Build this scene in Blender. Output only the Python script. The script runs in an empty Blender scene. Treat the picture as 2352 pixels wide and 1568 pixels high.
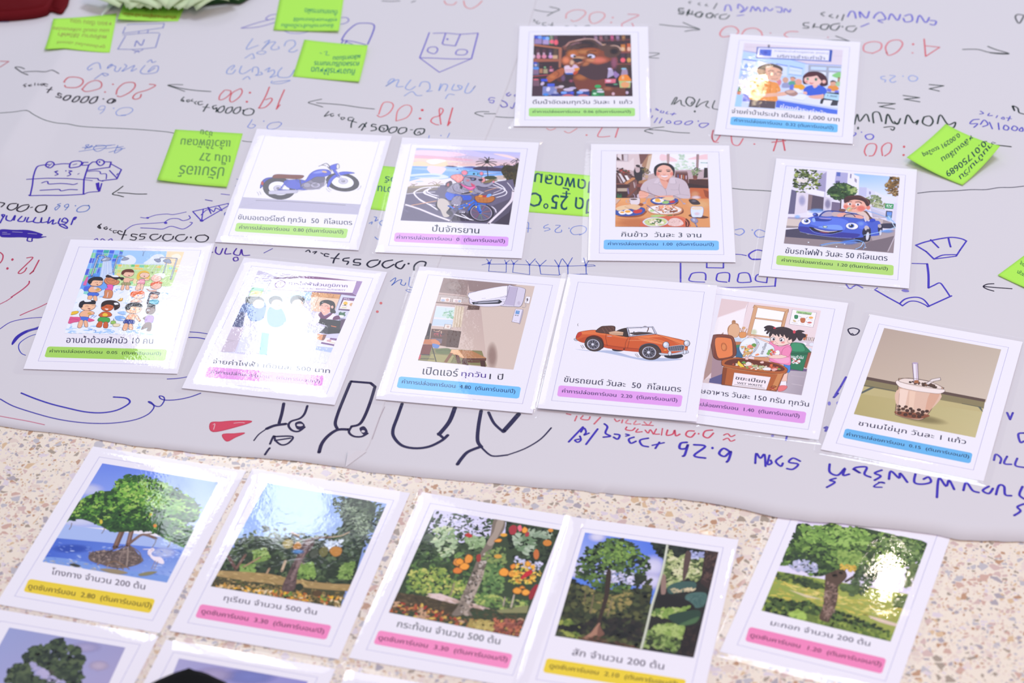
import bpy, bmesh, math, random
from mathutils import Matrix, Vector, noise

scene = bpy.context.scene
COL = scene.collection

# ---------------------------------------------------------------- camera
F_PX = 5722.1
CAM_POS = (0.0, 0.0, 1.4555)
CAM_RIGHT = (0.999868, -0.009816, -0.012947)
CAM_UP = (0.016247, 0.604072, 0.796764)
cam_data = bpy.data.cameras.new('camera')
cam_data.sensor_width = 36.0
cam_data.lens = F_PX / 2352 * 36.0
cam_data.dof.use_dof = True
cam_data.dof.focus_distance = 2.44
cam_data.dof.aperture_fstop = 5.6
cam_data.clip_start = 0.05
cam = bpy.data.objects.new('camera', cam_data)
R_, U_ = Vector(CAM_RIGHT), Vector(CAM_UP)
B_ = R_.cross(U_)
cam.matrix_world = Matrix(((R_.x, U_.x, B_.x, CAM_POS[0]), (R_.y, U_.y, B_.y, CAM_POS[1]), (R_.z, U_.z, B_.z, CAM_POS[2]), (0, 0, 0, 1)))
COL.objects.link(cam)
scene.camera = cam

# ---------------------------------------------------------------- light
scene.view_settings.view_transform = 'Standard'
scene.view_settings.look = 'None'
scene.view_settings.gamma = 1.0
scene.view_settings.use_curve_mapping = False
scene.view_settings.exposure = 0.15
scene.cycles.transparent_max_bounces = 64
scene.cycles.sample_clamp_indirect = 6.0

world = bpy.data.worlds.new('room_light')
scene.world = world
world.use_nodes = True
wb = world.node_tree.nodes['Background']
wb.inputs[0].default_value = (0.80, 0.84, 1.0, 1)
wb.inputs[1].default_value = 0.47

def area(name, loc, target, sx, sy, power, col, shape='RECTANGLE'):
    d = bpy.data.lights.new(name, 'AREA')
    d.shape = shape
    d.size = sx
    d.size_y = sy
    d.energy = power
    d.color = col
    o = bpy.data.objects.new(name, d)
    COL.objects.link(o)
    o.location = loc
    v = Vector(target) - Vector(loc)
    o.rotation_euler = v.to_track_quat('-Z', 'Y').to_euler()
    return o

# daylight through the high window on the far side of the room, and the blind beside it
area('window_daylight', (-0.88, 5.2, 2.74), (-0.88, 1.0, 2.74), 0.20, 0.84, 3.4, (0.86, 0.94, 1.0))
area('window_daylight', (-0.605, 5.2, 2.72), (-0.605, 1.0, 2.72), 0.17, 0.88, 3.8, (0.86, 0.94, 1.0))
area('window_blind', (-0.52, 5.25, 2.5), (-0.52, 1.0, 2.5), 0.78, 1.4, 6, (0.90, 0.94, 1.0))
# warm bulbs hanging beyond the poster, and unseen overhead fills added for tint: warm on the near side, cool on the far side
area('pendant_bulb', (0.605, 5.2, 1.705), (0.3, 2.0, 0), 0.030, 0.030, 0.16, (1.0, 0.78, 0.50), 'DISK')
area('pendant_bulb', (1.05, 5.2, 3.34), (0.3, 2.0, 0), 0.075, 0.075, 1.2, (1.0, 0.88, 0.70), 'DISK')
area('overhead_fill', (0.9, 0.2, 2.7), (0.1, 1.6, 0), 1.5, 1.2, 29, (1.0, 0.72, 0.62))
area('overhead_fill', (0.8, 3.0, 3.2), (0.1, 2.3, 0), 1.4, 1.0, 44, (0.78, 0.87, 1.0))

# ---------------------------------------------------------------- helpers
Z_FLOOR = -0.0022
MM10 = 0.0001

def link(name, me, parent=None, mat=None):
    o = bpy.data.objects.new(name, me)
    COL.objects.link(o)
    if parent is not None:
        o.parent = parent
    if mat is not None and me is not None:
        me.materials.append(mat)
    return o

def tag(o, label=None, cat=None, group=None, kind=None):
    if label: o['label'] = label
    if cat: o['category'] = cat
    if group: o['group'] = group
    if kind: o['kind'] = kind
    return o

def empty(name, loc, rot=(0, 0, 0)):
    o = bpy.data.objects.new(name, None)
    o.empty_display_size = 0.02
    COL.objects.link(o)
    o.location = loc
    o.rotation_euler = rot
    return o

def new_mat(name):
    m = bpy.data.materials.new(name)
    m.use_nodes = True
    nt = m.node_tree
    return m, nt, nt.nodes['Principled BSDF']

def node(nt, kind, **kw):
    n = nt.nodes.new(kind)
    for k, v in kw.items():
        setattr(n, k, v)
    return n

# ---- ink: colours come from the mesh's own colour attribute
def ink_material(name, gain, rough):
    m, nt, b = new_mat(name)
    a = node(nt, 'ShaderNodeAttribute', attribute_name='Col')
    mul = node(nt, 'ShaderNodeVectorMath', operation='SCALE')
    mul.inputs['Scale'].default_value = gain
    nt.links.new(a.outputs['Color'], mul.inputs[0])
    nt.links.new(mul.outputs[0], b.inputs['Base Color'])
    nt.links.new(a.outputs['Alpha'], b.inputs['Alpha'])
    b.inputs['Roughness'].default_value = rough
    b.inputs['Specular IOR Level'].default_value = 0.1
    return m

M_INK = ink_material('printed_ink', 1.12, 0.7)
M_PEN = ink_material('felt_pen_ink', 0.92, 0.8)

def catmull(pts, closed, k=5):
    n = len(pts)
    if n < 3:
        return pts
    out = []
    rng = range(n) if closed else range(n - 1)
    for i in rng:
        if closed:
            p0, p1, p2, p3 = pts[i - 1], pts[i], pts[(i + 1) % n], pts[(i + 2) % n]
        else:
            p0, p1, p2, p3 = pts[max(i - 1, 0)], pts[i], pts[i + 1], pts[min(i + 2, n - 1)]
        for j in range(k):
            t = j / k
            t2, t3 = t * t, t * t * t
            out.append(tuple(0.5 * (2 * p1[a] + (p2[a] - p0[a]) * t + (2 * p0[a] - 5 * p1[a] + 4 * p2[a] - p3[a]) * t2
                                    + (3 * p1[a] - p0[a] - 3 * p2[a] + p3[a]) * t3) for a in (0, 1)))
    if not closed:
        out.append(pts[-1])
    return out

def hexcol(h):
    v = [int(h[i:i + 2], 16) / 255 for i in range(0, len(h), 2)]
    return tuple(v) if len(v) == 4 else tuple(v) + (1.0,)

def clip_poly(poly, cols, clip):
    """Sutherland-Hodgman against a convex counter-clockwise polygon; colours are carried along."""
    P = [(x, y, c) for (x, y), c in zip(poly, cols)]
    n = len(clip)
    for i in range(n):
        ax, ay = clip[i]
        bx, by = clip[(i + 1) % n]
        out = []
        for j in range(len(P)):
            p, q = P[j - 1], P[j]
            dp = (bx - ax) * (p[1] - ay) - (by - ay) * (p[0] - ax)
            dq = (bx - ax) * (q[1] - ay) - (by - ay) * (q[0] - ax)
            if (dp >= 0) != (dq >= 0):
                t = dp / (dp - dq)
                out.append((p[0] + (q[0] - p[0]) * t, p[1] + (q[1] - p[1]) * t,
                            tuple(a + (b - a) * t for a, b in zip(p[2], q[2]))))
            if dq >= 0:
                out.append(q)
        P = out
        if len(P) < 3:
            return None, None
    return [(p[0], p[1]) for p in P], [p[2] for p in P]

class Ink:
    """Collects flat coloured shapes into one mesh; later shapes lie a few micrometres above earlier ones."""
    def __init__(self, z0, clip=None, dz=2e-6, zfun=None):
        self.v, self.f, self.c = [], [], []
        self.z, self.dz, self.clip, self.zfun = z0, dz, clip, zfun

    def poly(self, pts, cols):
        if self.clip:
            # cheap accept
            pts, cols = clip_poly(pts, cols, self.clip)
            if not pts:
                return
        i = len(self.v)
        zf = self.zfun
        for x, y in pts:
            self.v.append((x * MM10, y * MM10, self.z + (zf(x * MM10, y * MM10) if zf else 0.0)))
        self.f.append(list(range(i, i + len(pts))))
        self.c.extend(cols)

    def flat(self, pts, col):
        a = 0.0
        for i in range(len(pts)):
            a += pts[i - 1][0] * pts[i][1] - pts[i][0] * pts[i - 1][1]
        if a < 0:
            pts = pts[::-1]
        self.poly(pts, [col] * len(pts))

    def disc(self, p, r, col, n=8):
        self.flat([(p[0] + r * math.cos(2 * math.pi * k / n), p[1] + r * math.sin(2 * math.pi * k / n)) for k in range(n)], col)

    def stroke(self, pts, w, col, closed=False):
        r = w / 2
        n = len(pts)
        N = n if closed else n - 1
        for i in range(N):
            (x0, y0), (x1, y1) = pts[i], pts[(i + 1) % n]
            L = math.hypot(x1 - x0, y1 - y0)
            if L < 1e-6:
                continue
            nx, ny = -(y1 - y0) / L * r, (x1 - x0) / L * r
            self.flat([(x0 + nx, y0 + ny), (x0 - nx, y0 - ny), (x1 - nx, y1 - ny), (x1 + nx, y1 + ny)], col)
        for i, p in enumerate(pts):
            self.disc(p, r, col)

    def ribbon(self, pts, w, col, closed=False):
        r = w / 2
        n = len(pts)
        L, R = [], []
        for i in range(n):
            a = pts[i - 1] if (closed or i > 0) else pts[i]
            b = pts[(i + 1) % n] if (closed or i < n - 1) else pts[i]
            d = math.hypot(b[0] - a[0], b[1] - a[1]) or 1.0
            nx, ny = -(b[1] - a[1]) / d * r, (b[0] - a[0]) / d * r
            L.append((pts[i][0] + nx, pts[i][1] + ny))
            R.append((pts[i][0] - nx, pts[i][1] - ny))
        for i in range(n if closed else n - 1):
            j = (i + 1) % n
            self.flat([L[i], R[i], R[j], L[j]], col)
        if not closed:
            self.disc(pts[0], r, col)
            self.disc(pts[-1], r, col)

    def ellipse(self, q, n=24):
        cx, cy, ax, ay, bx, by = q
        return [(cx + ax * math.cos(t) + bx * math.sin(t), cy + ay * math.cos(t) + by * math.sin(t))
                for t in (2 * math.pi * k / n for k in range(n))]

    def feather(self, q, col):
        n = 20
        ctr = (q[0], q[1])
        rings = [(0.45, 0.85), (0.75, 0.4), (1.0, 0.0)]
        prev = None
        for s, al in rings:
            E = self.ellipse((q[0], q[1], q[2] * s, q[3] * s, q[4] * s, q[5] * s), n)
            cc = (col[0], col[1], col[2], col[3] * al)
            for k in range(n):
                j = (k + 1) % n
                if prev is None:
                    self.poly([ctr, E[k], E[j]], [col, cc, cc])
                else:
                    self.poly([prev[0][k], E[k], E[j], prev[0][j]], [prev[1], cc, cc, prev[1]])
            prev = (E, cc)

    def blobs(self, seed, n, size, aspect, pal, reg):
        rnd = random.Random(seed)
        xs, ys = [p[0] for p in reg], [p[1] for p in reg]
        pal = [hexcol(h) for h in pal.split(',')]
        m = len(reg)
        made = tries = 0
        zb = self.z
        while made < n and tries < n * 30:
            tries += 1
            x, y = rnd.uniform(min(xs), max(xs)), rnd.uniform(min(ys), max(ys))
            ins = False
            for i in range(m):
                (x0, y0), (x1, y1) = reg[i - 1], reg[i]
                if (y0 > y) != (y1 > y) and x < (x1 - x0) * (y - y0) / (y1 - y0) + x0:
                    ins = not ins
            if not ins:
                continue
            made += 1
            nz = noise.noise((x * 0.012, y * 0.012, seed * 7.3))
            k = (nz * 0.9 + 0.5 + rnd.uniform(-0.33, 0.33)) * len(pal)
            c = pal[max(0, min(len(pal) - 1, int(k)))]
            s = size * rnd.uniform(0.5, 1.3)
            a = rnd.uniform(0, math.pi) if aspect < 20 else rnd.gauss(0, 0.25)
            asp = aspect if aspect < 20 else aspect - 20
            ca, sa = math.cos(a), math.sin(a)
            pts = []
            for t in range(6):
                u = s * math.cos(t * math.pi / 3) * rnd.uniform(0.7, 1.15)
                v = s / asp * math.sin(t * math.pi / 3) * rnd.uniform(0.7, 1.15)
                pts.append((x + u * ca - v * sa, y + u * sa + v * ca))
            self.z = zb + (made % 32) * 4e-7
            self.flat(pts, c)
        self.z = zb + 1.4e-5

    def text(self, col, bold, q, body):
        cu = bpy.data.curves.new('lettering', 'FONT')
        cu.body = body
        cu.resolution_u = 2
        ob = bpy.data.objects.new('lettering', cu)
        COL.objects.link(ob)
        dg = bpy.context.evaluated_depsgraph_get()
        me = bpy.data.meshes.new_from_object(ob.evaluated_get(dg))
        bpy.data.objects.remove(ob)
        bpy.data.curves.remove(cu)
        vs = [(v.co.x, v.co.y) for v in me.vertices]
        if not vs:
            return
        x0, x1 = min(v[0] for v in vs), max(v[0] for v in vs)
        y0, y1 = min(v[1] for v in vs), max(v[1] for v in vs)
        (ax, ay), (bx, by), (cx, cy) = q   # top left, top right, bottom left
        mapped = []
        for x, y in vs:
            s, t = (x - x0) / (x1 - x0), (y1 - y) / (y1 - y0)
            mapped.append((ax + (bx - ax) * s + (cx - ax) * t, ay + (by - ay) * s + (cy - ay) * t))
        L = math.hypot(bx - ax, by - ay)
        ux, uy = (bx - ax) / L, (by - ay) / L
        offs = [0.0] if bold <= 0 else [-bold, 0.0, bold]
        for o in offs:
            self.z += 1e-6
            for p in me.polygons:
                self.flat([(mapped[i][0] + o * ux, mapped[i][1] + o * uy) for i in p.vertices], col)
        bpy.data.meshes.remove(me)

    def run(self, script):
        for line in script.strip().split('\n'):
            body = None
            if '|' in line:
                line, body = line.split('|', 1)
            tk = line.split()
            if not tk:
                continue
            op = tk[0]
            self.z += self.dz
            num = lambda a: [float(v) for v in a]
            pr = lambda a: [(float(a[i]), float(a[i + 1])) for i in range(0, len(a), 2)]
            if op == 'clip':
                self.clip = pr(tk[1:])
                continue
            if op == 'p':
                self.flat(pr(tk[2:]), hexcol(tk[1]))
            elif op == 's':
                self.flat(catmull(pr(tk[2:]), True), hexcol(tk[1]))
            elif op == 'l':
                self.stroke(pr(tk[3:]), float(tk[2]), hexcol(tk[1]))
            elif op == 'k':
                self.stroke(pr(tk[3:]), float(tk[2]), hexcol(tk[1]), True)
            elif op == 'c':
                self.ribbon(catmull(pr(tk[3:]), False), float(tk[2]), hexcol(tk[1]))
            elif op == 'K':
                self.ribbon(catmull(pr(tk[3:]), True), float(tk[2]), hexcol(tk[1]), True)
            elif op == 'e':
                self.flat(self.ellipse(num(tk[2:])), hexcol(tk[1]))
            elif op == 'o':
                self.ribbon(self.ellipse(num(tk[3:])), float(tk[2]), hexcol(tk[1]), True)
            elif op == 'f':
                self.feather(num(tk[2:]), hexcol(tk[1]))
            elif op == 'g':
                c = [hexcol(h) for h in tk[1:5]]
                q = pr(tk[5:])
                N = 6
                mix = lambda a, b, s: tuple(u + (w - u) * s for u, w in zip(a, b))
                at = lambda A, s, t: mix(mix(A[0], A[1], s), mix(A[3], A[2], s), t)
                for i in range(N):
                    for j in range(N):
                        st = [(i / N, j / N), (i / N, (j + 1) / N), ((i + 1) / N, (j + 1) / N), ((i + 1) / N, j / N)]
                        self.poly([at(q, *w) for w in st], [at(c, *w) for w in st])
            elif op == 'b':
                self.blobs(int(tk[1]), int(tk[2]), float(tk[3]) * 10, float(tk[4]), tk[5], pr(tk[6:]))
            elif op == 't':
                q = pr(tk[3:9])
                self.text(hexcol(tk[1]), float(tk[2]), q, body)

    def build(self, name, parent, mat):
        me = bpy.data.meshes.new(name)
        me.from_pydata(self.v, [], self.f)
        ca = me.color_attributes.new('Col', 'BYTE_COLOR', 'CORNER')
        flat = [x for c in self.c for x in c]
        ca.data.foreach_set('color_srgb', flat)
        me.update()
        return link(name, me, parent, mat)

def box_mesh(name, x0, x1, y0, y1, z0, z1):
    me = bpy.data.meshes.new(name)
    v = [(x, y, z) for z in (z0, z1) for x, y in ((x0, y0), (x1, y0), (x1, y1), (x0, y1))]
    me.from_pydata(v, [], [(3, 2, 1, 0), (4, 5, 6, 7), (0, 1, 5, 4), (1, 2, 6, 5), (2, 3, 7, 6), (3, 0, 4, 7)])
    return me

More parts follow.
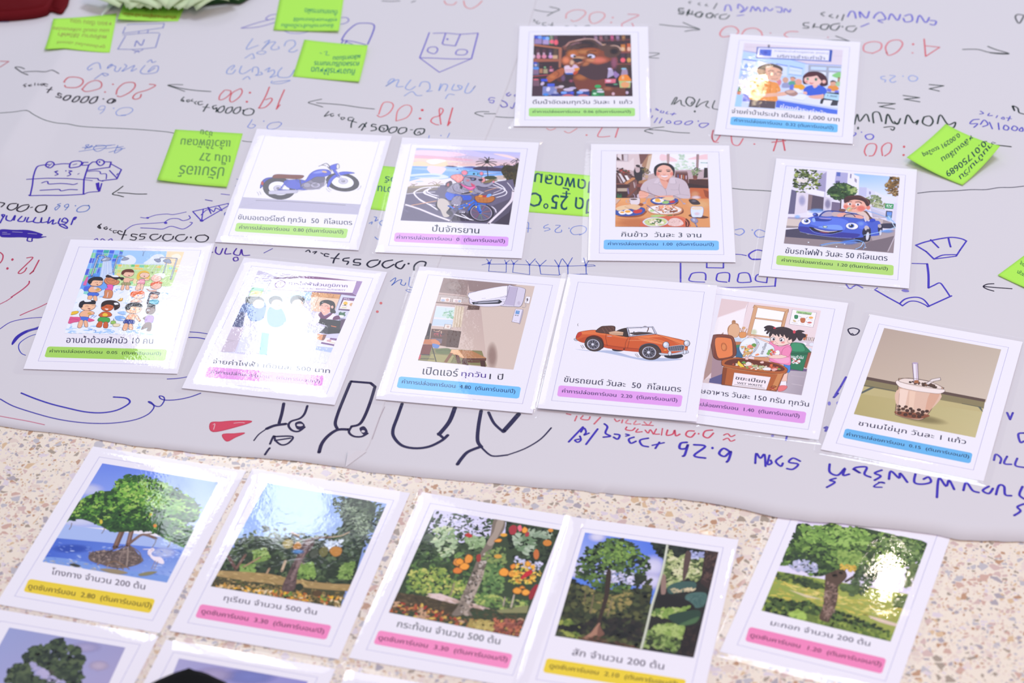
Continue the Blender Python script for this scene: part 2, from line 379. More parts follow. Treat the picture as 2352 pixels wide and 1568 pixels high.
# artwork: printed or written shapes, coordinates in tenths of a millimetre on each card or sheet
ART = {
'bear': [
('printed_picture', '''clip -564 -462 555 -451 542 894 -571 876
p 3d2a30 -571 876 542 894 555 -451 -564 -462
b 3 60 2.2 1.4 3a2226,4a2c30,54343a,2e2026 -571 876 542 894 555 -451 -564 -462
p b87050 -569 677 -249 597 -248 563 -568 638
p a5604a -561 352 -279 344 -279 290 -562 277
p a86850 -283 565 -245 566 -250 156 -276 156
l c0505a 15 -562 -36 -388 -2
p 6a3a3c 182 783 541 804 541 765 182 744
p 8e4c48 404 514 542 519 541 485 404 480
p 8e4c48 367 255 542 260 542 226 367 220
p 9a86b8 -561 792 -476 793 -478 676 -564 682
p b09ac8 -467 783 -397 783 -396 666 -468 673
e 3f55c8 -543 834 29 0 1 -36
e 7aa2f2 -503 830 26 0 1 -36
e 4a80e0 -455 809 21 0 1 -42
e 8ab8fa -417 809 22 0 1 -40
p 4f8a58 -394 867 -352 868 -346 669 -395 668
e f06a80 -363 731 26 0 1 -46
p 6a4458 -344 868 -304 868 -287 669 -343 669
e ee6270 -315 716 24 0 1 -60
l 9a9088 18 -373 867 -366 783
p 5a3442 -537 579 -506 579 -482 357 -543 352
e d98aa4 -509 398 25 0 1 -49
e c8a8b8 -513 460 14 0 1 -27
p 5a3442 -465 558 -436 559 -414 363 -473 358
e e08aa0 -444 399 27 0 1 -43
e c8a8b8 -449 460 12 0 1 -27
p 4a3450 -394 559 -365 559 -343 359 -398 358
e d69ace -372 397 24 0 1 -39
e b8a8c8 -377 461 11 0 0 -27
p 5a4638 -336 570 -299 570 -290 349 -343 348
p d2a884 -348 425 -292 426 -291 351 -347 350
e d8b8c8 -562 398 15 0 1 -41
p 54607c -569 265 -501 265 -495 -8 -565 -13
e 3a50b8 -543 250 25 0 1 -28
e 5a90e0 -532 138 35 0 1 -32
e c8b8d8 -537 209 14 0 1 -24
p 8a6a8a -560 108 -503 108 -501 12 -561 7
p b07858 -493 128 -456 129 -454 33 -493 33
p a89a78 -446 124 -401 124 -397 28 -446 28
e 8ac08a -431 159 12 0 0 -18
p a05a70 -383 124 -331 135 -330 64 -384 59
e d08aa0 -359 94 19 0 0 -26
e b05068 -365 165 15 0 0 -18
l 7a5a68 35 11 829 15 761
l 9a7a90 35 139 872 145 762
l a06870 35 198 862 203 762
l 6a5a60 35 256 883 262 773
l c05a80 35 326 884 331 774
l 9a8098 35 390 885 395 780
l a8784a 35 459 885 461 785
p c87a3a 431 675 479 676 484 520 420 520
e e0b890 449 572 24 0 0 -43
p c8603a 500 697 540 697 541 521 494 520
e e6b8a0 521 572 21 0 0 -48
p 4a3444 431 479 473 479 474 274 425 274
e f06070 451 325 28 0 0 -51
p 54403a 499 479 541 480 540 275 495 274
e d09a50 519 326 24 0 0 -51
f 6a4a3090 461 162 94 1 -1 -121
s 7a3c2e -107 -54 -9 27 122 -72 252 -91 293 -220 206 -329 -31 -341 -90 -193
f b46a3a -24 -53 99 1 1 -90
s 86442e -252 298 -227 380 -171 473 -113 536 13 589 145 590 278 488 372 406 393 284 340 141 252 -21 96 -52 -35 57 -140 157 -214 197
f d67c40d0 -118 463 95 1 1 -123
f c06a3ae0 67 496 148 1 1 -113
f e8865c -195 319 60 1 1 -107
s 4a3138 -41 158 -5 260 68 270 173 221 330 314 377 243 299 110 257 -61 122 -112 -8 -13 -61 57
f a8607ac0 351 273 47 0 0 -172
f ea7c62e0 173 322 136 1 0 -97
f e89a6ac0 83 322 74 1 0 -61
s 5a4038 -220 597 -199 649 -168 681 -153 733 -110 765 -42 795 91 801 193 725 246 663 246 570 214 528 172 590 92 646 2 630 -61 572 -93 588 -129 546 -156 566 -187 535
f 3a2a30d0 39 703 121 -24 -3 -73
s 5a4038 235 549 246 643 309 674 373 659 428 592 431 499 383 406 309 375 246 426
f 2c2228e0 352 519 58 1 0 -82
f 5a3a34c0 13 641 106 1 0 -62
c 241c24 15 -94 671 -14 703 76 693 161 631
c 4a3438 13 -145 566 -114 629 -62 650
c 2a2028 12 -61 567 13 630 98 631
f d0884ec0 3 506 106 1 0 -62
c b88478 22 -233 612 -199 639 -158 717 -94 749 1 787
c d8b0a8 15 -94 754 12 795 118 786 203 689
c e0b494 20 193 673 225 663 251 674
c e6bca8 13 315 643 373 644 415 597 428 540
c 8a6068 23 -146 650 -94 692 -30 713
c 5a4a70 12 145 736 182 694 214 642
f a0605090 -214 587 32 0 1 -62
f e4a878e0 -48 372 95 1 0 -41
f f0c09ce0 -126 269 30 -21 -13 -77
f e8b48cd0 -89 198 31 0 0 -41
f c87a4cd0 32 240 59 42 11 -57
s 3a3038 -121 330 -85 361 -27 353 -6 321 -42 269 -84 274
c d8987e 20 -68 244 -37 264 -11 275
e ded6f2 -114 410 31 -8 -2 -35
e 343a36 -99 400 17 0 0 -25
f 4f302cc0 88 419 68 1 0 -82
e dcd8f4 92 408 43 -14 -3 -40
e 2e2e34 80 397 21 0 0 -25
c 5a3228 20 43 491 82 527 140 522
s b0603a -410 -77 -373 -2 -296 95 -234 146 -208 96 -227 -5 -293 -81 -375 -166
s 5a3030 -293 -86 -211 -5 -176 56 -159 -65 -199 -135 -266 -155
f d8824cd0 -346 -46 57 1 1 -70
c 7a3c26 10 -296 75 -269 25 -289 -46
s e6ccdc -211 176 -162 202 -140 157 -88 142 -87 77 -110 26 -191 25 -206 86
p d8bcd8 -130 157 -102 223 -68 198 -41 143 -88 127
l c45a64 10 -200 106 -93 112
l b8505c 9 -197 71 -95 76
s 3f6ac0 -196 35 -108 36 -123 6 -180 5
s e2903e -98 137 -41 148 -51 97 -87 77
s c44e2c -108 56 -56 87 -66 26 -102 -4
p 3a2a30 -196 5 -107 6 -137 -164 -219 -165
f c8608090 -132 -134 31 0 0 -40
f 8a6a9890 -221 -75 31 0 1 -90
p 4a3040 -570 -238 -446 -236 -441 -461 -564 -462
p 7a5668 -558 -108 -493 -108 -482 -247 -557 -247
e e06a78 -527 -108 32 0 0 -16
e cbb8d6 -452 -197 18 30 12 -26
p 3f56d6 -469 -98 -402 -95 -395 -147 -468 -151
p 7f88c0 -446 -256 -280 -255 -267 -442 -449 -443
p 4860da -398 -196 -316 -194 -315 -250 -396 -256
e dcd4ea -385 -315 18 -20 -12 -43
e 3f8ae0 -409 -428 31 0 1 -27
f c8c8ecb0 -304 -383 31 0 1 -59
p 3c3f88 -350 -413 -247 -412 -246 -459 -349 -460
e b49aa8 -269 -284 46 0 1 -34
e d6c6d0 -239 -254 31 0 0 -22
p 6a4440 -290 -294 -207 -294 -227 -382 -288 -383
p 3d479c -247 -368 -96 -356 -97 -457 -236 -459
e cbbcd6 -160 -323 57 1 0 -35
e bfb0d2 -114 -288 41 0 0 -24
e 7aa8f8 -209 -387 34 0 0 -27
e 4a58d8 -118 -386 21 0 0 -25
s d07070 -225 -459 -190 -426 -133 -426 -102 -458
p 34478a -72 -366 74 -358 73 -456 -66 -457
e d0c0dc 15 -336 58 1 0 -26
e 8ab0fa -31 -380 36 0 0 -27
s d07878 -51 -457 -20 -427 31 -427 67 -456
p 2f7a4c 105 -320 237 -309 242 -454 98 -456
e 36a85c 169 -250 37 0 0 -36
e 2f9a50 144 -428 41 0 0 -29
e c8d8d0 185 -314 36 0 0 -16
e d8d0dc 201 -363 46 0 0 -22
e b8e8c0 134 -403 21 0 0 -22
p 6f3c30 226 -270 474 -267 478 -452 247 -454
f b87050c0 278 -299 72 1 0 -59
e d6b0bc 340 -406 17 0 0 -33
e c8b0c8 494 -380 17 0 0 -33
p 32272c 299 20 345 20 382 -89 386 -229 257 -250 244 -101
p b4a4c6 286 130 330 131 353 0 273 -76
p de7286 247 -91 371 -88 366 -174 247 -182
e e8b8c8 288 -132 31 0 0 -26
p 9878b0 356 91 413 1 371 -80 340 0
e d8c8e8 301 131 23 0 0 -20
p b4c47e 402 -119 537 -123 528 -277 415 -278
s f08a2e 400 -114 429 -4 491 12 535 -88 542 -123 464 -129
e e8a26e 474 -213 49 0 0 -63
p a890ac 440 117 497 117 507 12 426 -4
e 90c4dc 460 132 31 0 0 -18
f f6d8a8c0 449 -59 21 0 0 -60
l e8e0ee 11 485 -153 550 -153
e 5a9a78 366 -204 26 0 0 -16'''),
('caption_text', '''t 30304a 1.1 -553 -527 548 -516 -550 -650 |ดื่มน้ำอัดลมทุกวัน วันละ 1 แก้ว'''),
('label_strip', '''p a9e27e -591 -728 -583 -714 -570 -706 558 -695 572 -703 580 -717 579 -845 571 -859 557 -868 -565 -883 -579 -876 -588 -862'''),
('label_text', '''t 2f5040 0.9 -548 -748 531 -737 -546 -826 |ค่าการปล่อยคาร์บอน  0.06 (ตันคาร์บอน/ปี)'''),
],
'water': [
('printed_picture', '''clip -572 -490 555 -506 556 882 -570 898
p cfdcf8 -570 898 556 882 555 -506 -572 -490
p e2d6e2 -570 898 556 882 556 537 161 525 -13 603 -427 694 -566 722
l c9bcc8 6 -539 815 -141 832
l c9bcc8 5 448 740 556 742
l 6a6472 21 -288 898 -285 814
l 7c92d8 14 -566 719 -421 693
p bcd8fa -567 693 -414 674 -12 581 149 524 144 227 -618 85 -568 310
l 7c92e0 12 -24 596 161 525 556 537
p a8aebe 184 506 554 515 554 455 561 129 196 190
p c8dcfa 214 471 388 477 388 411 215 405
p c8dcfa 416 470 556 477 556 411 416 409
p e8eefa 214 367 388 367 394 129 222 129
p e6ecf6 421 372 558 373 562 97 423 111
s 8cd080 458 300 494 359 549 388 563 259 522 254
l b08a6a 25 538 267 537 169
p a8d0a0 486 174 558 183 557 86 491 77
p dbe6fc -555 539 -406 519 -402 266 -558 279
l 6f86e4 21 -551 531 -406 511
l 7f98e8 19 -557 306 -409 281
s 8fb6f4 -533 359 -517 449 -483 371 -509 340
e a8c8f8 -449 370 26 3 4 -50
p d9e4fb -355 514 -215 488 -217 355 -346 350
l 9cb8f4 15 -355 509 -214 482
p d9e4fb -172 482 -52 454 -41 225 -102 223
l 5f7ee0 19 -172 477 -52 448
p d9e6fb -21 452 119 421 117 251 -23 260
l 5e92ea 19 -19 447 119 412
l 5e92ea 12 -21 271 117 258
l a8c4f2 10 -10 360 103 347
p b4c8f4 -561 213 -472 224 -467 83 -557 83
p c6cce6 -572 70 -462 84 -442 -107 -563 -123
p e6e6f0 -516 66 -461 73 -443 -172 -509 -180
l b8b0c0 7 -505 -8 -455 -7
l b8b0c0 7 -503 -72 -450 -71
p e8eaf6 -524 -129 -433 -149 -428 -223 -523 -214
p 6f80dc -500 -222 -425 -223 -414 -370 -491 -369
p a8d4f8 -566 -230 -505 -233 -497 -480 -572 -490
p 6fa070 -556 -69 -528 -76 -526 -172 -565 -171
p d88868 -568 -172 -526 -167 -527 -236 -565 -236
p 2f55b8 -420 825 425 871 439 850 433 599 410 601 -413 579
p 2a4fb0 406 866 437 856 435 599 407 607
p ecebfa -404 808 406 855 406 621 -406 599
p 5670d6 -382 782 -249 787 -247 637 -382 639
s 4a58c4 -338 717 -312 754 -292 712 -312 676
t 55608c 0.4 -217 787 391 808 -216 735 |การประปาส่วนภูมิภาค (กปภ.)
t 34426e 1.0 -175 704 359 717 -175 621 |บริการชำระค่าน้ำ
s 9aa0c8 -85 46 -60 82 -9 77 13 -6 -75 -28
e d8a890 -52 142 33 4 4 -62
s 5aa890 -16 98 43 138 78 110 73 2 11 26
e e0a088 27 174 28 4 3 -49
c 7a4840 11 0 198 27 217 60 184
s f0aa30 37 8 69 66 130 79 175 15 148 -42 59 -43
e e6a690 94 118 39 5 4 -66
s e08a98 -151 113 -120 150 -94 99 -111 10
s 6a7ad8 5 25 42 62 49 -55 10 -60
s e89440 425 58 457 94 512 91 548 31 501 -29 439 -4
e e0a890 477 140 31 4 3 -64
s 4a3c44 443 157 463 201 502 192 518 145 492 174
p 6f78d8 416 25 466 10 464 -55 419 -39
p 6f78d8 506 -7 550 -12 553 -75 503 -71
p e3e8f8 -141 -207 114 -132 198 -153 398 -180 555 -234 553 -423 -124 -295
p c2cdee -126 -269 554 -386 553 -423 -127 -296
p 4f72e2 -126 -301 554 -423 554 -506 -122 -448
t f4f2fc 1.2 -73 -368 434 -459 -78 -453 |ช่องชำระค่าน้ำ
p ecf0fb 65 -181 142 -139 198 -153 192 -228 167 -279 44 -247
p d8def4 43 -237 166 -263 196 -217 173 -283 56 -261
p 2f333c 404 -63 553 -59 559 -223 537 -331 356 -312 358 -249
p b4dcf4 403 -79 554 -96 554 -223 391 -192
t 3a4a5a 0.6 431 -112 539 -120 428 -160 |1,000
p ecedf4 395 -228 489 -232 467 -340 381 -330
p 42404c 489 -237 550 -240 548 -330 475 -339
s 3b63d6 160 -51 188 27 253 68 347 69 405 13 417 -61 390 -118 358 -143 204 -152
s ecb4a4 156 -94 194 -79 203 -136 164 -125
s ecb4a4 222 -171 351 -123 384 -108 378 -204 268 -213
s f0bcae 250 122 305 129 309 54 272 11
s 4a2430 138 183 142 259 188 342 259 367 333 349 393 270 422 133 408 77 353 59 306 107 174 79 145 108
s f6c8bc 154 196 170 252 231 260 280 288 323 218 348 156 329 99 275 66 207 84 166 122
s 55242c 146 195 173 307 261 329 297 290 232 249 177 231
e f0b8ac 376 159 22 3 2 -39
e 4f8a68 193 195 13 2 2 -28
e 4f8a68 285 193 15 2 2 -30
e 2a3a3a 285 193 8 1 1 -17
c 5a3038 5 272 222 294 230 312 205
s d0606a 216 123 245 110 266 129 251 95 229 95
f f09a94a0 182 134 22 3 1 -26
s f09a4c -452 -1 -419 111 -344 164 -216 94 -148 70 -109 -11 -92 -105 -133 -153 -120 -321 -308 -356 -421 -318 -418 -201
c d07a34 6 -216 83 -206 -141
c d88a40 6 -109 -11 -142 -26 -133 -153
s edb8a0 -351 -213 -292 -259 -183 -234 -48 -195 -6 -158 -47 -115 -134 -148 -243 -178
p 5c5058 -412 -322 -130 -328 -128 -480 -420 -481
s b08a80 -47 -110 27 -58 103 -123 68 -191 1 -178
s d8b0a0 -32 -97 44 -66 69 -106 4 -141
p eef0f8 39 -24 103 -26 168 -104 103 -123
s ecb89c -309 300 -293 390 -170 405 -110 347 -102 228 -129 116 -195 107 -253 133 -290 193
s 5a4a44 -386 323 -371 380 -319 441 -242 473 -162 451 -101 392 -102 315 -134 366 -198 402 -283 407 -292 302 -350 251
s a88a70 -384 290 -357 337 -299 323 -282 238 -347 207
K 8a7a80 5 -239 265 -219 300 -184 283 -186 228 -220 224
K 8a7a80 5 -167 274 -140 300 -116 270 -124 225 -158 226
c 6a5048 12 -253 307 -227 332 -198 314
c 6a5048 12 -147 310 -118 302 -99 272
c b06a60 7 -209 149 -169 143 -138 169'''),
('caption_text', '''t 30304a 1.1 -597 -528 583 -552 -596 -643 |จ่ายค่าน้ำประปา เดือนละ 1,000 บาท'''),
('label_strip', '''p 74bff2 -594 -726 -586 -712 -572 -704 548 -709 563 -718 571 -732 574 -857 567 -871 553 -879 -570 -873 -584 -865 -593 -851'''),
('label_text', '''t 1f4a78 0.9 -554 -724 524 -746 -549 -821 |ค่าการปล่อยคาร์บอน  0.32 (ตันคาร์บอน/ปี)'''),
],
'moto': [
('printed_picture', '''clip -694 -550 667 -495 614 1004 -672 981
p bdb8cc -630 -254 628 -266 636 -450 -629 -457
c 8a8896 4 -630 -254 -1 -257 628 -266
c 6a6878 7 -478 -294 -211 -286 96 -283 472 -292
l 9a98a8 2 -620 -448 -443 -315
l 9a98a8 2 516 -282 622 -366
s 3f4ab4 -478 -67 -487 57 -448 136 -343 155 -218 111 -126 -4 -161 -63 -279 64 -391 80 -451 -9
K 1e2040 4 -478 -67 -487 57 -448 136 -343 155 -218 111 -126 -4 -161 -63 -279 64 -391 80 -451 -9
e 3c3642 -280 -47 176 -25 23 -204
o 1c1a24 5 -280 -47 176 -25 23 -204
e f0eef8 -280 -47 117 -17 15 -129
o 2a2834 5 -280 -47 117 -17 15 -129
e c8c4d4 -291 -48 46 4 11 -54
o 2a2834 3 -291 -48 46 4 11 -54
e 8a8494 -291 -48 18 2 4 -22
e b83a3a -474 31 14 1 8 -38
o 401818 3 -474 31 14 1 8 -38
e 3c3642 367 136 182 -27 16 -173
o 1c1a24 5 367 136 182 -27 16 -173
e f0eef8 366 141 126 -18 11 -119
o 2a2834 5 366 141 126 -18 11 -119
e c8c4d4 372 155 49 5 9 -55
o 2a2834 3 372 155 49 5 9 -55
e 8a8494 372 155 20 2 4 -22
s 4f5cd0 218 43 217 168 259 270 326 330 410 338 468 318 395 292 309 247 260 172 241 37
K 1e2040 4 218 43 217 168 259 270 326 330 410 338 468 318 395 292 309 247 260 172 241 37
s 5560c8 -253 94 -75 139 31 66 36 -43 -166 -36
K 1e2040 4 -253 94 -75 139 31 66 36 -43 -166 -36
l 4a55c0 15 -220 125 -268 -73
l 2a2a50 3 -207 121 -254 -78
s 8a8298 -55 30 -27 130 34 220 144 217 181 95 152 -4 51 -42 -30 -22
K 22202c 3 -55 30 -27 130 34 220 144 217 181 95 152 -4 51 -42 -30 -22
s 6a6478 11 176 61 242 159 218 168 122 88 94
K 22202c 3 11 176 61 242 159 218 168 122 88 94
e a29cb0 5 42 40 4 9 -46
o 22202c 3 5 42 40 4 9 -46
e b4aec2 93 50 52 5 9 -52
o 22202c 3 93 50 52 5 9 -52
e 8a8498 93 50 27 3 5 -27
c 5a5466 8 12 87 63 64 111 96
s 4a58cc -139 147 -40 115 -4 258 45 333 118 360 183 346 218 280 159 218 68 204 6 119 -63 71
K 1e2040 4 -139 147 -40 115 -4 258 45 333 118 360 183 346 218 280 159 218 68 204 6 119 -63 71
s 8490e8 24 275 92 329 162 330 101 282
e d8b48a 142 312 29 -6 2 -19
s 7a3a30 -390 178 -355 215 -215 220 -76 223 -65 182 -108 147 -263 143 -371 138
K 301410 4 -390 178 -355 215 -215 220 -76 223 -65 182 -108 147 -263 143 -371 138
l 555069 12 -91 138 -45 -24
l 3c4ab8 17 -283 -75 -98 -70 -35 5
s c6c2d4 -371 -138 -354 -104 -100 -62 -72 -87 -104 -123 -342 -168
K 2a2834 3 -371 -138 -354 -104 -100 -62 -72 -87 -104 -123 -342 -168
l b0acc2 7 -94 -89 50 -37 155 -18
c a8a4b8 10 137 -6 188 54 196 138
s 4f5cd0 196 404 216 420 317 248 297 226
K 1e2040 4 196 404 216 420 317 248 297 226
l b8b4c8 13 303 238 370 150
l b8b4c8 8 237 394 379 156
s 4f5cd0 173 402 196 446 260 481 286 399 242 361 203 363
K 1e2040 4 173 402 196 446 260 481 286 399 242 361 203 363
e e6e2d8 267 425 15 2 8 -47
o 3a3834 3 267 425 15 2 8 -47
c 4a4856 10 88 436 129 474 165 443 187 389
c 4a4856 8 62 411 96 437 137 427
l 777287 10 155 414 217 330
c 4a4856 3 -499 -137 -478 -168 -466 -203
c 4a4856 3 -474 -127 -455 -158 -447 -184
c 4a4856 3 216 2 239 -37 268 -62
c 4a4856 3 235 18 256 -16 278 -33
c 4a4856 3 526 19 545 48 545 89
c 4a4856 3 551 7 573 43 574 87'''),
('caption_text', '''t 2f2f55 1.1 -611 -555 587 -543 -589 -689 |ขับมอเตอร์ไซต์ ทุกวัน  50  กิโลเมตร'''),
('label_strip', '''p b0e070 -593 -743 -586 -729 -572 -721 553 -716 568 -724 576 -738 582 -866 574 -880 561 -888 -562 -879 -577 -871 -586 -856'''),
('label_text', '''t 305040 0.9 -557 -755 529 -736 -543 -848 |ค่าการปล่อยคาร์บอน  0.80 (ตันคาร์บอน/ปี)'''),
],
'bike': [
('printed_picture', '''clip -565 -498 562 -501 562 875 -568 888
g b8c0f4 c0c4f6 f4cccc f6c8b4 -568 888 562 875 562 608 -565 532
s f6d4e4 -557 836 -299 843 5 809 -167 742 -469 754 -559 759
s ecb8c8 -563 737 -407 742 -226 727 -106 725 78 683 -220 673 -400 682 -563 693
s f8d8c8 -562 682 -220 673 -36 631 -274 626 -544 629
s d4ccf4 -243 880 -3 886 246 804 548 770 373 725 69 770
s fbe0e0 273 828 424 816 550 738 490 744
s fff2e8 -431 637 -341 686 -219 662 -273 615 -358 576
s fadcb8 -571 605 -453 624 -363 565 -272 610 -216 641 -217 543 -565 529
p 86b4f2 -568 531 92 543 530 498 453 428 -178 298 -561 165
s a8c8f6 -568 486 -202 511 38 496 -18 460 -374 456
s f0dcec -390 542 -312 542 -202 511 -246 379 -303 354 -399 465
s d8e4fa -570 357 -309 407 -153 343 -296 290 -474 299
s 9cc0f2 -572 324 -364 371 -243 353 -417 314
s f2e6f4 -566 229 -415 303 -237 294 -122 324 -113 239 -344 202 -551 155
s b8d0f4 -506 222 -457 252 -408 240
c e8f0fc 6 -565 362 -425 388 -248 395
c e8f0fc 6 -563 271 -418 324 -183 341
p f4e8f0 450 471 397 467 107 404 -119 303 -226 199 -555 134 -563 176 -291 248 46 421
s 4a4a72 -215 548 -184 565 -130 562 -81 547 -145 537
s 6a6aa8 -33 545 60 568 115 555 82 531
s 4f4058 83 515 120 561 184 576 298 573 382 563 451 525 454 493 276 491 156 499
s 7070a0 292 573 384 606 561 613 559 575 418 555
e 3a4a80 -81 496 15 1 1 -9
s d6c0b4 339 388 402 414 462 397 438 342 367 337
s 3c3a2c 388 499 398 575 448 622 515 605 559 673 573 351 562 202 507 230 440 384 412 425
b 11 120 2.0 2.5 2e3a20,4a4a26,5a4a2c,3c3020 393 510 443 611 560 630 568 202 512 241 434 384
l 3a2e30 9 228 585 256 393
c 3a3a30 10 217 671 171 711 129 714
c 3a3a30 12 217 671 156 677 105 658
c 3a3a30 12 217 665 167 635 110 604
c 3a3a30 10 221 660 193 604 163 548
c 3a3a30 12 216 682 211 725 184 756
c 3a3a30 12 219 682 232 726 232 759
c 3a3a30 10 222 677 253 728 288 730
c 3a3a30 12 223 671 276 675 324 667
c 3a3a30 12 223 663 279 643 324 608
c 3a3a30 10 224 655 258 609 292 568
e 3a3430 220 666 24 2 3 -32
c 34362c 9 535 715 504 724 472 678
c 34362c 9 535 715 513 691 486 657
c 34362c 10 535 715 544 748 519 757
c 34362c 9 541 704 533 671 530 628
c 34362c 10 540 721 554 727 562 706
c 4a4030 9 414 598 383 617 365 611
c 4a4030 10 420 598 404 640 432 659
c 4a4030 9 426 599 441 632 464 634
s 46503a 218 358 250 392 320 397 360 357 326 334 256 329
s 8a7a50 214 273 291 331 368 326 330 291 265 234
p 6e6680 -555 113 -225 189 11 184 326 280 526 348 556 201 558 117 557 -71 342 -497 -565 -498 -564 -192 -567 -4
b 21 80 4 5 6a627c,746c88,665e76,7a7290 -567 -4 -148 26 -93 -467 -559 -489
p 5c5468 -7 -460 519 -32 550 75 580 -132 562 -501
p 8a7e7a -568 122 -248 182 -249 92 -568 6
s a89a84 -560 134 -341 175 -225 189 -279 143 -510 105
c f2ecf4 10 -566 -9 -430 27 -268 49
c 8f8060 9 -544 145 -506 174 -473 193
c 8f8060 9 -514 142 -500 170 -537 183
c a8946c 9 -283 185 -323 224 -356 201
c a8946c 9 -272 186 -277 228 -314 246
c a8946c 9 -266 186 -247 230 -232 252
c a8946c 9 -259 181 -227 210 -197 207
c f6f0fa 17 -238 151 -394 124 -479 44 -478 -8 -415 -98 -286 -203 -207 -280
c f6f0fa 23 -312 130 -375 62 -376 20 -319 -18 -225 -69
c f6f0fa 14 -335 118 -351 53 -298 4 -225 -22
c eee6f4 9 -426 -99 -361 -156 -239 -200
l f0b488 11 -488 -217 -237 -117
c f0b488 8 250 95 338 154 399 190
c efe6f0 25 -563 -202 -405 -273 -218 -384 -46 -473
c f4eef8 14 331 281 420 213 462 142 432 87 333 23
c f4eef8 12 299 247 393 190 476 122 471 48 383 -10
c e8e0ee 8 276 182 425 160 346 71
c efe8f2 9 473 280 515 209 554 127
c eee2ea 29 551 127 549 -40 488 -200 391 -402 348 -496
p 463c4c 405 -492 475 -375 541 -279 569 -132 562 -501
p 42384a -46 -473 2 -276 122 -319 183 -457
c f6f2fa 16 -19 -349 72 -394 181 -442
c f6f2fa 11 55 -344 119 -401 152 -439
c d8d0e0 15 352 -179 392 -228 409 -288
e 4a4250 -142 -183 87 6 13 -115
o 2a2630 13 -142 -183 87 6 13 -115
e 8d8494 -142 -183 69 5 10 -92
e 4a4452 -72 -342 35 2 7 -61
s d0c4bc -218 -84 -161 -70 -107 -128 -85 -230 -109 -325 -68 -383 -123 -407 -171 -288 -215 -208
c 5c5468 9 -91 -334 -46 -371 -30 -411
e 38323e 254 -299 131 -15 7 -167
o 28242e 6 254 -299 131 -15 7 -167
e 6a6078 254 -299 111 -13 6 -142
o b4a8c0 8 254 -299 111 -13 6 -142
l c05070 4 246 -305 151 -255
l 5070c8 4 246 -305 169 -212
l c86a4a 4 246 -305 195 -179
l 6ab0a0 4 246 -305 235 -166
l c05a90 4 246 -305 277 -179
l 4a80c8 4 246 -305 315 -212
l d07a60 4 246 -305 349 -261
l 6a8ad0 4 246 -305 357 -322
l d08060 4 246 -305 343 -385
l 5a7ab0 4 246 -305 318 -422
l 70a070 4 246 -305 280 -445
l 5a9a70 4 246 -305 239 -438
l b04a60 4 246 -305 195 -405
l a05080 4 246 -305 160 -347
e 4a7ae0 246 -305 13 1 2 -18
c 3f78e0 25 -99 -200 -31 -242 27 -243 106 -165 166 -67
c 3f78e0 19 6 -203 76 -157 173 -77
c 2f62d0 25 172 -67 187 -159 242 -300
c 4a88ec 18 215 -147 228 -218 252 -279
c 3a70d8 19 117 -268 153 -162 208 -132 297 -146
e e8c050 66 -220 9 1 1 -12
e e86a80 117 -159 10 1 1 -12
e f0d060 192 -200 8 1 2 -18
e e8c050 87 -146 8 1 1 -10
e e86a80 -39 -217 9 1 1 -10
e 5a5a80 -14 -261 25 2 4 -33
o 2a2a40 4 -14 -261 25 2 4 -33
s 4a68d4 -154 25 -117 70 27 38 115 2 120 -71 40 -87 -99 -96 -147 -37
s 948ca4 -78 -157 -77 -84 -49 -20 2 -6 34 -56 32 -118 16 -192 -43 -186
K 4a4456 5 -78 -157 -77 -84 -49 -20 2 -6 34 -56 32 -118 16 -192 -43 -186
e f4f0f4 -35 -180 9 1 1 -10
e f4f0f4 -11 -182 9 1 1 -10
s 8a8298 22 -305 41 -263 88 -270 87 -316 42 -324
K 4a4456 4 22 -305 41 -263 88 -270 87 -316 42 -324
e f4f0f4 57 -308 7 0 1 -8
e f4f0f4 78 -308 7 0 1 -8
s 5a4a58 -170 225 -128 270 -104 218 -127 153 -163 161
K 3a3040 4 -170 225 -128 270 -104 218 -127 153 -163 161
s c06a6a -159 204 -141 227 -135 174 -152 167
s 9c96aa -147 68 -127 153 -87 220 5 247 146 194 188 70 122 24 6 15
K 4a4456 5 -147 68 -127 153 -87 220 5 247 146 194 188 70 122 24 6 15
s 3c3440 -46 223 -3 204 10 142 -7 135
K 2a2430 3 -46 223 -3 204 10 142 -7 135
s a49eb2 -89 135 -85 199 -46 228 -18 182 -7 130 80 94 96 53 27 38 -60 84
K 4a4456 5 -89 135 -85 199 -46 228 -18 182 -7 130 80 94 96 53 27 38 -60 84
s a49eb2 143 162 182 122 252 75 236 53 170 69 138 98
K 4a4456 4 143 162 182 122 252 75 236 53 170 69 138 98
e f4f0f0 34 54 8 1 1 -9
e f4f0f0 57 56 8 1 1 -9
e e8b840 107 80 20 1 1 -13
s 3a343e 15 42 93 74 96 53 22 27
c 4a6ad0 9 120 44 158 16 186 28
c d8d0dc 9 203 29 234 73
s f08a8c -138 339 -122 377 -59 403 -10 385 9 344 -5 279 -42 239 -88 283
K 4a4456 5 -138 339 -122 377 -59 403 -10 385 9 344 -5 279 -42 239 -88 283
s fba8a0 -118 345 -69 386 -14 363 -19 299 -50 265 -90 305
c 9c96aa 12 -139 344 -122 383 -59 405 -10 390
s a8a2b8 5 269 7 333 38 378 119 394 187 367 211 304 192 261 254 228 297 268 318 301 336 292 324 238 282 187 224 173 169 195 130 177 71 178 26 217
K 4a4456 5 5 269 7 333 38 378 119 394 187 367 211 304 192 261 254 228 297 268 318 301 336 292 324 238 282 187 224 173 169 195 130 177 71 178 26 217
s f490a0 318 299 336 297 335 271 318 269
s d85a78 90 253 106 233 139 204 124 176 102 191
s f06aa8 -21 235 9 205 84 168 147 183 134 140 102 106 58 135 5 184
K a03868 4 -21 235 9 205 84 168 147 183 134 140 102 106 58 135 5 184
s f79ac4 23 185 85 158 125 166 99 138
s f4a0a0 195 346 225 348 239 296 215 262 196 282
K 4a4456 5 195 346 225 348 239 296 215 262 196 282
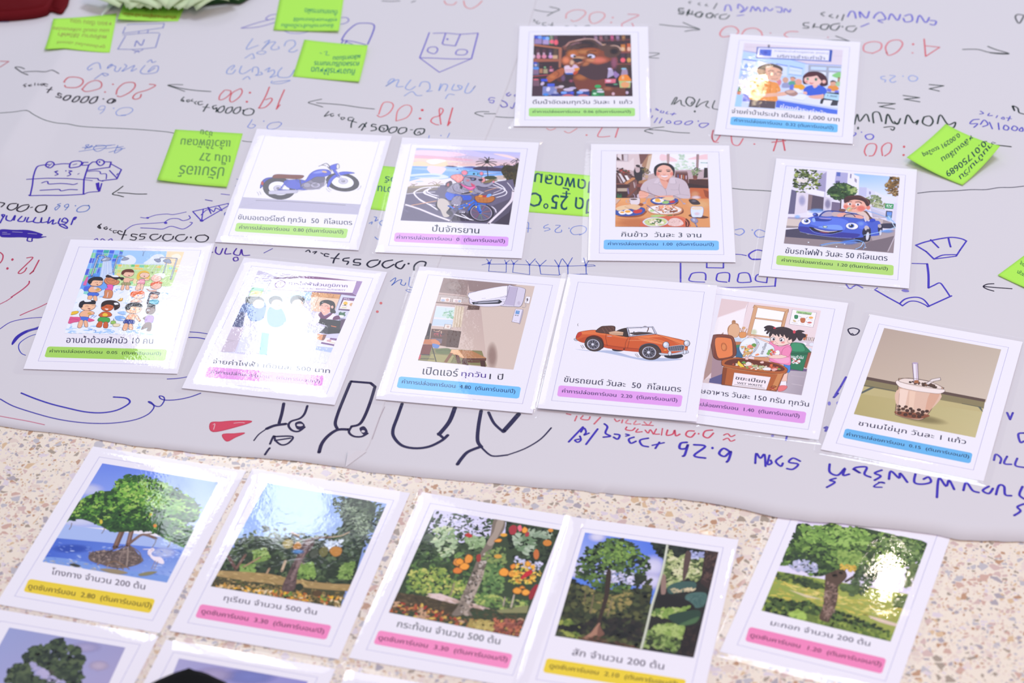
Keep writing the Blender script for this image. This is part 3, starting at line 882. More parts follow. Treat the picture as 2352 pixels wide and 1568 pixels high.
s 7ec0ec -13 385 15 430 53 465 124 464 183 409 187 367 120 389 38 383 4 365
K 4a5a70 5 -13 385 15 430 53 465 124 464 183 409 187 367 120 389 38 383 4 365
e f490a4 2 434 35 2 5 -47
o 7a8aa0 9 2 434 35 2 5 -47
e f490a4 184 431 21 1 3 -34
o 7a8aa0 8 184 431 21 1 3 -34
e 2a3848 105 420 12 1 2 -17
e 2a3848 146 420 8 1 1 -13
s 34303c 18 349 124 346 140 310 118 287 85 296 73 332
s 34303c 162 322 209 326 206 293 178 286
s 8088b0 90 333 120 330 111 303 90 307
f f0909ab0 53 288 27 2 3 -27
s c4783a 168 6 358 4 339 -102 200 -112
K 6a3a1c 5 168 6 358 4 339 -102 200 -112
l a86030 4 208 -12 223 -105
l a86030 4 248 -9 260 -104
l a86030 4 289 -9 295 -102
l d89050 5 175 -41 353 -39
e f0a040 218 4 23 2 2 -21
e c83a3a 259 2 23 2 2 -17
s 7ab0f0 280 -7 290 41 318 53 330 22 301 -11'''),
('caption_text', '''t 26304a 0.9 -224 -545 262 -548 -216 -676 |ปั่นจักรยาน'''),
('label_strip', '''p e2a6f0 -593 -743 -586 -729 -572 -721 557 -716 571 -724 580 -738 585 -866 577 -880 564 -888 -564 -884 -578 -876 -587 -862'''),
('label_text', '''t 3a2a58 0.9 -569 -758 544 -752 -563 -849 |ค่าการปล่อยคาร์บอน  0  (ตันคาร์บอน/ปี)'''),
],
'rice': [
('printed_picture', '''clip -471 -481 502 -472 507 914 -469 893
p c4acac -469 893 507 914 502 -472 -471 -481
p dcc8c8 -469 893 -222 898 -189 638 -465 632
p ece2e2 -391 643 -288 816 -277 586 -353 585
p e8d8d8 -466 742 -337 735 -282 826 -277 566 -465 632
p b8a4a8 -467 888 -340 891 -342 739 -466 747
p 4a3a3a -464 843 -425 783 -419 773 -466 772
p e6d8d8 -453 888 -414 889 -414 763 -458 843
p 6a5252 -414 889 -395 890 -392 774 -406 773
p d8ccd0 -390 880 -348 880 -348 754 -386 759
l e8dcdc 7 -466 752 -337 743
p 7a5450 -227 898 -123 900 -189 717 -211 687
p b08468 -189 717 -123 900 -79 901 -113 669 -135 589 -200 667
p d8bca0 -123 860 -79 901 -91 739 -135 549 -157 608
p f2ecf4 -84 901 4 902 1 572 -135 490 -113 639
p f4f2fa -2 904 504 914 502 602 137 575 2 651
s f4d0d4 4 892 64 883 167 805 167 755 8 772
s f4ced2 293 807 415 880 504 902 506 781 386 799
p f0f0f6 381 799 506 802 504 681 379 679
b 31 40 2.2 1.4 dce8d8,c8dcc4,e4ece0,b8d0b4 150 724 250 806 358 728 377 579 154 595
b 32 20 2 1.5 d0e0cc,b8d0b8 212 886 251 897 260 797 211 796
b 33 14 2 1.5 dce8e0,e8e4e4 8 772 58 783 62 643 7 671
l a8c8c0 16 435 740 500 736
p b89a98 70 906 102 906 94 703 73 703
p a08484 388 905 417 906 405 630 378 629
p c4acb0 154 590 503 612 504 434 152 476
p 6a4440 159 545 289 538 296 283 152 417
p 8a6a68 159 565 284 568 289 533 159 535
l b04a40 12 207 507 206 428
l d8c8c0 11 223 497 222 423
l c06a3a 12 245 498 244 419
l d8b8c8 11 272 488 271 419
l 6a6a98 10 185 506 185 437
p 50322e 298 420 504 424 502 248 295 263
p 3e2a2a 286 341 501 287 502 229 295 244
p 3a3230 465 641 501 641 499 453 455 443
s 7a4a40 343 490 391 491 379 412 352 411
b 35 40 2.2 3 5a7048,7a9060,4a5a3c,94a878 329 628 411 640 425 560 386 491 348 500
l b07058 8 309 420 385 422
l b08468 8 439 423 498 419
p c8693c 306 254 502 248 501 50 308 46
f e8a878c0 358 129 59 1 -2 -87
f f0dce0e0 367 71 59 1 -1 -48
p 9a4a2c 446 228 503 190 501 55 464 93
p 5a3a36 -470 523 -353 535 -287 467 -211 370 -212 59 -469 45
p 6a4a44 -463 326 -352 328 -249 428 -244 117 -351 57 -464 45
b 37 40 2.2 1.8 6a4a48,4a3838,8a5450,3c302e -465 642 -375 594 -309 516 -320 466 -464 483
b 38 24 2 2 b04a40,7a4a40,4a5038 -435 573 -336 565 -309 506 -353 466 -418 514
p e0d6d8 -445 513 -423 514 -368 367 -390 337
p efe6e4 -380 475 -353 476 -320 398 -352 382
p b8a0a0 -461 483 -439 444 -401 327 -422 327
p 7a5854 -342 496 -298 427 -325 397 -353 476
p c88a5c -385 328 -298 437 -249 433 -352 307
l b8705c 8 -466 311 -352 309
p 4a302e -466 301 -352 304 -314 280 -352 240 -462 238
p bca894 -454 229 -352 231 -352 172 -454 170
p 402c2c -462 170 -352 172 -341 57 -467 49
p 7a5048 -320 329 -249 409 -247 252 -308 96 -341 57 -325 173
l 8878a0 13 -346 231 -335 124
l c4b0b0 11 -282 349 -271 242
l a07878 11 -260 350 -260 272
l 8a4a34 12 -351 66 -249 233
b 39 14 2 1.6 2e5a38,3a6a44 -464 122 -411 123 -416 55 -464 54
c b0a0b8 7 -287 125 -271 87 -276 49
s 3a3438 -282 566 -260 626 -222 637 -184 638 -168 568 -190 489 -195 390 -233 370 -271 428
s c8b0b0 -266 616 -222 627 -222 547 -255 537
e 3a3034 -238 662 24 -7 -2 -22
b 40 40 2 2.5 6a5a3c,8a7848,4a4a38 -195 657 -157 628 -102 540 -113 500 -157 519 -184 449
s c8a888 -162 479 -130 480 -135 426 -163 430
p b8845c -228 370 -135 411 -168 293 -233 331
p 8a4a40 -249 311 -190 332 -201 253 -244 252
s 2e2a30 -70 570 -58 650 -14 706 46 724 111 698 149 624 150 535 139 476 126 535 110 594 29 672 -37 591 -44 521 -56 491
s f2b8a4 -45 571 -26 641 29 682 89 663 129 574 128 495 98 416 48 376 5 394 -32 462
s e8a690 -16 433 49 390 114 455 107 328 47 229 -1 316
s c87c66 -11 414 48 376 109 436 91 337 59 376
f f09080b0 -29 512 25 1 0 -45
f f09080b0 120 515 22 0 -1 -45
s 2e2a30 -70 570 -53 650 -14 701 46 722 111 698 146 624 132 574 95 653 29 682 -26 631 -42 551 -48 472 -62 501
c 2a2628 8 -31 576 -10 588 15 582
c 2a2628 8 61 585 83 595 110 586
e 3a3230 -7 560 22 0 0 -12
e 3a3230 86 564 22 0 0 -12
c c88070 6 28 511 41 498 55 511
s f8f0f6 3 483 44 474 82 484 60 454 27 452
c c06a60 6 -2 488 44 477 88 491
c b8706a 5 22 444 49 439 68 450
s cdbcc4 -206 195 -206 253 -168 352 -92 412 -16 433 0 355 50 219 81 337 109 446 201 428 265 360 295 244 309 118 297 51 206 54 121 105 -29 92 -137 109 -190 176
s bba8b4 -136 274 -125 196 -83 120 -104 119 -142 196
s d8c8d0 -71 334 -27 423 -11 355 5 296 -39 320
s d8c8d0 109 436 163 417 162 334 102 328
c 9a8a94 4 -76 319 -28 325 -11 355
c 9a8a94 4 102 323 161 329 157 407
c 9a8a94 4 -22 315 26 258 57 181 59 104
c 9a8a94 4 199 320 192 222 202 135
c a89aa4 4 106 211 149 207 187 217
c 9a8a94 4 132 95 197 126 293 108
p f0aa90 -61 91 126 105 134 57 -56 53
s f0b09a -231 107 -222 175 -179 186 -126 138 -137 80 -169 51 -223 50
c c07860 4 -222 136 -179 147 -147 128
c c07860 4 -222 98 -180 108 -147 90
s cdbcc8 -249 97 -231 127 -228 50 -244 59
l 7a4a3c 8 -252 206 -179 176 -13 73
p e09a62 -472 43 503 49 502 -472 -471 -481
g f0b070 e8a066 e8a066 e0905e -472 43 -137 45 -143 -159 -472 -156
f f4cc90a0 397 -62 160 3 -2 -114
f d08050b0 -244 -415 264 6 0 -112
s e0906099 -456 -335 -308 -342 -376 -362
p d8b4a0 -469 21 -418 17 -468 -80
l 9a5a40 5 -418 17 -468 -80
e 9a5030 -212 -75 32 1 0 -29
s e6d8dc -327 28 -276 44 -220 40 -223 -56 -255 -80 -313 -67
K 9a7a78 4 -327 28 -276 44 -220 40 -223 -56 -255 -80 -313 -67
e 5a4038 -282 22 38 1 0 -13
K c0a8a8 8 -327 9 -356 4 -359 -30 -324 -48
l a898a8 8 -142 42 -164 -35
s b0a4b8 -191 -46 -169 -26 -148 -40 -169 -62
l a898a8 8 195 49 237 -46
s b0a4b8 226 -47 248 -32 258 -55 237 -61
s 8a4a30 -105 -15 23 -89 157 -67 189 1 130 -87 -30 -90
s 3f56a4 -107 -1 -72 48 40 67 153 48 181 5 130 -53 23 -70 -73 -53
K 24306a 4 -107 -1 -72 48 40 67 153 48 181 5 130 -53 23 -70 -73 -53
s f4ece6 -89 4 -51 44 3 40 34 12 2 -37 -51 -33
e f4b448 -35 25 26 1 0 -21
e f4b448 -30 -4 32 1 0 -19
s e8c49a 13 40 56 70 121 66 145 43 104 4 45 17
s a0c878 10 -41 34 -3 77 -2 85 -35 55 -55
c 5a8a40 3 23 -32 50 -12 77 -26
s c83c34 88 -21 109 4 147 4 141 -29 103 -40
s 46383c 291 27 366 33 410 -52 327 -59
f 8a808ca0 345 4 32 1 -1 -29
s 8a4a30 204 -123 235 -170 224 -227 154 -266 128 -257
s d8a07c -148 -169 -127 -102 -30 -76 103 -73 204 -114 224 -170 181 -237 48 -261 -85 -243
K 9a5a40 4 -148 -169 -127 -102 -30 -76 103 -73 204 -114 224 -170 181 -237 48 -261 -85 -243
s f4ecea -130 -163 -95 -110 -4 -85 119 -92 203 -142 192 -199 101 -234 -31 -237 -106 -210
b 41 90 1.5 2 c87048,b05a34,d8905c,e8a878,8a4a2c -84 -148 -4 -85 119 -92 187 -152 128 -220 -5 -213
s f4a47c -17 -109 18 -89 33 -127 1 -146
s f4b494 55 -117 76 -88 97 -116 76 -145
s b8d890 -114 -177 -90 -163 -68 -195 -106 -206
l 5a64a8 9 -148 -83 -95 -148
l 7a5040 8 -105 -139 -10 -241
s 8a4a30 107 -192 155 -172 176 -190 128 -215
s 3f56a4 -470 -194 -404 -117 -212 -122 -164 -169 -191 -245 -297 -285 -403 -292 -470 -260
K 24306a 4 -470 -194 -404 -117 -212 -122 -164 -169 -191 -245 -297 -285 -403 -292 -470 -260
s 9a5230 -456 -293 -350 -296 -212 -264 -159 -188 -148 -216 -212 -293 -350 -314
s ecc89c -465 -147 -415 -103 -335 -87 -297 -143 -372 -173 -446 -194
s e8c098 -375 -116 -329 -77 -255 -76 -209 -118 -255 -175 -308 -153
c a8703c 5 -375 -121 -308 -162 -255 -180
s f8f0ea -441 -212 -404 -193 -366 -225 -377 -258 -419 -259
e f4ac40 -401 -221 23 0 0 -15
s f8f0ea -382 -192 -345 -168 -308 -200 -292 -228 -329 -262 -361 -249
e f4ac40 -344 -206 31 1 0 -23
s d04038 -289 -200 -244 -170 -196 -170 -207 -222 -265 -237
s 6a4030 284 -264 340 -243 488 -288 445 -317 339 -309
s dfe8fa 313 -121 375 -101 438 -123 424 -279 371 -295 318 -282
K 8a90b8 4 313 -121 375 -101 438 -123 424 -279 371 -295 318 -282
e f0d8c0 374 -134 59 1 -1 -28
f f0d0d0a0 372 -233 37 1 -1 -38
s b0d080 -111 -291 -64 -261 27 -269 37 -306 -32 -308
s 5a8a44 26 -307 69 -268 122 -262 74 -315
s d8694a -215 -475 -207 -396 -138 -329 101 -277 233 -302 279 -386 273 -477 -139 -486
s 6a3428 254 -321 295 -385 283 -469 252 -470
c f09070 6 90 -286 207 -303 269 -386 268 -461
s ecc8c0 68 -427 90 -343 148 -313 206 -350 231 -415 194 -457 115 -464
b 43 60 0.9 2 f4dcd4,d8b0a8,e8c8c0,c89c94 68 -427 90 -343 148 -313 206 -350 229 -415 194 -453 115 -464
s e6e0ea -191 -386 -138 -324 -58 -308 31 -325 73 -381 52 -437 -33 -476 -112 -478 -170 -442
K 9a8a98 5 -191 -386 -138 -324 -58 -308 31 -325 73 -381 52 -437 -33 -476 -112 -478 -170 -442
s c8d48c -173 -386 -128 -343 -43 -322 42 -344 63 -385 20 -447 -75 -463 -144 -451
b 44 26 2.4 2 3a6a3c,2e5a34,5a8a50 -128 -385 -53 -336 0 -345 9 -429 -107 -431
b 45 26 1.8 1.4 f4e4cc,e8d4b4,f8ece0 -170 -376 -117 -338 52 -372 9 -429 -54 -449 -96 -412
s 9894b4 304 -338 328 -310 365 -323 380 -369 364 -403 327 -389
K 5a5878 3 304 -338 328 -310 365 -323 380 -369 364 -403 327 -389
l 8a86a8 15 350 -403 368 -468
e c4c0d8 338 -347 12 -12 -5 -15'''),
('caption_text', '''t 26304a 0.9 -406 -558 410 -557 -409 -658 |กินข้าว  วันละ 3 จาน'''),
('label_strip', '''p 7cc0fa -586 -740 -578 -725 -564 -717 563 -709 577 -717 585 -731 583 -858 575 -872 561 -880 -566 -889 -580 -881 -588 -867'''),
('label_text', '''t 1d4268 0.9 -542 -750 533 -741 -543 -829 |ค่าการปล่อยคาร์บอน  1.00  (ตันคาร์บอน/ปี)'''),
],
'ev': [
('printed_picture', '''clip -540 -487 566 -497 571 908 -537 915
p e8e2f2 -537 915 571 908 566 -497 -540 -487
g 9cc4f4 b8d0f6 e4e8f8 dce6f8 90 916 568 907 555 504 160 535
p d6d0e4 -305 938 -107 927 -90 366 -197 416 -287 669
p a49cc0 -265 808 -198 897 -185 517 -278 537
p ece8f6 -193 920 -98 928 -100 663 -108 363 -177 397
p b0acd4 -98 928 28 924 29 694 -99 697
p 5a6cb8 -91 912 -51 913 -49 834 -89 833
p 6a6490 -90 743 -47 750 -47 705 -90 698
p f0edf8 28 924 149 857 161 513 40 517
p 8a84a8 51 899 67 896 67 811 53 815
p a098b0 101 828 127 798 128 730 105 761
p c4c4e4 160 657 238 663 242 480 161 513
p dcdcf0 239 657 327 592 336 406 242 480
p 8a88b0 266 595 285 586 285 531 269 540
p e6e6f4 326 603 427 530 549 503 561 352 341 319
p 6a6484 -538 510 -481 485 -462 60 -539 49
p e2d8e4 -482 496 -358 470 -351 109 -473 48
f a8a8d0b0 -414 318 42 6 9 -119
p f2eef4 -395 564 -197 515 -194 427 -370 468
p 5c5060 -357 448 -193 411 -185 155 -346 121
p 8a7478 -357 448 -313 432 -310 126 -346 121
p d8d0e0 -194 427 -111 406 -96 82 -185 144
f 8a84a8c0 -146 292 36 5 7 -108
p 7a6c88 -107 341 -16 333 -13 180 -103 178
p efeaf4 -353 141 -95 157 -102 70 -341 56
p b0a4b8 -535 -5 -290 10 -333 -61 -538 -37
p d8c8c0 -538 -37 -370 -34 -409 -158 -539 -177
p 9a8c8c -540 -166 -415 -159 -419 -191 -540 -209
p efeaf4 -542 -220 -413 -185 -417 -212 -540 -251
b 50 150 2.6 1.8 2c3a20,46542c,5c6c34,7a8a48,a4b060 -546 903 -304 927 -229 813 -243 754 -292 747 -247 630 -267 561 -364 547 -486 551 -527 601
b 51 30 2.4 2.2 e4dcd8,f4e8dc,c8ccb0 -486 719 -365 737 -408 652 -475 642
b 52 20 2 2 5c6c34,3c4a28 -527 601 -375 534 -418 461 -480 474
s 34482e -167 520 -136 613 -91 665 -69 701 29 705 112 639 140 565 97 470 9 424 -73 379 -112 428
b 53 140 2.4 1.6 24381f,34502c,46683a,2c4426,6a8848 -178 496 -136 613 -91 665 -81 711 28 716 137 620 148 544 68 455 -49 383 -112 428
b 54 30 2.2 1.6 88a45c,a8bc78 24 682 118 639 135 553 76 522
l 4a3c3a 11 -15 421 -9 224
l 4a3c3a 5 -10 334 -50 404
b 55 60 2.2 1.6 8a9a70,a4b080,74845c 243 459 306 534 392 492 385 392 289 378
b 56 50 2.0 1.6 a4ac80,8a9468,c4c8a0 289 378 407 439 453 358 439 269 343 276
l 7a6a5c 7 314 370 313 272
b 57 130 2.4 1.8 7a5a2c,96703a,5c4628,a88850 470 904 569 896 566 528 522 566 457 667 409 772 450 822
b 58 20 2 2 96703a,7a5a2c,c4b088 408 682 469 669 560 527 473 581
p 2e9a58 447 388 531 389 529 298 445 297
t f2f8f2 1.6 462 368 518 367 461 332 |EV
l e8f4ea 5 460 320 521 320
p 4a4a60 458 255 524 254 523 130 458 131
p 6a94e0 468 235 519 237 518 172 469 176
p dcd8e8 535 414 565 407 562 71 537 89
g c8c8e4 d8d8ec c8c0d0 b8b0c4 293 312 451 270 458 120 326 122
c f2f2fa 5 294 291 380 249 454 217
c d8d8e8 4 302 249 382 217 449 184
g 8a7c84 a08e90 94868c 7c7078 -537 -251 -371 -195 -391 -493 -540 -487
p 948488 -540 -487 -540 -241 -304 -291 170 -295 570 -130 570 -183 566 -497
p 4c465c -540 -241 -412 -201 -316 -293 171 -305 290 -319 115 -366 -180 -368 -533 -372
p b0a0a4 319 -199 565 -67 570 -183 349 -321
p a49498 387 110 563 28 567 -56 425 -67
p c8b8b8 327 112 436 85 431 -66 347 -57
s 3c3a50 422 7 563 28 567 -46 431 -66
p 7a6c74 325 -324 567 -194 498 -486 170 -493
c c4b8c0 9 510 -485 558 -248 567 -184
f 8ab8f8b0 -251 145 101 15 4 -54
f 9cc4fac0 -440 9 36 5 3 -43
s 4a60c8 -414 -169 -408 -93 -370 -34 -291 31 -232 51 30 79 235 44 307 33 389 56 417 -15 424 -162 402 -208 321 -236 228 -276 53 -312 -149 -300 -317 -282 -391 -251
s 3a3a98 -414 -169 -391 -251 -317 -282 -149 -300 53 -312 159 -296 213 -215 47 -207 -132 -202 -313 -165
s 5f7ae2 -356 -64 -266 13 -28 48 82 0 64 -99 38 -166 -135 -160 -281 -117
s 7da0f2 -208 -139 -103 -91 4 -86 32 -157 -74 -172 -194 -158
s 5a74e0 166 -9 236 23 287 -34 238 -116 195 -101
s 2f3f9a -289 -1 -172 38 -86 18 -131 -31 -262 -40
s 94b4f6 -288 -11 -266 13 -250 -49 -273 -63
s 9a94d8 -219 26 -111 31 -98 11 -194 8
f 8aacf4c0 215 -23 41 6 3 -53
e 2f3a8a -258 74 30 -5 -1 -32
e 5f74d0 -270 78 18 3 1 -19
s 4a66b4 -221 52 -167 152 -96 168 115 156 230 130 247 41 90 66 -89 61
s b4a8c0 -197 61 -154 138 -95 147 -90 72
s c8b0b0 -83 148 25 154 176 133 233 87 150 75 30 79 -78 73
s 2c3c8a -220 50 -167 158 -36 175 230 140 253 36 241 34 225 118 -35 155 -160 142 -208 49
s d8d0e4 229 151 249 111 266 27 250 36
e 7a5048 11 195 36 5 2 -28
s 6a4a3c 226 205 262 210 302 129 328 90 294 64 267 124
s e2c8bc 157 162 226 205 278 137 293 74 271 39 243 110
s eaa898 -38 101 -4 138 37 155 51 125 12 76 -30 70
s eaa898 135 126 207 126 239 88 210 67 143 84
c 2c3060 12 36 79 46 113 116 134 148 96
s f0b4a0 17 283 37 362 101 405 191 407 255 340 281 311 277 267 247 262 214 203 144 176 71 193 33 231
f f08070d0 200 255 54 8 4 -65
f f08878c0 43 265 30 4 3 -43
e e88a78 273 286 20 3 2 -39
s 4a2c2e 23 338 16 403 43 462 102 487 174 498 237 458 281 420 288 355 269 309 250 317 217 389 143 411 89 392 44 341
c 7a5248 9 175 482 251 427 279 354
c 6a443e 8 56 453 127 475 189 451
c 4a2c2a 12 139 366 175 377 200 353
c 4a2c2a 8 61 355 79 368 97 366
e f4eef4 78 322 20 3 1 -22
e 3a3030 83 320 10 1 1 -18
e f4eef4 163 324 24 4 1 -22
e 3a3030 165 322 10 1 1 -18
f e89078c0 120 287 24 4 2 -37
c 7a3a38 7 104 241 128 239 151 264
e e8dc90 81 221 27 4 2 -39
o c0a060 4 81 221 27 4 2 -39
c 6ab0d0 8 63 219 77 248 96 234
c e87890 8 71 193 91 201 102 230
c f0a050 7 75 231 88 217 83 195
e f4f2fa -347 -63 49 7 4 -55
o 3a4488 5 -347 -63 49 7 4 -55
e 5a74c8 -342 -57 24 3 2 -32
e 1e2438 -340 -53 15 2 2 -23
e f4f4fa -350 -47 6 1 1 -8
e f4f2fa 126 -81 64 1 1 -61
o 3a4488 5 126 -81 64 1 1 -61
e 5a74c8 119 -78 31 5 2 -40
e 1e2438 119 -76 20 3 2 -27
e f4f4fa 108 -62 7 1 1 -11
s c8d8d0 -166 -122 -128 -122 -132 -149 -159 -151
K 2a4a40 5 -166 -122 -128 -122 -132 -149 -159 -151
s 262030 -307 -164 -278 -160 -192 -190 -96 -202 -14 -185 39 -171 -23 -234 -117 -247 -213 -235 -274 -212
s d8ccd0 -259 -173 -180 -198 -96 -207 -14 -190 -95 -223 -191 -216
s 8a4048 -201 -233 -142 -225 -94 -234 -141 -248
c 8aa4f0 5 -300 -184 -248 -251 -151 -274 -69 -256 40 -187
c a8b8e8 4 -396 -262 -245 -293 -66 -309 135 -300
s 2a2640 236 -190 249 -103 301 -74 322 -146 319 -304 279 -342 192 -365 170 -295 251 -262
e c8bcc0 278 -99 17 -43 -19 -24
e 3a3440 291 -224 26 -3 -3 -115
o 1e1c28 5 291 -224 26 -3 -3 -115
e d8d8e4 293 -240 16 -2 -2 -75
o 8a8898 4 293 -240 16 -2 -2 -75
s 2a2640 390 -82 417 -15 436 -44 435 -150 414 -206
e d8d8e4 421 -158 12 0 -1 -55
o 8a8898 3 421 -158 12 0 -1 -55
e c0b4b8 406 -38 14 -26 -13 -22
s 2f48c0 305 71 340 87 360 57 331 26 301 27
f 9cd0ffb0 494 125 36 5 3 -75
c d0ecff 7 486 157 520 65 567 -56
c b8dcff 8 256 -229 400 -155 515 -75 566 -35
f 6aa8f8a0 487 -121 82 12 2 -42
c 8ac0fc 8 249 230 384 174 506 106 563 28
c 74a8f4 13 -173 -471 -59 -413 57 -385 172 -326 250 -346
c c8e4ff 5 -161 -485 -29 -424 116 -387 233 -369
c a8d0ff 8 256 -345 237 -432 181 -492
c 8abcf8 5 262 -355 277 -415 263 -480
f 5a90f0a0 116 -376 105 16 3 -52
e eaf4ff -294 -439 7 1 1 -10
e eaf4ff -8 -473 7 1 1 -10
e eaf4ff 71 -414 6 1 0 -8
e eaf4ff 285 -445 6 1 0 -8'''),
('caption_text', '''t 26284a 0.9 -515 -544 512 -529 -515 -658 |ขับรถไฟฟ้า วันละ 50 กิโลเมตร'''),
('label_strip', '''p b2dc70 -593 -728 -586 -714 -572 -706 558 -709 572 -717 580 -731 583 -867 576 -881 562 -889 -568 -871 -582 -863 -590 -848'''),
('label_text', '''t 2c4038 0.9 -538 -744 522 -742 -537 -824 |ค่าการปล่อยคาร์บอน  1.20 (ตันคาร์บอน/ปี)'''),
],
'shower': [
('printed_picture', '''clip -469 -503 400 -497 465 923 -474 915
p d8e4fa -474 915 465 923 400 -497 -469 -503
p 6fa4ec -474 915 -162 926 -127 300 -462 66 -474 263
p 7ab8ee -474 915 -434 913 -433 863 -478 863
p 4f6edc -431 913 -365 916 -364 865 -430 863
p 3cb0a4 -362 916 -302 917 -300 860 -362 863
p 4a6ae0 -301 915 -250 914 -247 852 -298 858
p 8ac4f4 -248 918 -200 918 -194 854 -245 856
p 7ccf9a -198 922 -164 924 -162 892 -198 893
p 86d49c -477 859 -435 858 -429 771 -472 771
p 3f78e0 -431 859 -366 858 -364 805 -422 766
p 8ad4a0 -350 857 -302 854 -301 818 -346 806
p 5a90ea -299 844 -248 841 -244 775 -291 783
p 3cb6a8 -247 836 -207 833 -202 777 -242 780
p 4a62d4 -476 763 -430 763 -430 679 -472 681
p 66a8f0 -421 761 -361 759 -359 692 -417 679
p 4a6ae0 -249 769 -201 770 -200 719 -246 720
p 7ab4f0 -475 674 -430 673 -427 582 -472 585
p 3fa0c8 -405 680 -362 677 -360 606 -405 609
p 84cf9e -363 682 -328 684 -322 613 -360 606
p 4a62d0 -473 577 -437 574 -430 476 -473 476
p 8ad8a4 -437 587 -371 600 -370 509 -430 481
p 5070d8 -365 600 -336 607 -337 521 -364 509
p 86d4a0 -478 468 -433 468 -436 365 -473 358
p 5a98e8 -429 476 -309 532 -293 332 -421 266
p 4a6ad8 -435 275 -367 289 -374 209 -430 196
p 8ad8cc -427 196 -370 189 -379 120 -420 88
p 5a78d4 -205 911 -164 889 -168 845 -196 849
c d4e8fc 3 -452 914 -433 325
c d4e8fc 3 -365 916 -360 489
c d4e8fc 3 -305 915 -303 502
c d4e8fc 3 -251 918 -240 515
c d4e8fc 3 -200 920 -182 518
c d4e8fc 3 -472 861 -156 846
c d4e8fc 3 -473 767 -159 769
c d4e8fc 3 -476 676 -160 682
c d4e8fc 3 -473 577 -168 600
p a8d0f8 -162 926 282 927 306 715 -158 672 -156 784
s e8f0fc -144 693 -134 796 -89 839 -35 811 0 751 -22 678
s e8f0fc 94 694 123 767 167 852 237 865 289 806 306 715
p f6dcae 286 924 465 921 459 621 364 657 296 704
s fbeed4 347 850 401 884 446 834 419 782 368 800
p c8e49c -199 670 358 687 452 630 477 320 208 307 -146 309
p f4c86a -164 669 -128 669 -126 632 -162 633
p 6ccc84 -33 673 3 672 4 634 -32 635
p f4c060 6 672 48 672 50 631 8 633
p 8ad8b4 51 672 99 672 102 623 53 629
p b8dc70 102 672 140 672 142 633 103 634
p f6d070 6 627 96 621 97 588 10 590
p d8e07a -153 585 -123 584 -122 531 -151 530
p 7cd8a0 -195 649 -165 649 -166 590 -190 591
p b8e0a0 -22 587 38 585 40 539 -20 541
p f4d890 -152 520 -111 520 -111 461 -153 464
p f2cc70 231 665 273 662 268 626 226 629
p 88d0e0 360 646 390 643 387 607 360 611
p f4c880 426 609 456 605 455 560 425 563
p b8e08a 232 625 281 622 276 581 228 584
p f4e0a8 32 428 67 430 76 350 41 349
p 9ae0a0 12 377 41 377 45 329 15 329
c eef8e8 3 -191 627 443 610
c eef8e8 3 -189 584 446 559
c eef8e8 3 -189 526 447 489
p f0f4fc -129 310 208 307 478 311 400 -497 -469 -503 -471 164 -222 98
b 60 90 3.0 2.5 b8d4f6,d4e6fb,9cc4f0,e8f2fd -462 66 -143 290 210 297 432 209 400 -497 -469 -503
b 61 50 3.4 24 a4ccf4,c4defa -475 -370 374 -356 400 -497 -469 -503
s e8f2fc -475 184 -462 234 -427 206 -420 147 -455 86 -478 85
g e4f0fda0 e4f0fda0 dcecfcd0 dcecfcd0 -336 724 -253 728 -168 418 -304 331
l e8f4fe 4 -322 715 -291 412
l cfe4fb 4 -302 705 -254 374
l e8f4fe 4 -284 706 -223 396
l cfe4fb 4 -269 717 -199 457
l e8f4fe 4 -128 734 -123 612
l dcecfc 3 -110 730 -81 614
l e8f4fe 4 -93 736 -36 627
l dcecfc 3 201 730 141 605
l e8f4fe 4 220 726 184 567
l dcecfc 3 238 727 236 539
l dcecfc 4 300 715 276 551
l e8f4fe 4 323 716 344 534
l dcecfc 3 346 722 379 607
c 7a8098 3 34 922 49 887 50 835 57 831 55 887 62 919
l 3c4058 20 -399 772 -399 462
l b8c0d4 12 -399 772 -399 462
c 3c4058 18 -399 772 -396 814 -348 816 -310 777
c b8c0d4 10 -399 772 -396 814 -348 816 -310 777
s 9aa4ba -354 723 -334 775 -300 787 -262 761 -288 726
K 3c4058 4 -354 723 -334 775 -300 787 -262 761 -288 726
e c8d0e0 -326 750 20 15 6 -13
l 3c4058 16 -200 792 -194 538
l b8c0d4 9 -200 792 -194 538
c 3c4058 14 -200 792 -191 811 -150 815 -121 791
c b8c0d4 9 -200 792 -191 811 -150 815 -121 791
s 9aa4ba -148 744 -134 780 -109 792 -77 773 -106 744
K 3c4058 4 -148 744 -134 780 -109 792 -77 773 -106 744
s 9aa4ba 181 768 203 783 234 781 253 741 226 726
K 3c4058 4 181 768 203 783 234 781 253 741 226 726
s 9aa4ba 276 749 300 781 335 783 366 718 323 718
K 3c4058 4 276 749 300 781 335 783 366 718 323 718
c 3c4058 13 234 778 247 809 319 808 404 801
c b8c0d4 8 234 778 247 809 319 808 404 801
l 3c4058 16 410 797 409 437
l b8c0d4 10 410 797 409 437
l 3c4058 12 317 715 316 543
l b8c0d4 7 317 715 316 543
s e06aa4 -453 304 -444 435 -427 426 -422 386 -421 296 -439 295
c 3a3a50 5 -436 440 -399 447 -365 454
c 4a4a60 3 -233 506 -205 515 -165 524
s f4b890 -380 238 -364 274 -316 271 -263 244 -251 215 -286 183 -356 180 -380 208
K 5a3030 4 -380 238 -364 274 -316 271 -263 244 -251 215 -286 183 -356 180 -380 208
s 4a70d8 -367 174 -272 169 -271 120 -362 120
K 28386a 3 -367 174 -272 169 -271 120 -362 120
s f4b890 -361 116 -320 118 -321 63 -356 62
K 5a3030 3 -361 116 -320 118 -321 63 -356 62
s f4b890 -310 113 -279 117 -258 42 -288 45
K 5a3030 3 -310 113 -279 117 -258 42 -288 45
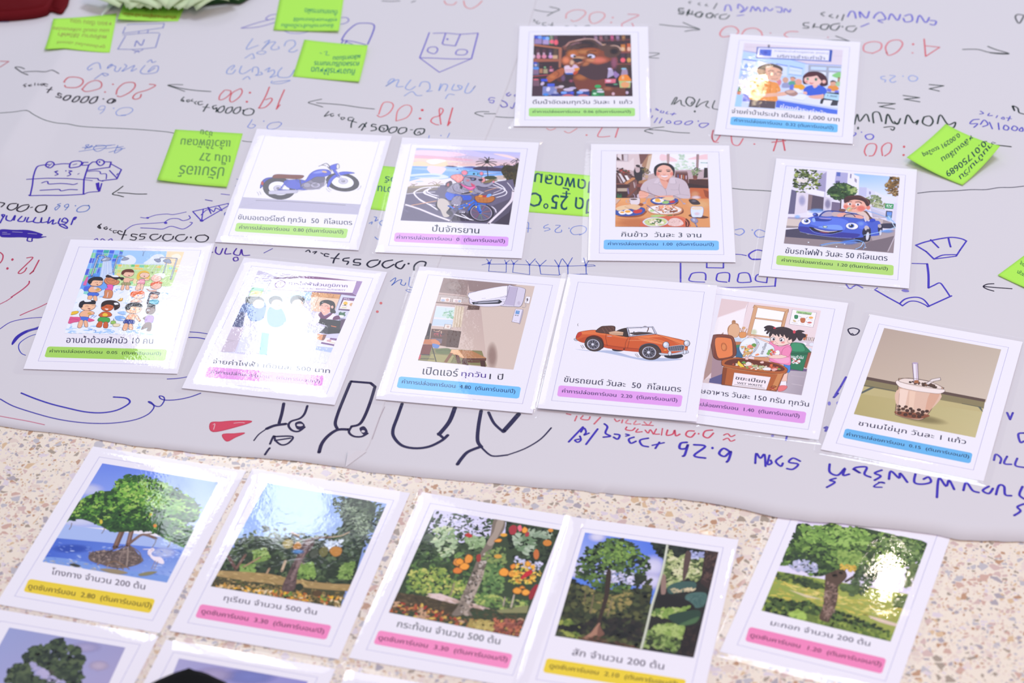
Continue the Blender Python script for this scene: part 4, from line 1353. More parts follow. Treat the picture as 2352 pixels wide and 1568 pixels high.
s f6c09a -391 347 -363 389 -279 383 -264 334 -285 293 -336 285 -375 298
K 5a3030 4 -391 347 -363 389 -279 383 -264 334 -285 293 -336 285 -375 298
s 1e1c26 -414 346 -412 396 -374 438 -303 442 -269 403 -278 378 -361 379 -375 328 -390 317
c 3a2a2a 4 -342 340 -326 350 -312 341
c 3a2a2a 4 -296 347 -283 358 -272 348
s 7a3038 -326 320 -301 312 -304 300
e d8a850 -292 228 22 1 4 -22
f e8f0fac0 -318 251 23 1 6 -29
s d88a5c -254 374 -242 435 -209 446 -168 418 -101 382 -104 331 -146 309 -207 316
K 5a3030 4 -254 374 -242 435 -209 446 -168 418 -101 382 -104 331 -146 309 -207 316
s ea62b0 -212 311 -152 309 -145 210 -214 232 -197 267
K 8a2a60 3 -212 311 -152 309 -145 210 -214 232 -197 267
s d88a5c -212 222 -136 211 -127 93 -210 94 -204 138
K 5a3030 3 -212 222 -136 211 -127 93 -210 94 -204 138
l f0f4fc 5 -176 189 -170 100
s d88a5c -234 395 -207 436 -156 419 -125 380 -146 339 -193 337
K 5a3030 3 -234 395 -207 436 -156 419 -125 380 -146 339 -193 337
s 2c1c24 -255 454 -240 485 -201 467 -150 479 -109 451 -66 443 -74 393 -109 421 -141 400 -194 432 -236 435
s f2f6fc -202 472 -150 479 -121 451 -174 448
c 3a2020 4 -224 401 -204 391 -193 397
c 3a2020 4 -179 383 -162 389 -148 379
s f4c0a0 -62 424 -31 445 8 427 32 428 31 398 4 387 3 362 -51 364
K 5a3030 3 -62 424 -31 445 8 427 32 428 31 398 4 387 3 362 -51 364
s a8a070 -59 359 13 357 12 312 -66 323
K 4a4630 3 -59 359 13 357 12 312 -66 323
l 6a6440 3 -43 354 -42 320
l 6a6440 3 -19 354 -18 316
s f4c0a0 -59 314 -35 313 -32 236 -59 239
K 5a3030 3 -59 314 -35 313 -32 236 -59 239
s f4c0a0 -17 311 10 309 23 243 -10 247
K 5a3030 3 -17 311 10 309 23 243 -10 247
s f6c4a6 -87 493 -72 534 11 538 21 498 -4 462 -51 459
K 5a3030 3 -87 493 -72 534 11 538 21 498 -4 462 -51 459
s 6a3424 -104 502 -105 552 -70 586 -11 587 18 548 6 533 -66 534 -82 493
s 7a3038 -33 485 -11 481 -18 471
s f6cab0 80 391 103 427 137 433 196 436 190 406 151 394 162 335 90 341
K 5a3030 3 80 391 103 427 137 433 196 436 190 406 151 394 162 335 90 341
s f0a0b0 98 421 145 424 160 344 95 341 100 381
K 8a4a60 3 98 421 145 424 160 344 95 341 100 381
s f6cab0 91 336 126 338 132 244 87 246
K 5a3030 3 91 336 126 338 132 244 87 246
s f6cab0 127 333 156 334 162 240 139 249
K 5a3030 3 127 333 156 334 162 240 139 249
s f0c44e 67 430 58 510 84 562 136 569 179 526 190 436 148 439 98 452 94 411
s f6cab0 85 491 107 533 168 525 181 486 158 449 110 452
K 5a3030 3 85 491 107 533 168 525 181 486 158 449 110 452
s 7a3038 126 478 143 482 140 466
c 3a3a50 3 191 542 207 553 209 527
s f4c8b4 208 437 230 508 275 521 313 442 303 402 252 389
K 9a6a60 3 208 437 230 508 275 521 313 442 303 402 252 389
s f0f4fc 230 508 284 536 342 514 331 443 287 491
s f4c0a8 230 318 257 359 329 353 330 283 287 261 243 279
K 5a3030 3 230 318 257 359 329 353 330 283 287 261 243 279
s e8643a 220 338 242 379 310 392 339 363 282 356 241 319
s f4c0a8 199 262 244 239 301 252 294 222 235 224
K 8a5a50 3 199 262 244 239 301 252 294 222 235 224
s f6c8b0 85 54 130 96 193 40 84 33
K 5a3030 4 85 54 130 96 193 40 84 33
s f6c8b0 76 132 104 173 187 167 200 129 166 93 105 104
K 5a3030 4 76 132 104 173 187 167 200 129 166 93 105 104
s e8641e 57 141 57 200 100 222 164 226 194 178 118 159 96 123 75 122
e 4a6ac0 134 145 7 0 2 -10
e 4a6ac0 179 147 6 0 1 -8
s 5fb4c8 269 73 337 86 361 48 345 9 273 20
K 2a5a70 3 269 73 337 86 361 48 345 9 273 20
s d89a78 245 141 267 181 328 165 337 116 294 94 256 112
K 5a3030 4 245 141 267 181 328 165 337 116 294 94 256 112
s 3a2c44 239 140 246 200 294 222 344 205 334 165 279 177 260 151 261 24 244 18
s 7a3038 277 123 308 116 298 104
s e8b040 -56 57 -40 68 -33 92 -10 94 -8 54 -30 44
K 7a5a20 3 -56 57 -40 68 -33 92 -10 94 -8 54 -30 44
s f4b890 -383 -173 -352 -128 -293 -130 -247 -157 -247 -186 -289 -207 -289 -236 -364 -235 -383 -202
K 5a3030 4 -383 -173 -352 -128 -293 -130 -247 -157 -247 -186 -289 -207 -289 -236 -364 -235 -383 -202
s 4a70d8 -370 -235 -285 -241 -280 -293 -371 -288
K 28386a 3 -370 -235 -285 -241 -280 -293 -371 -288
s f4b890 -363 -298 -329 -296 -323 -405 -361 -403
K 5a3030 3 -363 -298 -329 -296 -323 -405 -361 -403
s f4b890 -319 -300 -290 -299 -263 -388 -292 -390
K 5a3030 3 -319 -300 -290 -299 -263 -388 -292 -390
s f8c49c -395 -87 -384 -28 -268 -22 -257 -80 -295 -121 -353 -123
K 5a3030 4 -395 -87 -384 -28 -268 -22 -257 -80 -295 -121 -353 -123
s 1e1c26 -421 -59 -421 9 -375 41 -294 45 -265 17 -274 -22 -372 -27 -380 -76 -395 -87
s f2f6fc -386 41 -342 53 -313 25 -369 12
c 3a2a2a 4 -354 -60 -339 -50 -324 -62
c 3a2a2a 4 -292 -48 -277 -37 -266 -49
s 7a3038 -328 -88 -294 -96 -306 -107
e d8a850 -289 -178 20 1 4 -19
s f0c030 -472 -207 -468 -158 -425 -142 -401 -155 -420 -190
K 7a5a20 3 -472 -207 -468 -158 -425 -142 -401 -155 -420 -190
s e0588c -472 -332 -473 -245 -433 -239 -368 -245 -361 -307 -414 -329 -445 -350
s e0588c -279 -255 -215 -285 -273 -312
c b03a6a 5 -470 -284 -426 -272 -377 -289
s d0602e -193 -193 -162 -143 -105 -140 -68 -177 -68 -206 -100 -222 -156 -230 -183 -212
K 5a2018 4 -193 -193 -162 -143 -105 -140 -68 -177 -68 -206 -100 -222 -156 -230 -183 -212
s 4aa848 -173 -235 -82 -240 -73 -312 -177 -298
K 1e5a28 4 -173 -235 -82 -240 -73 -312 -177 -298
s d0602e -170 -307 -134 -310 -130 -391 -180 -384
K 5a2018 3 -170 -307 -134 -310 -130 -391 -180 -384
s d0602e -116 -314 -82 -312 -65 -397 -106 -395
K 5a2018 3 -116 -314 -82 -312 -65 -397 -106 -395
s d0602e -193 -77 -174 -27 -93 -23 -72 -71 -97 -120 -154 -123
K 5a2018 4 -193 -77 -174 -27 -93 -23 -72 -71 -97 -120 -154 -123
s 32201e -197 -57 -203 1 -176 41 -120 54 -58 37 -19 -10 -14 -68 -53 -109 -77 -42 -140 -20 -179 -57
s f2f6fc -81 7 -53 13 -31 -10 -64 -22
s f4e4e4 -155 -89 -117 -92 -128 -112
c 3a1a18 4 -161 -61 -148 -55 -134 -64
c 3a1a18 4 -120 -63 -103 -58 -93 -67
s f0c838 -158 -191 -141 -161 -108 -179 -108 -213 -142 -214
s 9ac860 -50 -311 -47 -287 -12 -285 0 -332 -43 -334
K 3a5a28 3 -50 -311 -47 -287 -12 -285 0 -332 -43 -334
l 4a6a8a 6 -27 -281 -33 -252
s f0e0b8 -23 -348 2 -327 48 -339 39 -371 -6 -375
K 8a7a50 3 -23 -348 2 -327 48 -339 39 -371 -6 -375
s f4b890 93 -198 121 -163 181 -174 215 -230 239 -267 218 -278 171 -213 174 -261 93 -260
K 5a3030 4 93 -198 121 -163 181 -174 215 -230 239 -267 218 -278 171 -213 174 -261 93 -260
s 2e3f94 85 -261 172 -266 178 -323 81 -318
K 1a2454 4 85 -261 172 -266 178 -323 81 -318
s f4b890 89 -328 124 -331 131 -425 87 -423
K 5a3030 3 89 -328 124 -331 131 -425 87 -423
s f4b890 136 -335 165 -333 189 -413 148 -410
K 5a3030 3 136 -335 165 -333 189 -413 148 -410
s f8c49c 65 -112 86 -43 200 -57 209 -105 177 -150 107 -149
K 5a3030 4 65 -112 86 -43 200 -57 209 -105 177 -150 107 -149
s 1c1a24 41 -65 50 -6 98 21 168 19 210 -18 204 -47 109 -42 96 -91 69 -102
e f4f4fa 136 -89 13 1 3 -15
e 2a2a50 140 -91 7 0 2 -12
e 2a2a50 193 -82 7 0 2 -12
c b0605a 4 154 -122 172 -126
s 6a3e34 255 -228 288 -188 346 -185 348 -262 289 -255
K 3a1e1a 3 255 -228 288 -188 346 -185 348 -262 289 -255
s a87ac8 282 -188 353 -195 355 -300 285 -294
K 5a3a80 3 282 -188 353 -195 355 -300 285 -294
s 6a3e34 292 -303 350 -305 366 -423 326 -425 329 -377 283 -408 270 -399
K 3a1e1a 3 292 -303 350 -305 366 -423 326 -425 329 -377 283 -408 270 -399
s 6a3e34 258 -103 271 -34 329 -31 353 -98 329 -157 281 -150
K 3a1e1a 4 258 -103 271 -34 329 -31 353 -98 329 -157 281 -150
s 241c24 261 -44 266 -5 293 6 337 -11 331 -41
e 241c24 278 -9 25 1 5 -29
e f4f4fa 282 -92 12 1 3 -15
e 2a2030 285 -94 6 0 2 -11
c 6a9ade 4 -246 -444 -231 -434 -209 -428
c 6a9ade 6 -195 -442 -170 -450 -171 -474
c 6a9ade 5 -264 -245 -243 -205
c 6a9ade 5 -235 -243 -213 -208
s 8ab8f0 -26 -213 47 -200 85 -246 20 -240 73 -276 2 -270
s a8ccf4 -16 -145 43 -123 80 -160 43 -181'''),
('caption_text', '''t 2a1e50 0.9 -437 -539 410 -512 -422 -656 |อาบน้ำด้วยฝักบัว 10 คน'''),
('label_strip', '''p a6d85a -588 -744 -581 -730 -567 -722 557 -711 572 -719 581 -733 591 -868 584 -882 571 -890 -563 -893 -577 -885 -585 -871'''),
('label_text', '''t 2c4a26 0.9 -557 -759 529 -748 -548 -830 |ค่าการปล่อยคาร์บอน  0.05  (ตันคาร์บอน/ปี)'''),
],
'pea': [
('printed_picture', '''clip -539 -478 510 -483 538 886 -542 887
p d4d0e8 -542 887 538 886 510 -483 -539 -478
p c4bcd2 -542 887 -88 871 -348 793 -372 740 -540 711
p f4f2fa -518 891 -400 889 -280 833 -322 820
p f2f0f8 -542 810 -450 787 -544 782
p d4ccd8 -270 845 -407 893 -88 871 -337 801
p b8b4d0 -545 705 -372 740 -390 520 -534 430
p d8daee -538 701 -376 728 -377 565 -525 540
l 6a5a78 6 -366 741 -381 510
p 6a3a6c -352 798 -94 870 -72 835 -354 770
p 7a3a74 -88 871 147 895 410 880 539 884 539 831 -93 815
p f2ecf8 -364 758 -97 831 481 881 487 671 -360 601
p a484b4 484 882 540 880 531 651 486 676
l 8a5a94 10 -357 599 -42 623 487 673
p 7a5484 109 638 490 671 532 646 534 625 111 606
e f0e6f0 -262 697 41 35 24 -50
o 7a4a94 12 -262 697 41 35 24 -50
e f4e8dc -262 697 26 22 16 -32
o a080b8 4 -262 697 26 22 16 -32
c d89a6a 7 -286 684 -262 693 -234 687
c 5a4470 6 -271 714 -256 718 -256 695
t 6a4a8c 1.2 -187 766 403 819 -173 689 |การไฟฟ้าส่วนภูมิภาค
t 7a5a98 0.5 -180 666 407 722 -178 641 |PROVINCIAL ELECTRICITY AUTHORITY
p 3c9a6c -527 604 -399 599 -394 465 -521 454
p b8d878 -517 546 -395 551 -394 465 -515 455
e f0b040 -456 525 22 4 7 -25
p a8c4ec -358 590 105 627 124 479 -373 458
p b8ccf0 -390 520 -185 577 -146 284 -338 145
p d89a60 87 623 381 631 381 556 96 539
b 71 30 3 6 e0a868,c88850,b87840 88 618 379 625 379 561 96 539
p ecc8a8 170 552 381 556 385 333 187 310 162 379
p f0d0b4 96 539 170 552 185 341 159 294
l a87850 4 173 552 174 360
l 7a6a84 7 381 631 392 356
p d4d4ea 384 632 537 626 541 244 391 334
p 5a3a6a 411 588 541 594 546 377 416 375
p f2e6e0 428 548 546 547 543 403 420 397
p 7a4a84 412 583 543 589 546 547 418 546
t f4ecf4 0.4 427 577 484 578 429 559 |PEA
e f0c040 460 495 21 4 7 -29
e 3a3a40 463 469 10 2 2 -8
e d8a878 526 485 21 4 6 -27
l 6a5a60 5 440 457 485 456
p d8d8b0 440 433 487 436 489 415 442 412
b 72 24 2.4 3 3a6a4c,4a7a58,2e5a40 436 331 489 351 498 289 461 283
s f0f0f4 449 292 493 294 492 262 461 260
p 8a84a0 456 251 541 244 541 192 469 201
s 2c2a34 -540 408 -524 443 -447 445 -452 369 -457 294 -494 288
s 3a5a9a -543 279 -502 340 -457 294 -441 191 -539 174
s 2e3270 -545 152 -481 173 -459 72 -447 -62 -543 -58
s 3c6ab0 -469 292 -406 388 -321 360 -282 218 -285 91 -377 54 -448 147
e 3a3038 -418 386 74 13 20 -71
e e8b8a0 -385 338 55 10 20 -71
s 5a8ac8 -268 263 -187 341 -93 230 -43 91 -107 -3 -208 42
e 3a3038 -233 418 68 12 22 -82
e e8b8a0 -204 359 55 10 22 -81
s f0f0f8 -30 283 34 379 135 311 202 175 107 54 0 99
e 3a3038 -18 455 74 13 24 -92
e e8b8a0 -2 394 55 10 21 -81
p c8b8c8 -535 -67 -420 -68 -405 -455 -539 -478
l 9a8a98 4 -545 -275 -446 -289
l 9a8a98 4 -541 -331 -469 -298
p dcdcf0 -425 -48 -118 -57 -80 -429 -384 -462
p 5fa8dc -231 -108 -153 -115 -86 -450 -161 -453
p e8e8f4 -126 -27 295 -37 530 -222 537 -322 510 -483 -59 -506
p d8dcf4 -55 89 275 42 283 -39 -60 -37
p b4c4ec 333 -236 539 -231 540 -312 360 -292
l c4c4e0 7 348 -244 546 -260
s f0e8f4 203 270 244 309 316 227 359 308 431 278 465 242 421 213 285 200 273 146 244 110
s 6a3060 242 266 261 317 303 256 347 306 375 321 367 277 324 196 285 200
s 6a3060 403 262 442 285 468 232 403 210
s 302a30 208 451 216 495 268 520 337 500 372 437 381 375 403 336 390 313 346 337 331 419 257 460 231 413
s f2bca8 221 390 226 433 267 472 323 428 339 389 342 326 300 266 251 331
s 302a30 218 410 219 485 269 515 313 491 311 448 256 465 232 434
s 302a30 323 428 359 413 375 321 348 327
e f0b8a4 346 411 12 2 6 -24
c 3a2a2a 5 225 411 235 422 247 413
c 3a2a2a 5 273 411 285 424 304 415
s fbf2f2 244 362 266 350 279 362 268 343
f f09080b0 315 385 18 3 5 -20
p 2c2830 276 209 550 204 527 44 276 136
p 5a3c5c 482 224 541 244 540 41 505 82
p e8804a 409 112 467 106 463 95 411 102
p 3a3642 355 97 519 74 522 12 406 -28 314 -13
p 1e1c24 391 83 516 63 523 7 405 -24
p e4e4f0 270 83 360 77 326 -11 243 16
l 8a8a9c 4 278 53 338 42
l 8a8a9c 4 278 27 332 16
p e8a070 314 -39 372 -45 377 -136 324 -125
p 8a5a4c 371 -40 403 -39 401 -132 377 -136
p f2ecf6 409 -90 534 -89 541 -190 381 -177
p 7a5088 451 -82 536 -83 539 -119 451 -108
p 7a5088 383 -161 538 -180 525 -203 383 -186
e d8a8a8 450 -129 24 4 4 -18
l d8c878 7 461 -147 514 -159'''),
('caption_text', '''t 2a1e50 0.9 -582 -585 566 -541 -567 -667 |จ่ายค่าไฟฟ้า เดือนละ 500 บาท'''),
('label_strip', '''p e48cdc -588 -746 -580 -732 -567 -723 514 -669 529 -676 539 -689 553 -807 547 -821 534 -830 -561 -885 -575 -878 -584 -864'''),
('label_text', '''t 3a2060 0.9 -550 -761 515 -729 -535 -832 |ค่าการปล่อยคาร์บอน   (ตันคาร์บอน/ปี)'''),
],
'air': [
('printed_picture', '''clip -466 -442 463 -454 457 915 -469 924
g c8b0a8 b8a098 d4bcae dac4b4 -469 924 457 915 463 -454 -466 -442
p a08a84 -469 924 -214 919 -185 665 -470 676
f b8a49cd0 -339 800 112 16 19 -103
p 9a8480 -225 923 285 922 21 764 -172 737
p d8c4b6 285 922 457 915 463 -454 205 -439 -16 498
p c4aea2 -169 719 -50 754 -26 497 -140 498
l a08880 6 -471 644 -155 643
p c8b8b0 -475 637 -154 638 -159 547 -465 529
p f0e4dc -439 602 -336 604 -331 530 -431 525
k 8a7068 4 -439 602 -336 604 -331 530 -431 525
p f0e4dc -312 594 -219 597 -216 535 -305 529
k 8a7068 4 -312 594 -219 597 -216 535 -305 529
e b8c4d8 -405 549 20 3 4 -20
e d8b0a0 -363 562 16 2 4 -24
e d8c0c0 -274 558 16 2 4 -20
e b8c4d8 -241 559 14 2 3 -17
p 8a7068 -473 515 -133 516 -134 495 -475 498
p e8e4ee -461 451 -266 453 -237 125 -440 121
l b0a4a8 7 -456 452 -440 121
p d4e4e4 -448 436 -265 436 -251 259 -441 265
b 80 30 2.0 1.5 a8d0b0,c4dcc8,90c0a0 -379 343 -268 410 -251 259 -344 262
p c8d8ec -440 231 -248 242 -240 141 -436 130
p dccab0 -270 479 -177 475 -147 138 -237 125
l c0a888 6 -254 472 -217 128
l c0a888 6 -228 471 -192 131
l c0a888 6 -202 471 -167 135
p 6a5048 -141 506 -28 505 -23 445 -143 428
p 6a4a3e -430 72 -228 79 -220 -190 -406 -167
p 5a3e34 -269 78 -136 72 -119 -192 -239 -193
p 3a2c30 -467 159 -446 154 -418 -102 -461 -142
b 81 24 2.2 4 b05058,7a4a58,4a3a4a,c8a088 -416 49 -304 48 -304 -36 -410 -35
l 4a3430 5 -406 -59 -284 -58
p 7a6a78 -403 -75 -296 -76 -292 -151 -409 -151
p e8dcd0 -315 164 -249 165 -246 90 -312 89
k 6a5a50 4 -315 164 -249 165 -246 90 -312 89
f d8b0a0c0 -278 127 16 2 4 -20
p 5a4a40 -475 -44 -429 -46 -428 -104 -474 -102
p 8a8458 -452 -240 115 -207 205 -439 -466 -442
p a8a068 -356 -325 -135 -326 -153 -443 -374 -442
s 6f7a4c -322 -238 -215 -214 -178 -250 -189 -301 -298 -308 -325 -271
c 4a5438 4 -316 -270 -249 -247 -183 -251
p c87a50 -477 -111 -360 -86 -307 -153 -365 -170 -383 -180 -470 -176
s d88a60 -398 -100 -336 -107 -301 -160 -332 -181 -376 -163
s 6a8ac8 -376 -163 -308 -178 -313 -228 -361 -219
p 7a3a34 -473 -185 -373 -179 -374 -336 -463 -341
p 4a4244 -463 -341 -369 -335 -371 -352 -465 -357
l 3a3436 9 -372 -212 -289 -438
l 4a3a3a 9 -449 -412 -316 -401
p c85058 -475 -359 -452 -347 -448 -420 -466 -431
p e0a878 -177 -230 -107 -226 -13 -223 175 -310 170 -322 -40 -353 -182 -283
p f0c090 -177 -230 -113 -224 -33 -335 -174 -274
p b88054 -107 -226 17 -218 175 -310 -32 -340
p 6a4236 -45 -349 176 -317 179 -354 -44 -381
k 3a2420 3 -45 -349 176 -317 179 -354 -44 -381
p 8a5a3e -182 -283 -152 -287 -184 -439 -215 -435
p 6a4236 -129 -300 -92 -311 -46 -427 -85 -433
p 5a382e -54 -383 0 -380 27 -449 -34 -441
p 4f3028 122 -362 171 -355 195 -449 147 -448
p 6a4236 0 -380 123 -367 127 -394 20 -409
f 9a7a70a0 227 -273 59 8 40 -238
s 9a5a4a00 -1298 1090 -1297 1088 -1296 1090
s efe8f6 -159 668 -148 722 197 886 209 879 206 704 -50 571 -132 542
K 5a5264 4 -159 668 -148 722 197 886 209 879 206 704 -50 571 -132 542
s f6f2fb -148 618 -147 714 193 881 202 720 -52 588
K 8a8298 3 -148 618 -147 714 193 881 202 720 -52 588
s d8d0e0 193 881 249 885 357 862 379 798 377 572 304 544 160 549 208 695
K 4a4456 4 193 881 249 885 357 862 379 798 377 572 304 544 160 549 208 695
s e8e2ee -134 550 -51 580 208 695 190 554 24 504 -102 520
K 6a6478 3 -134 550 -51 580 208 695 190 554 24 504 -102 520
p 2a2a34 -117 556 145 639 181 609 156 571 -98 524
p 8a8a98 -88 557 137 627 150 609 -85 540
p b0aebc -48 563 129 609 142 594 -55 544
p bfb4cc 205 870 293 870 302 561 209 565
c 7a7288 3 210 871 213 696 200 555
l 8a8298 3 294 865 305 553
e c8bed0 345 611 14 2 5 -30
l 6a8ab0 4 154 644 195 646
e c4bccc 197 607 10 1 2 -10
l a8a0b4 4 -29 631 5 643
p f2eef2 398 731 445 729 447 613 400 619
k a89a98 3 398 731 445 729 447 613 400 619
c b8b0b4 6 420 656 412 612 422 579 412 546 391 548
e 6a6068 419 678 8 1 4 -27
s e4deec 328 496 346 507 398 506 408 473 406 294 387 286 332 295 326 316
K 8a8094 3 328 496 346 507 398 506 408 473 406 294 387 286 332 295 326 316
s b8b0c0 399 498 410 474 411 295 401 290
K 8a8094 2 399 498 410 474 411 295 401 290
p 6a9ad0 337 484 376 482 377 426 338 429
l dceaf8 3 348 465 371 463
e 8a8a98 347 406 10 1 1 -8
e 8a8a98 368 404 8 1 1 -8
l a8a0b0 3 346 319 372 318
s b8a89c -190 664 -165 641 -176 614 -195 637'''),
('caption_text', '''t 26243c 1.0 -394 -529 -57 -518 -382 -650 |เปิดแอร์
t 4a2a90 1.0 -22 -537 213 -532 -8 -650 |ทุกวัน
t 26243c 1.0 250 -538 379 -530 260 -632 |1 ปี'''),
('label_strip', '''p 74c2fa -594 -734 -587 -720 -574 -712 555 -706 570 -714 578 -727 584 -864 576 -878 562 -886 -563 -887 -578 -879 -587 -865'''),
('label_text', '''t 1d3560 0.9 -559 -746 528 -741 -547 -831 |ค่าการปล่อยคาร์บอน  4.80  (ตันคาร์บอน/ปี)'''),
],
'car': [
('printed_picture', '''clip -638 -815 626 -803 631 952 -631 957
s b4bed8 -512 -138 -367 -152 -167 -116 86 -191 326 -167 528 -156 391 -203 272 -224 130 -227 -224 -158
e 26222a -104 -91 60 8 4 -30
e 2a262e 433 -119 90 12 4 -43
s b8bcc8 -548 18 -535 32 -508 24 -509 -5 -535 -5
K 4a4652 3 -548 18 -535 32 -508 24 -509 -5 -535 -5
s d05a26 -522 13 -528 98 -498 145 -359 190 -240 146 -53 128 95 183 226 200 383 170 531 122 553 7 537 -46 380 -101 310 -110 267 -83 106 -104 -235 -66 -283 -5 -393 48 -424 -24
K 5a2410 4 -522 13 -528 98 -498 145 -359 190 -240 146 -53 128 95 183 226 200 383 170 531 122 553 7 537 -46 380 -101 310 -110 267 -83 106 -104 -235 -66 -283 -5 -393 48 -424 -24
s bf4a1e -511 6 -434 -29 -415 62 -354 70 -265 -71 106 -104 121 -52 -240 -25 -302 60 -417 79
s e2733c -497 137 -358 181 -260 143 -52 120 -59 93 -299 121 -482 104
s e87c44 60 127 203 129 362 82 283 55 116 83
s e87c44 10 120 248 190 458 138 533 106 487 57 303 159 102 115
c f0a070 6 -25 64 116 83 262 60 325 43
c 7a2c12 4 10 120 153 122 310 84
c 7a2c12 4 248 190 389 120 507 60
c 7a2c12 4 -249 136 -243 68 -215 -47
c 7a2c12 4 -31 114 -46 27 -41 -65
c 7a2c12 4 -11 117 -15 65 -17 -54
c 7a2c12 4 -249 -35 -52 -58 101 -55
l c8c4d0 6 -237 107 -190 110
s 5a3a30 -355 173 -315 247 -276 266 -183 274 -162 182 -75 142 -83 124 -240 146 -323 151
K 2a1c18 5 -355 173 -315 247 -276 266 -183 274 -162 182 -75 142 -83 124 -240 146 -323 151
c 7a5244 6 -302 232 -276 184 -261 151
c 7a5244 6 -273 244 -246 196 -227 165
c 7a5244 6 -243 254 -218 217 -200 194
c 7a5244 6 -213 261 -190 238 -176 214
s 3a2a26 -172 181 -59 265 -23 132 -83 124
p d8b090 -228 173 -165 202 -86 192 -85 138 -167 133 -219 143
k 6a4630 3 -228 173 -165 202 -86 192 -85 138 -167 133 -219 143
l a87850 6 -221 160 -88 165
l a87850 4 -178 145 -86 151
s 4a3a36 -28 183 41 209 142 223 195 205 45 167
c 5a3a30 9 74 283 111 314 145 292 141 232
l c4c4d0 6 50 219 132 222
l 4a4652 9 8 179 14 214
k 3a3644 18 -59 265 -23 132 226 209 183 315
k c4c4d4 9 -59 265 -23 132 226 209 183 315
l c4c4d4 11 -59 265 183 318
l c4c4d4 12 183 315 237 202
l 3a3644 3 194 308 242 199
l 3a3644 6 5 157 145 198
s c43a26 -531 46 -524 107 -497 137 -482 104 -506 50
s 4a4652 97 -109 105 -3 181 49 266 19 315 -110 267 -183 146 -183
s 5a2010 -432 -26 -425 61 -359 104 -281 63 -247 -51 -271 -105 -394 -105
e 4a3a36 -346 -39 90 -14 2 -110
o 241c1c 6 -346 -39 90 -14 2 -110
e 5a5662 -352 -42 57 -8 2 -76
o c8c8d4 8 -352 -42 57 -8 2 -76
e 3a3640 -352 -42 40 5 7 -55
l b0b0bc 3 -403 -30 -302 -55
l b0b0bc 3 -391 -88 -313 3
l b0b0bc 3 -375 30 -329 -113
l b0b0bc 3 -337 28 -367 -115
l b0b0bc 3 -398 -4 -305 -79
e d8d8e2 -358 -44 14 2 3 -20
o 4a4652 3 -358 -44 14 2 3 -20
e 4a3a36 205 -91 105 -4 5 -119
o 241c1c 6 205 -91 105 -4 5 -119
e 5a5662 195 -96 63 -2 4 -86
o c8c8d4 8 195 -96 63 -2 4 -86
e 3a3640 195 -96 46 6 7 -63
l b0b0bc 3 137 -87 253 -105
l b0b0bc 3 154 -152 236 -36
l b0b0bc 3 176 -14 212 -177
l b0b0bc 3 211 -16 182 -178
l b0b0bc 3 149 -48 243 -143
e d8d8e2 189 -98 16 2 2 -22
o 4a4652 3 189 -98 16 2 2 -22
e c8ccd8 343 43 30 4 5 -50
o 4a4652 6 343 43 30 4 5 -50
e e8ecf4 334 53 16 2 3 -27
e c8ccd8 539 95 28 4 5 -47
o 4a4652 6 539 95 28 4 5 -47
e e8ecf4 531 105 14 2 2 -23
s 5a5a66 365 7 398 28 507 60 522 11 505 -25 405 -47 374 -38
K c8c8d0 6 365 7 398 28 507 60 522 11 505 -25 405 -47 374 -38
l a8a8b4 3 389 15 400 -39
l a8a8b4 3 409 21 420 -37
l a8a8b4 3 428 27 440 -34
l a8a8b4 3 448 33 460 -29
l a8a8b4 3 468 39 479 -23
l a8a8b4 3 488 45 499 -17
s c8ccd8 293 -92 380 -92 458 -65 544 -15 567 -33 559 -60 461 -98 382 -120 307 -124
K 4a4652 4 293 -92 380 -92 458 -65 544 -15 567 -33 559 -60 461 -98 382 -120 307 -124
e d8dce6 393 -86 16 2 4 -36
o 4a4652 4 393 -86 16 2 4 -36
e d8dce6 532 -46 14 2 3 -33
o 4a4652 4 532 -46 14 2 3 -33
e f0a040 344 -42 14 2 1 -10
e f0a040 537 13 8 1 1 -10
e 5a2410 -49 -78 8 1 2 -13
c 3a3644 3 -540 269 -543 251 -535 231
c 3a3644 3 -469 -73 -458 -97 -443 -120
c 3a3644 3 -455 -66 -444 -88 -428 -113
c 3a3644 3 64 -135 77 -162 100 -186
c 3a3644 3 79 -130 92 -157 111 -178'''),
('caption_text', '''t 241e44 0.9 -559 -560 552 -564 -555 -661 |ขับรถยนต์ วันละ  50  กิโลเมตร'''),
('label_strip', '''p e2a0e6 -593 -739 -586 -725 -572 -717 557 -711 571 -718 579 -732 578 -867 570 -881 556 -889 -567 -886 -581 -878 -589 -864'''),
('label_text', '''t 2c2058 0.9 -554 -759 532 -755 -547 -839 |ค่าการปล่อยคาร์บอน  2.20  (ตันคาร์บอน/ปี)'''),
],
'waste': [
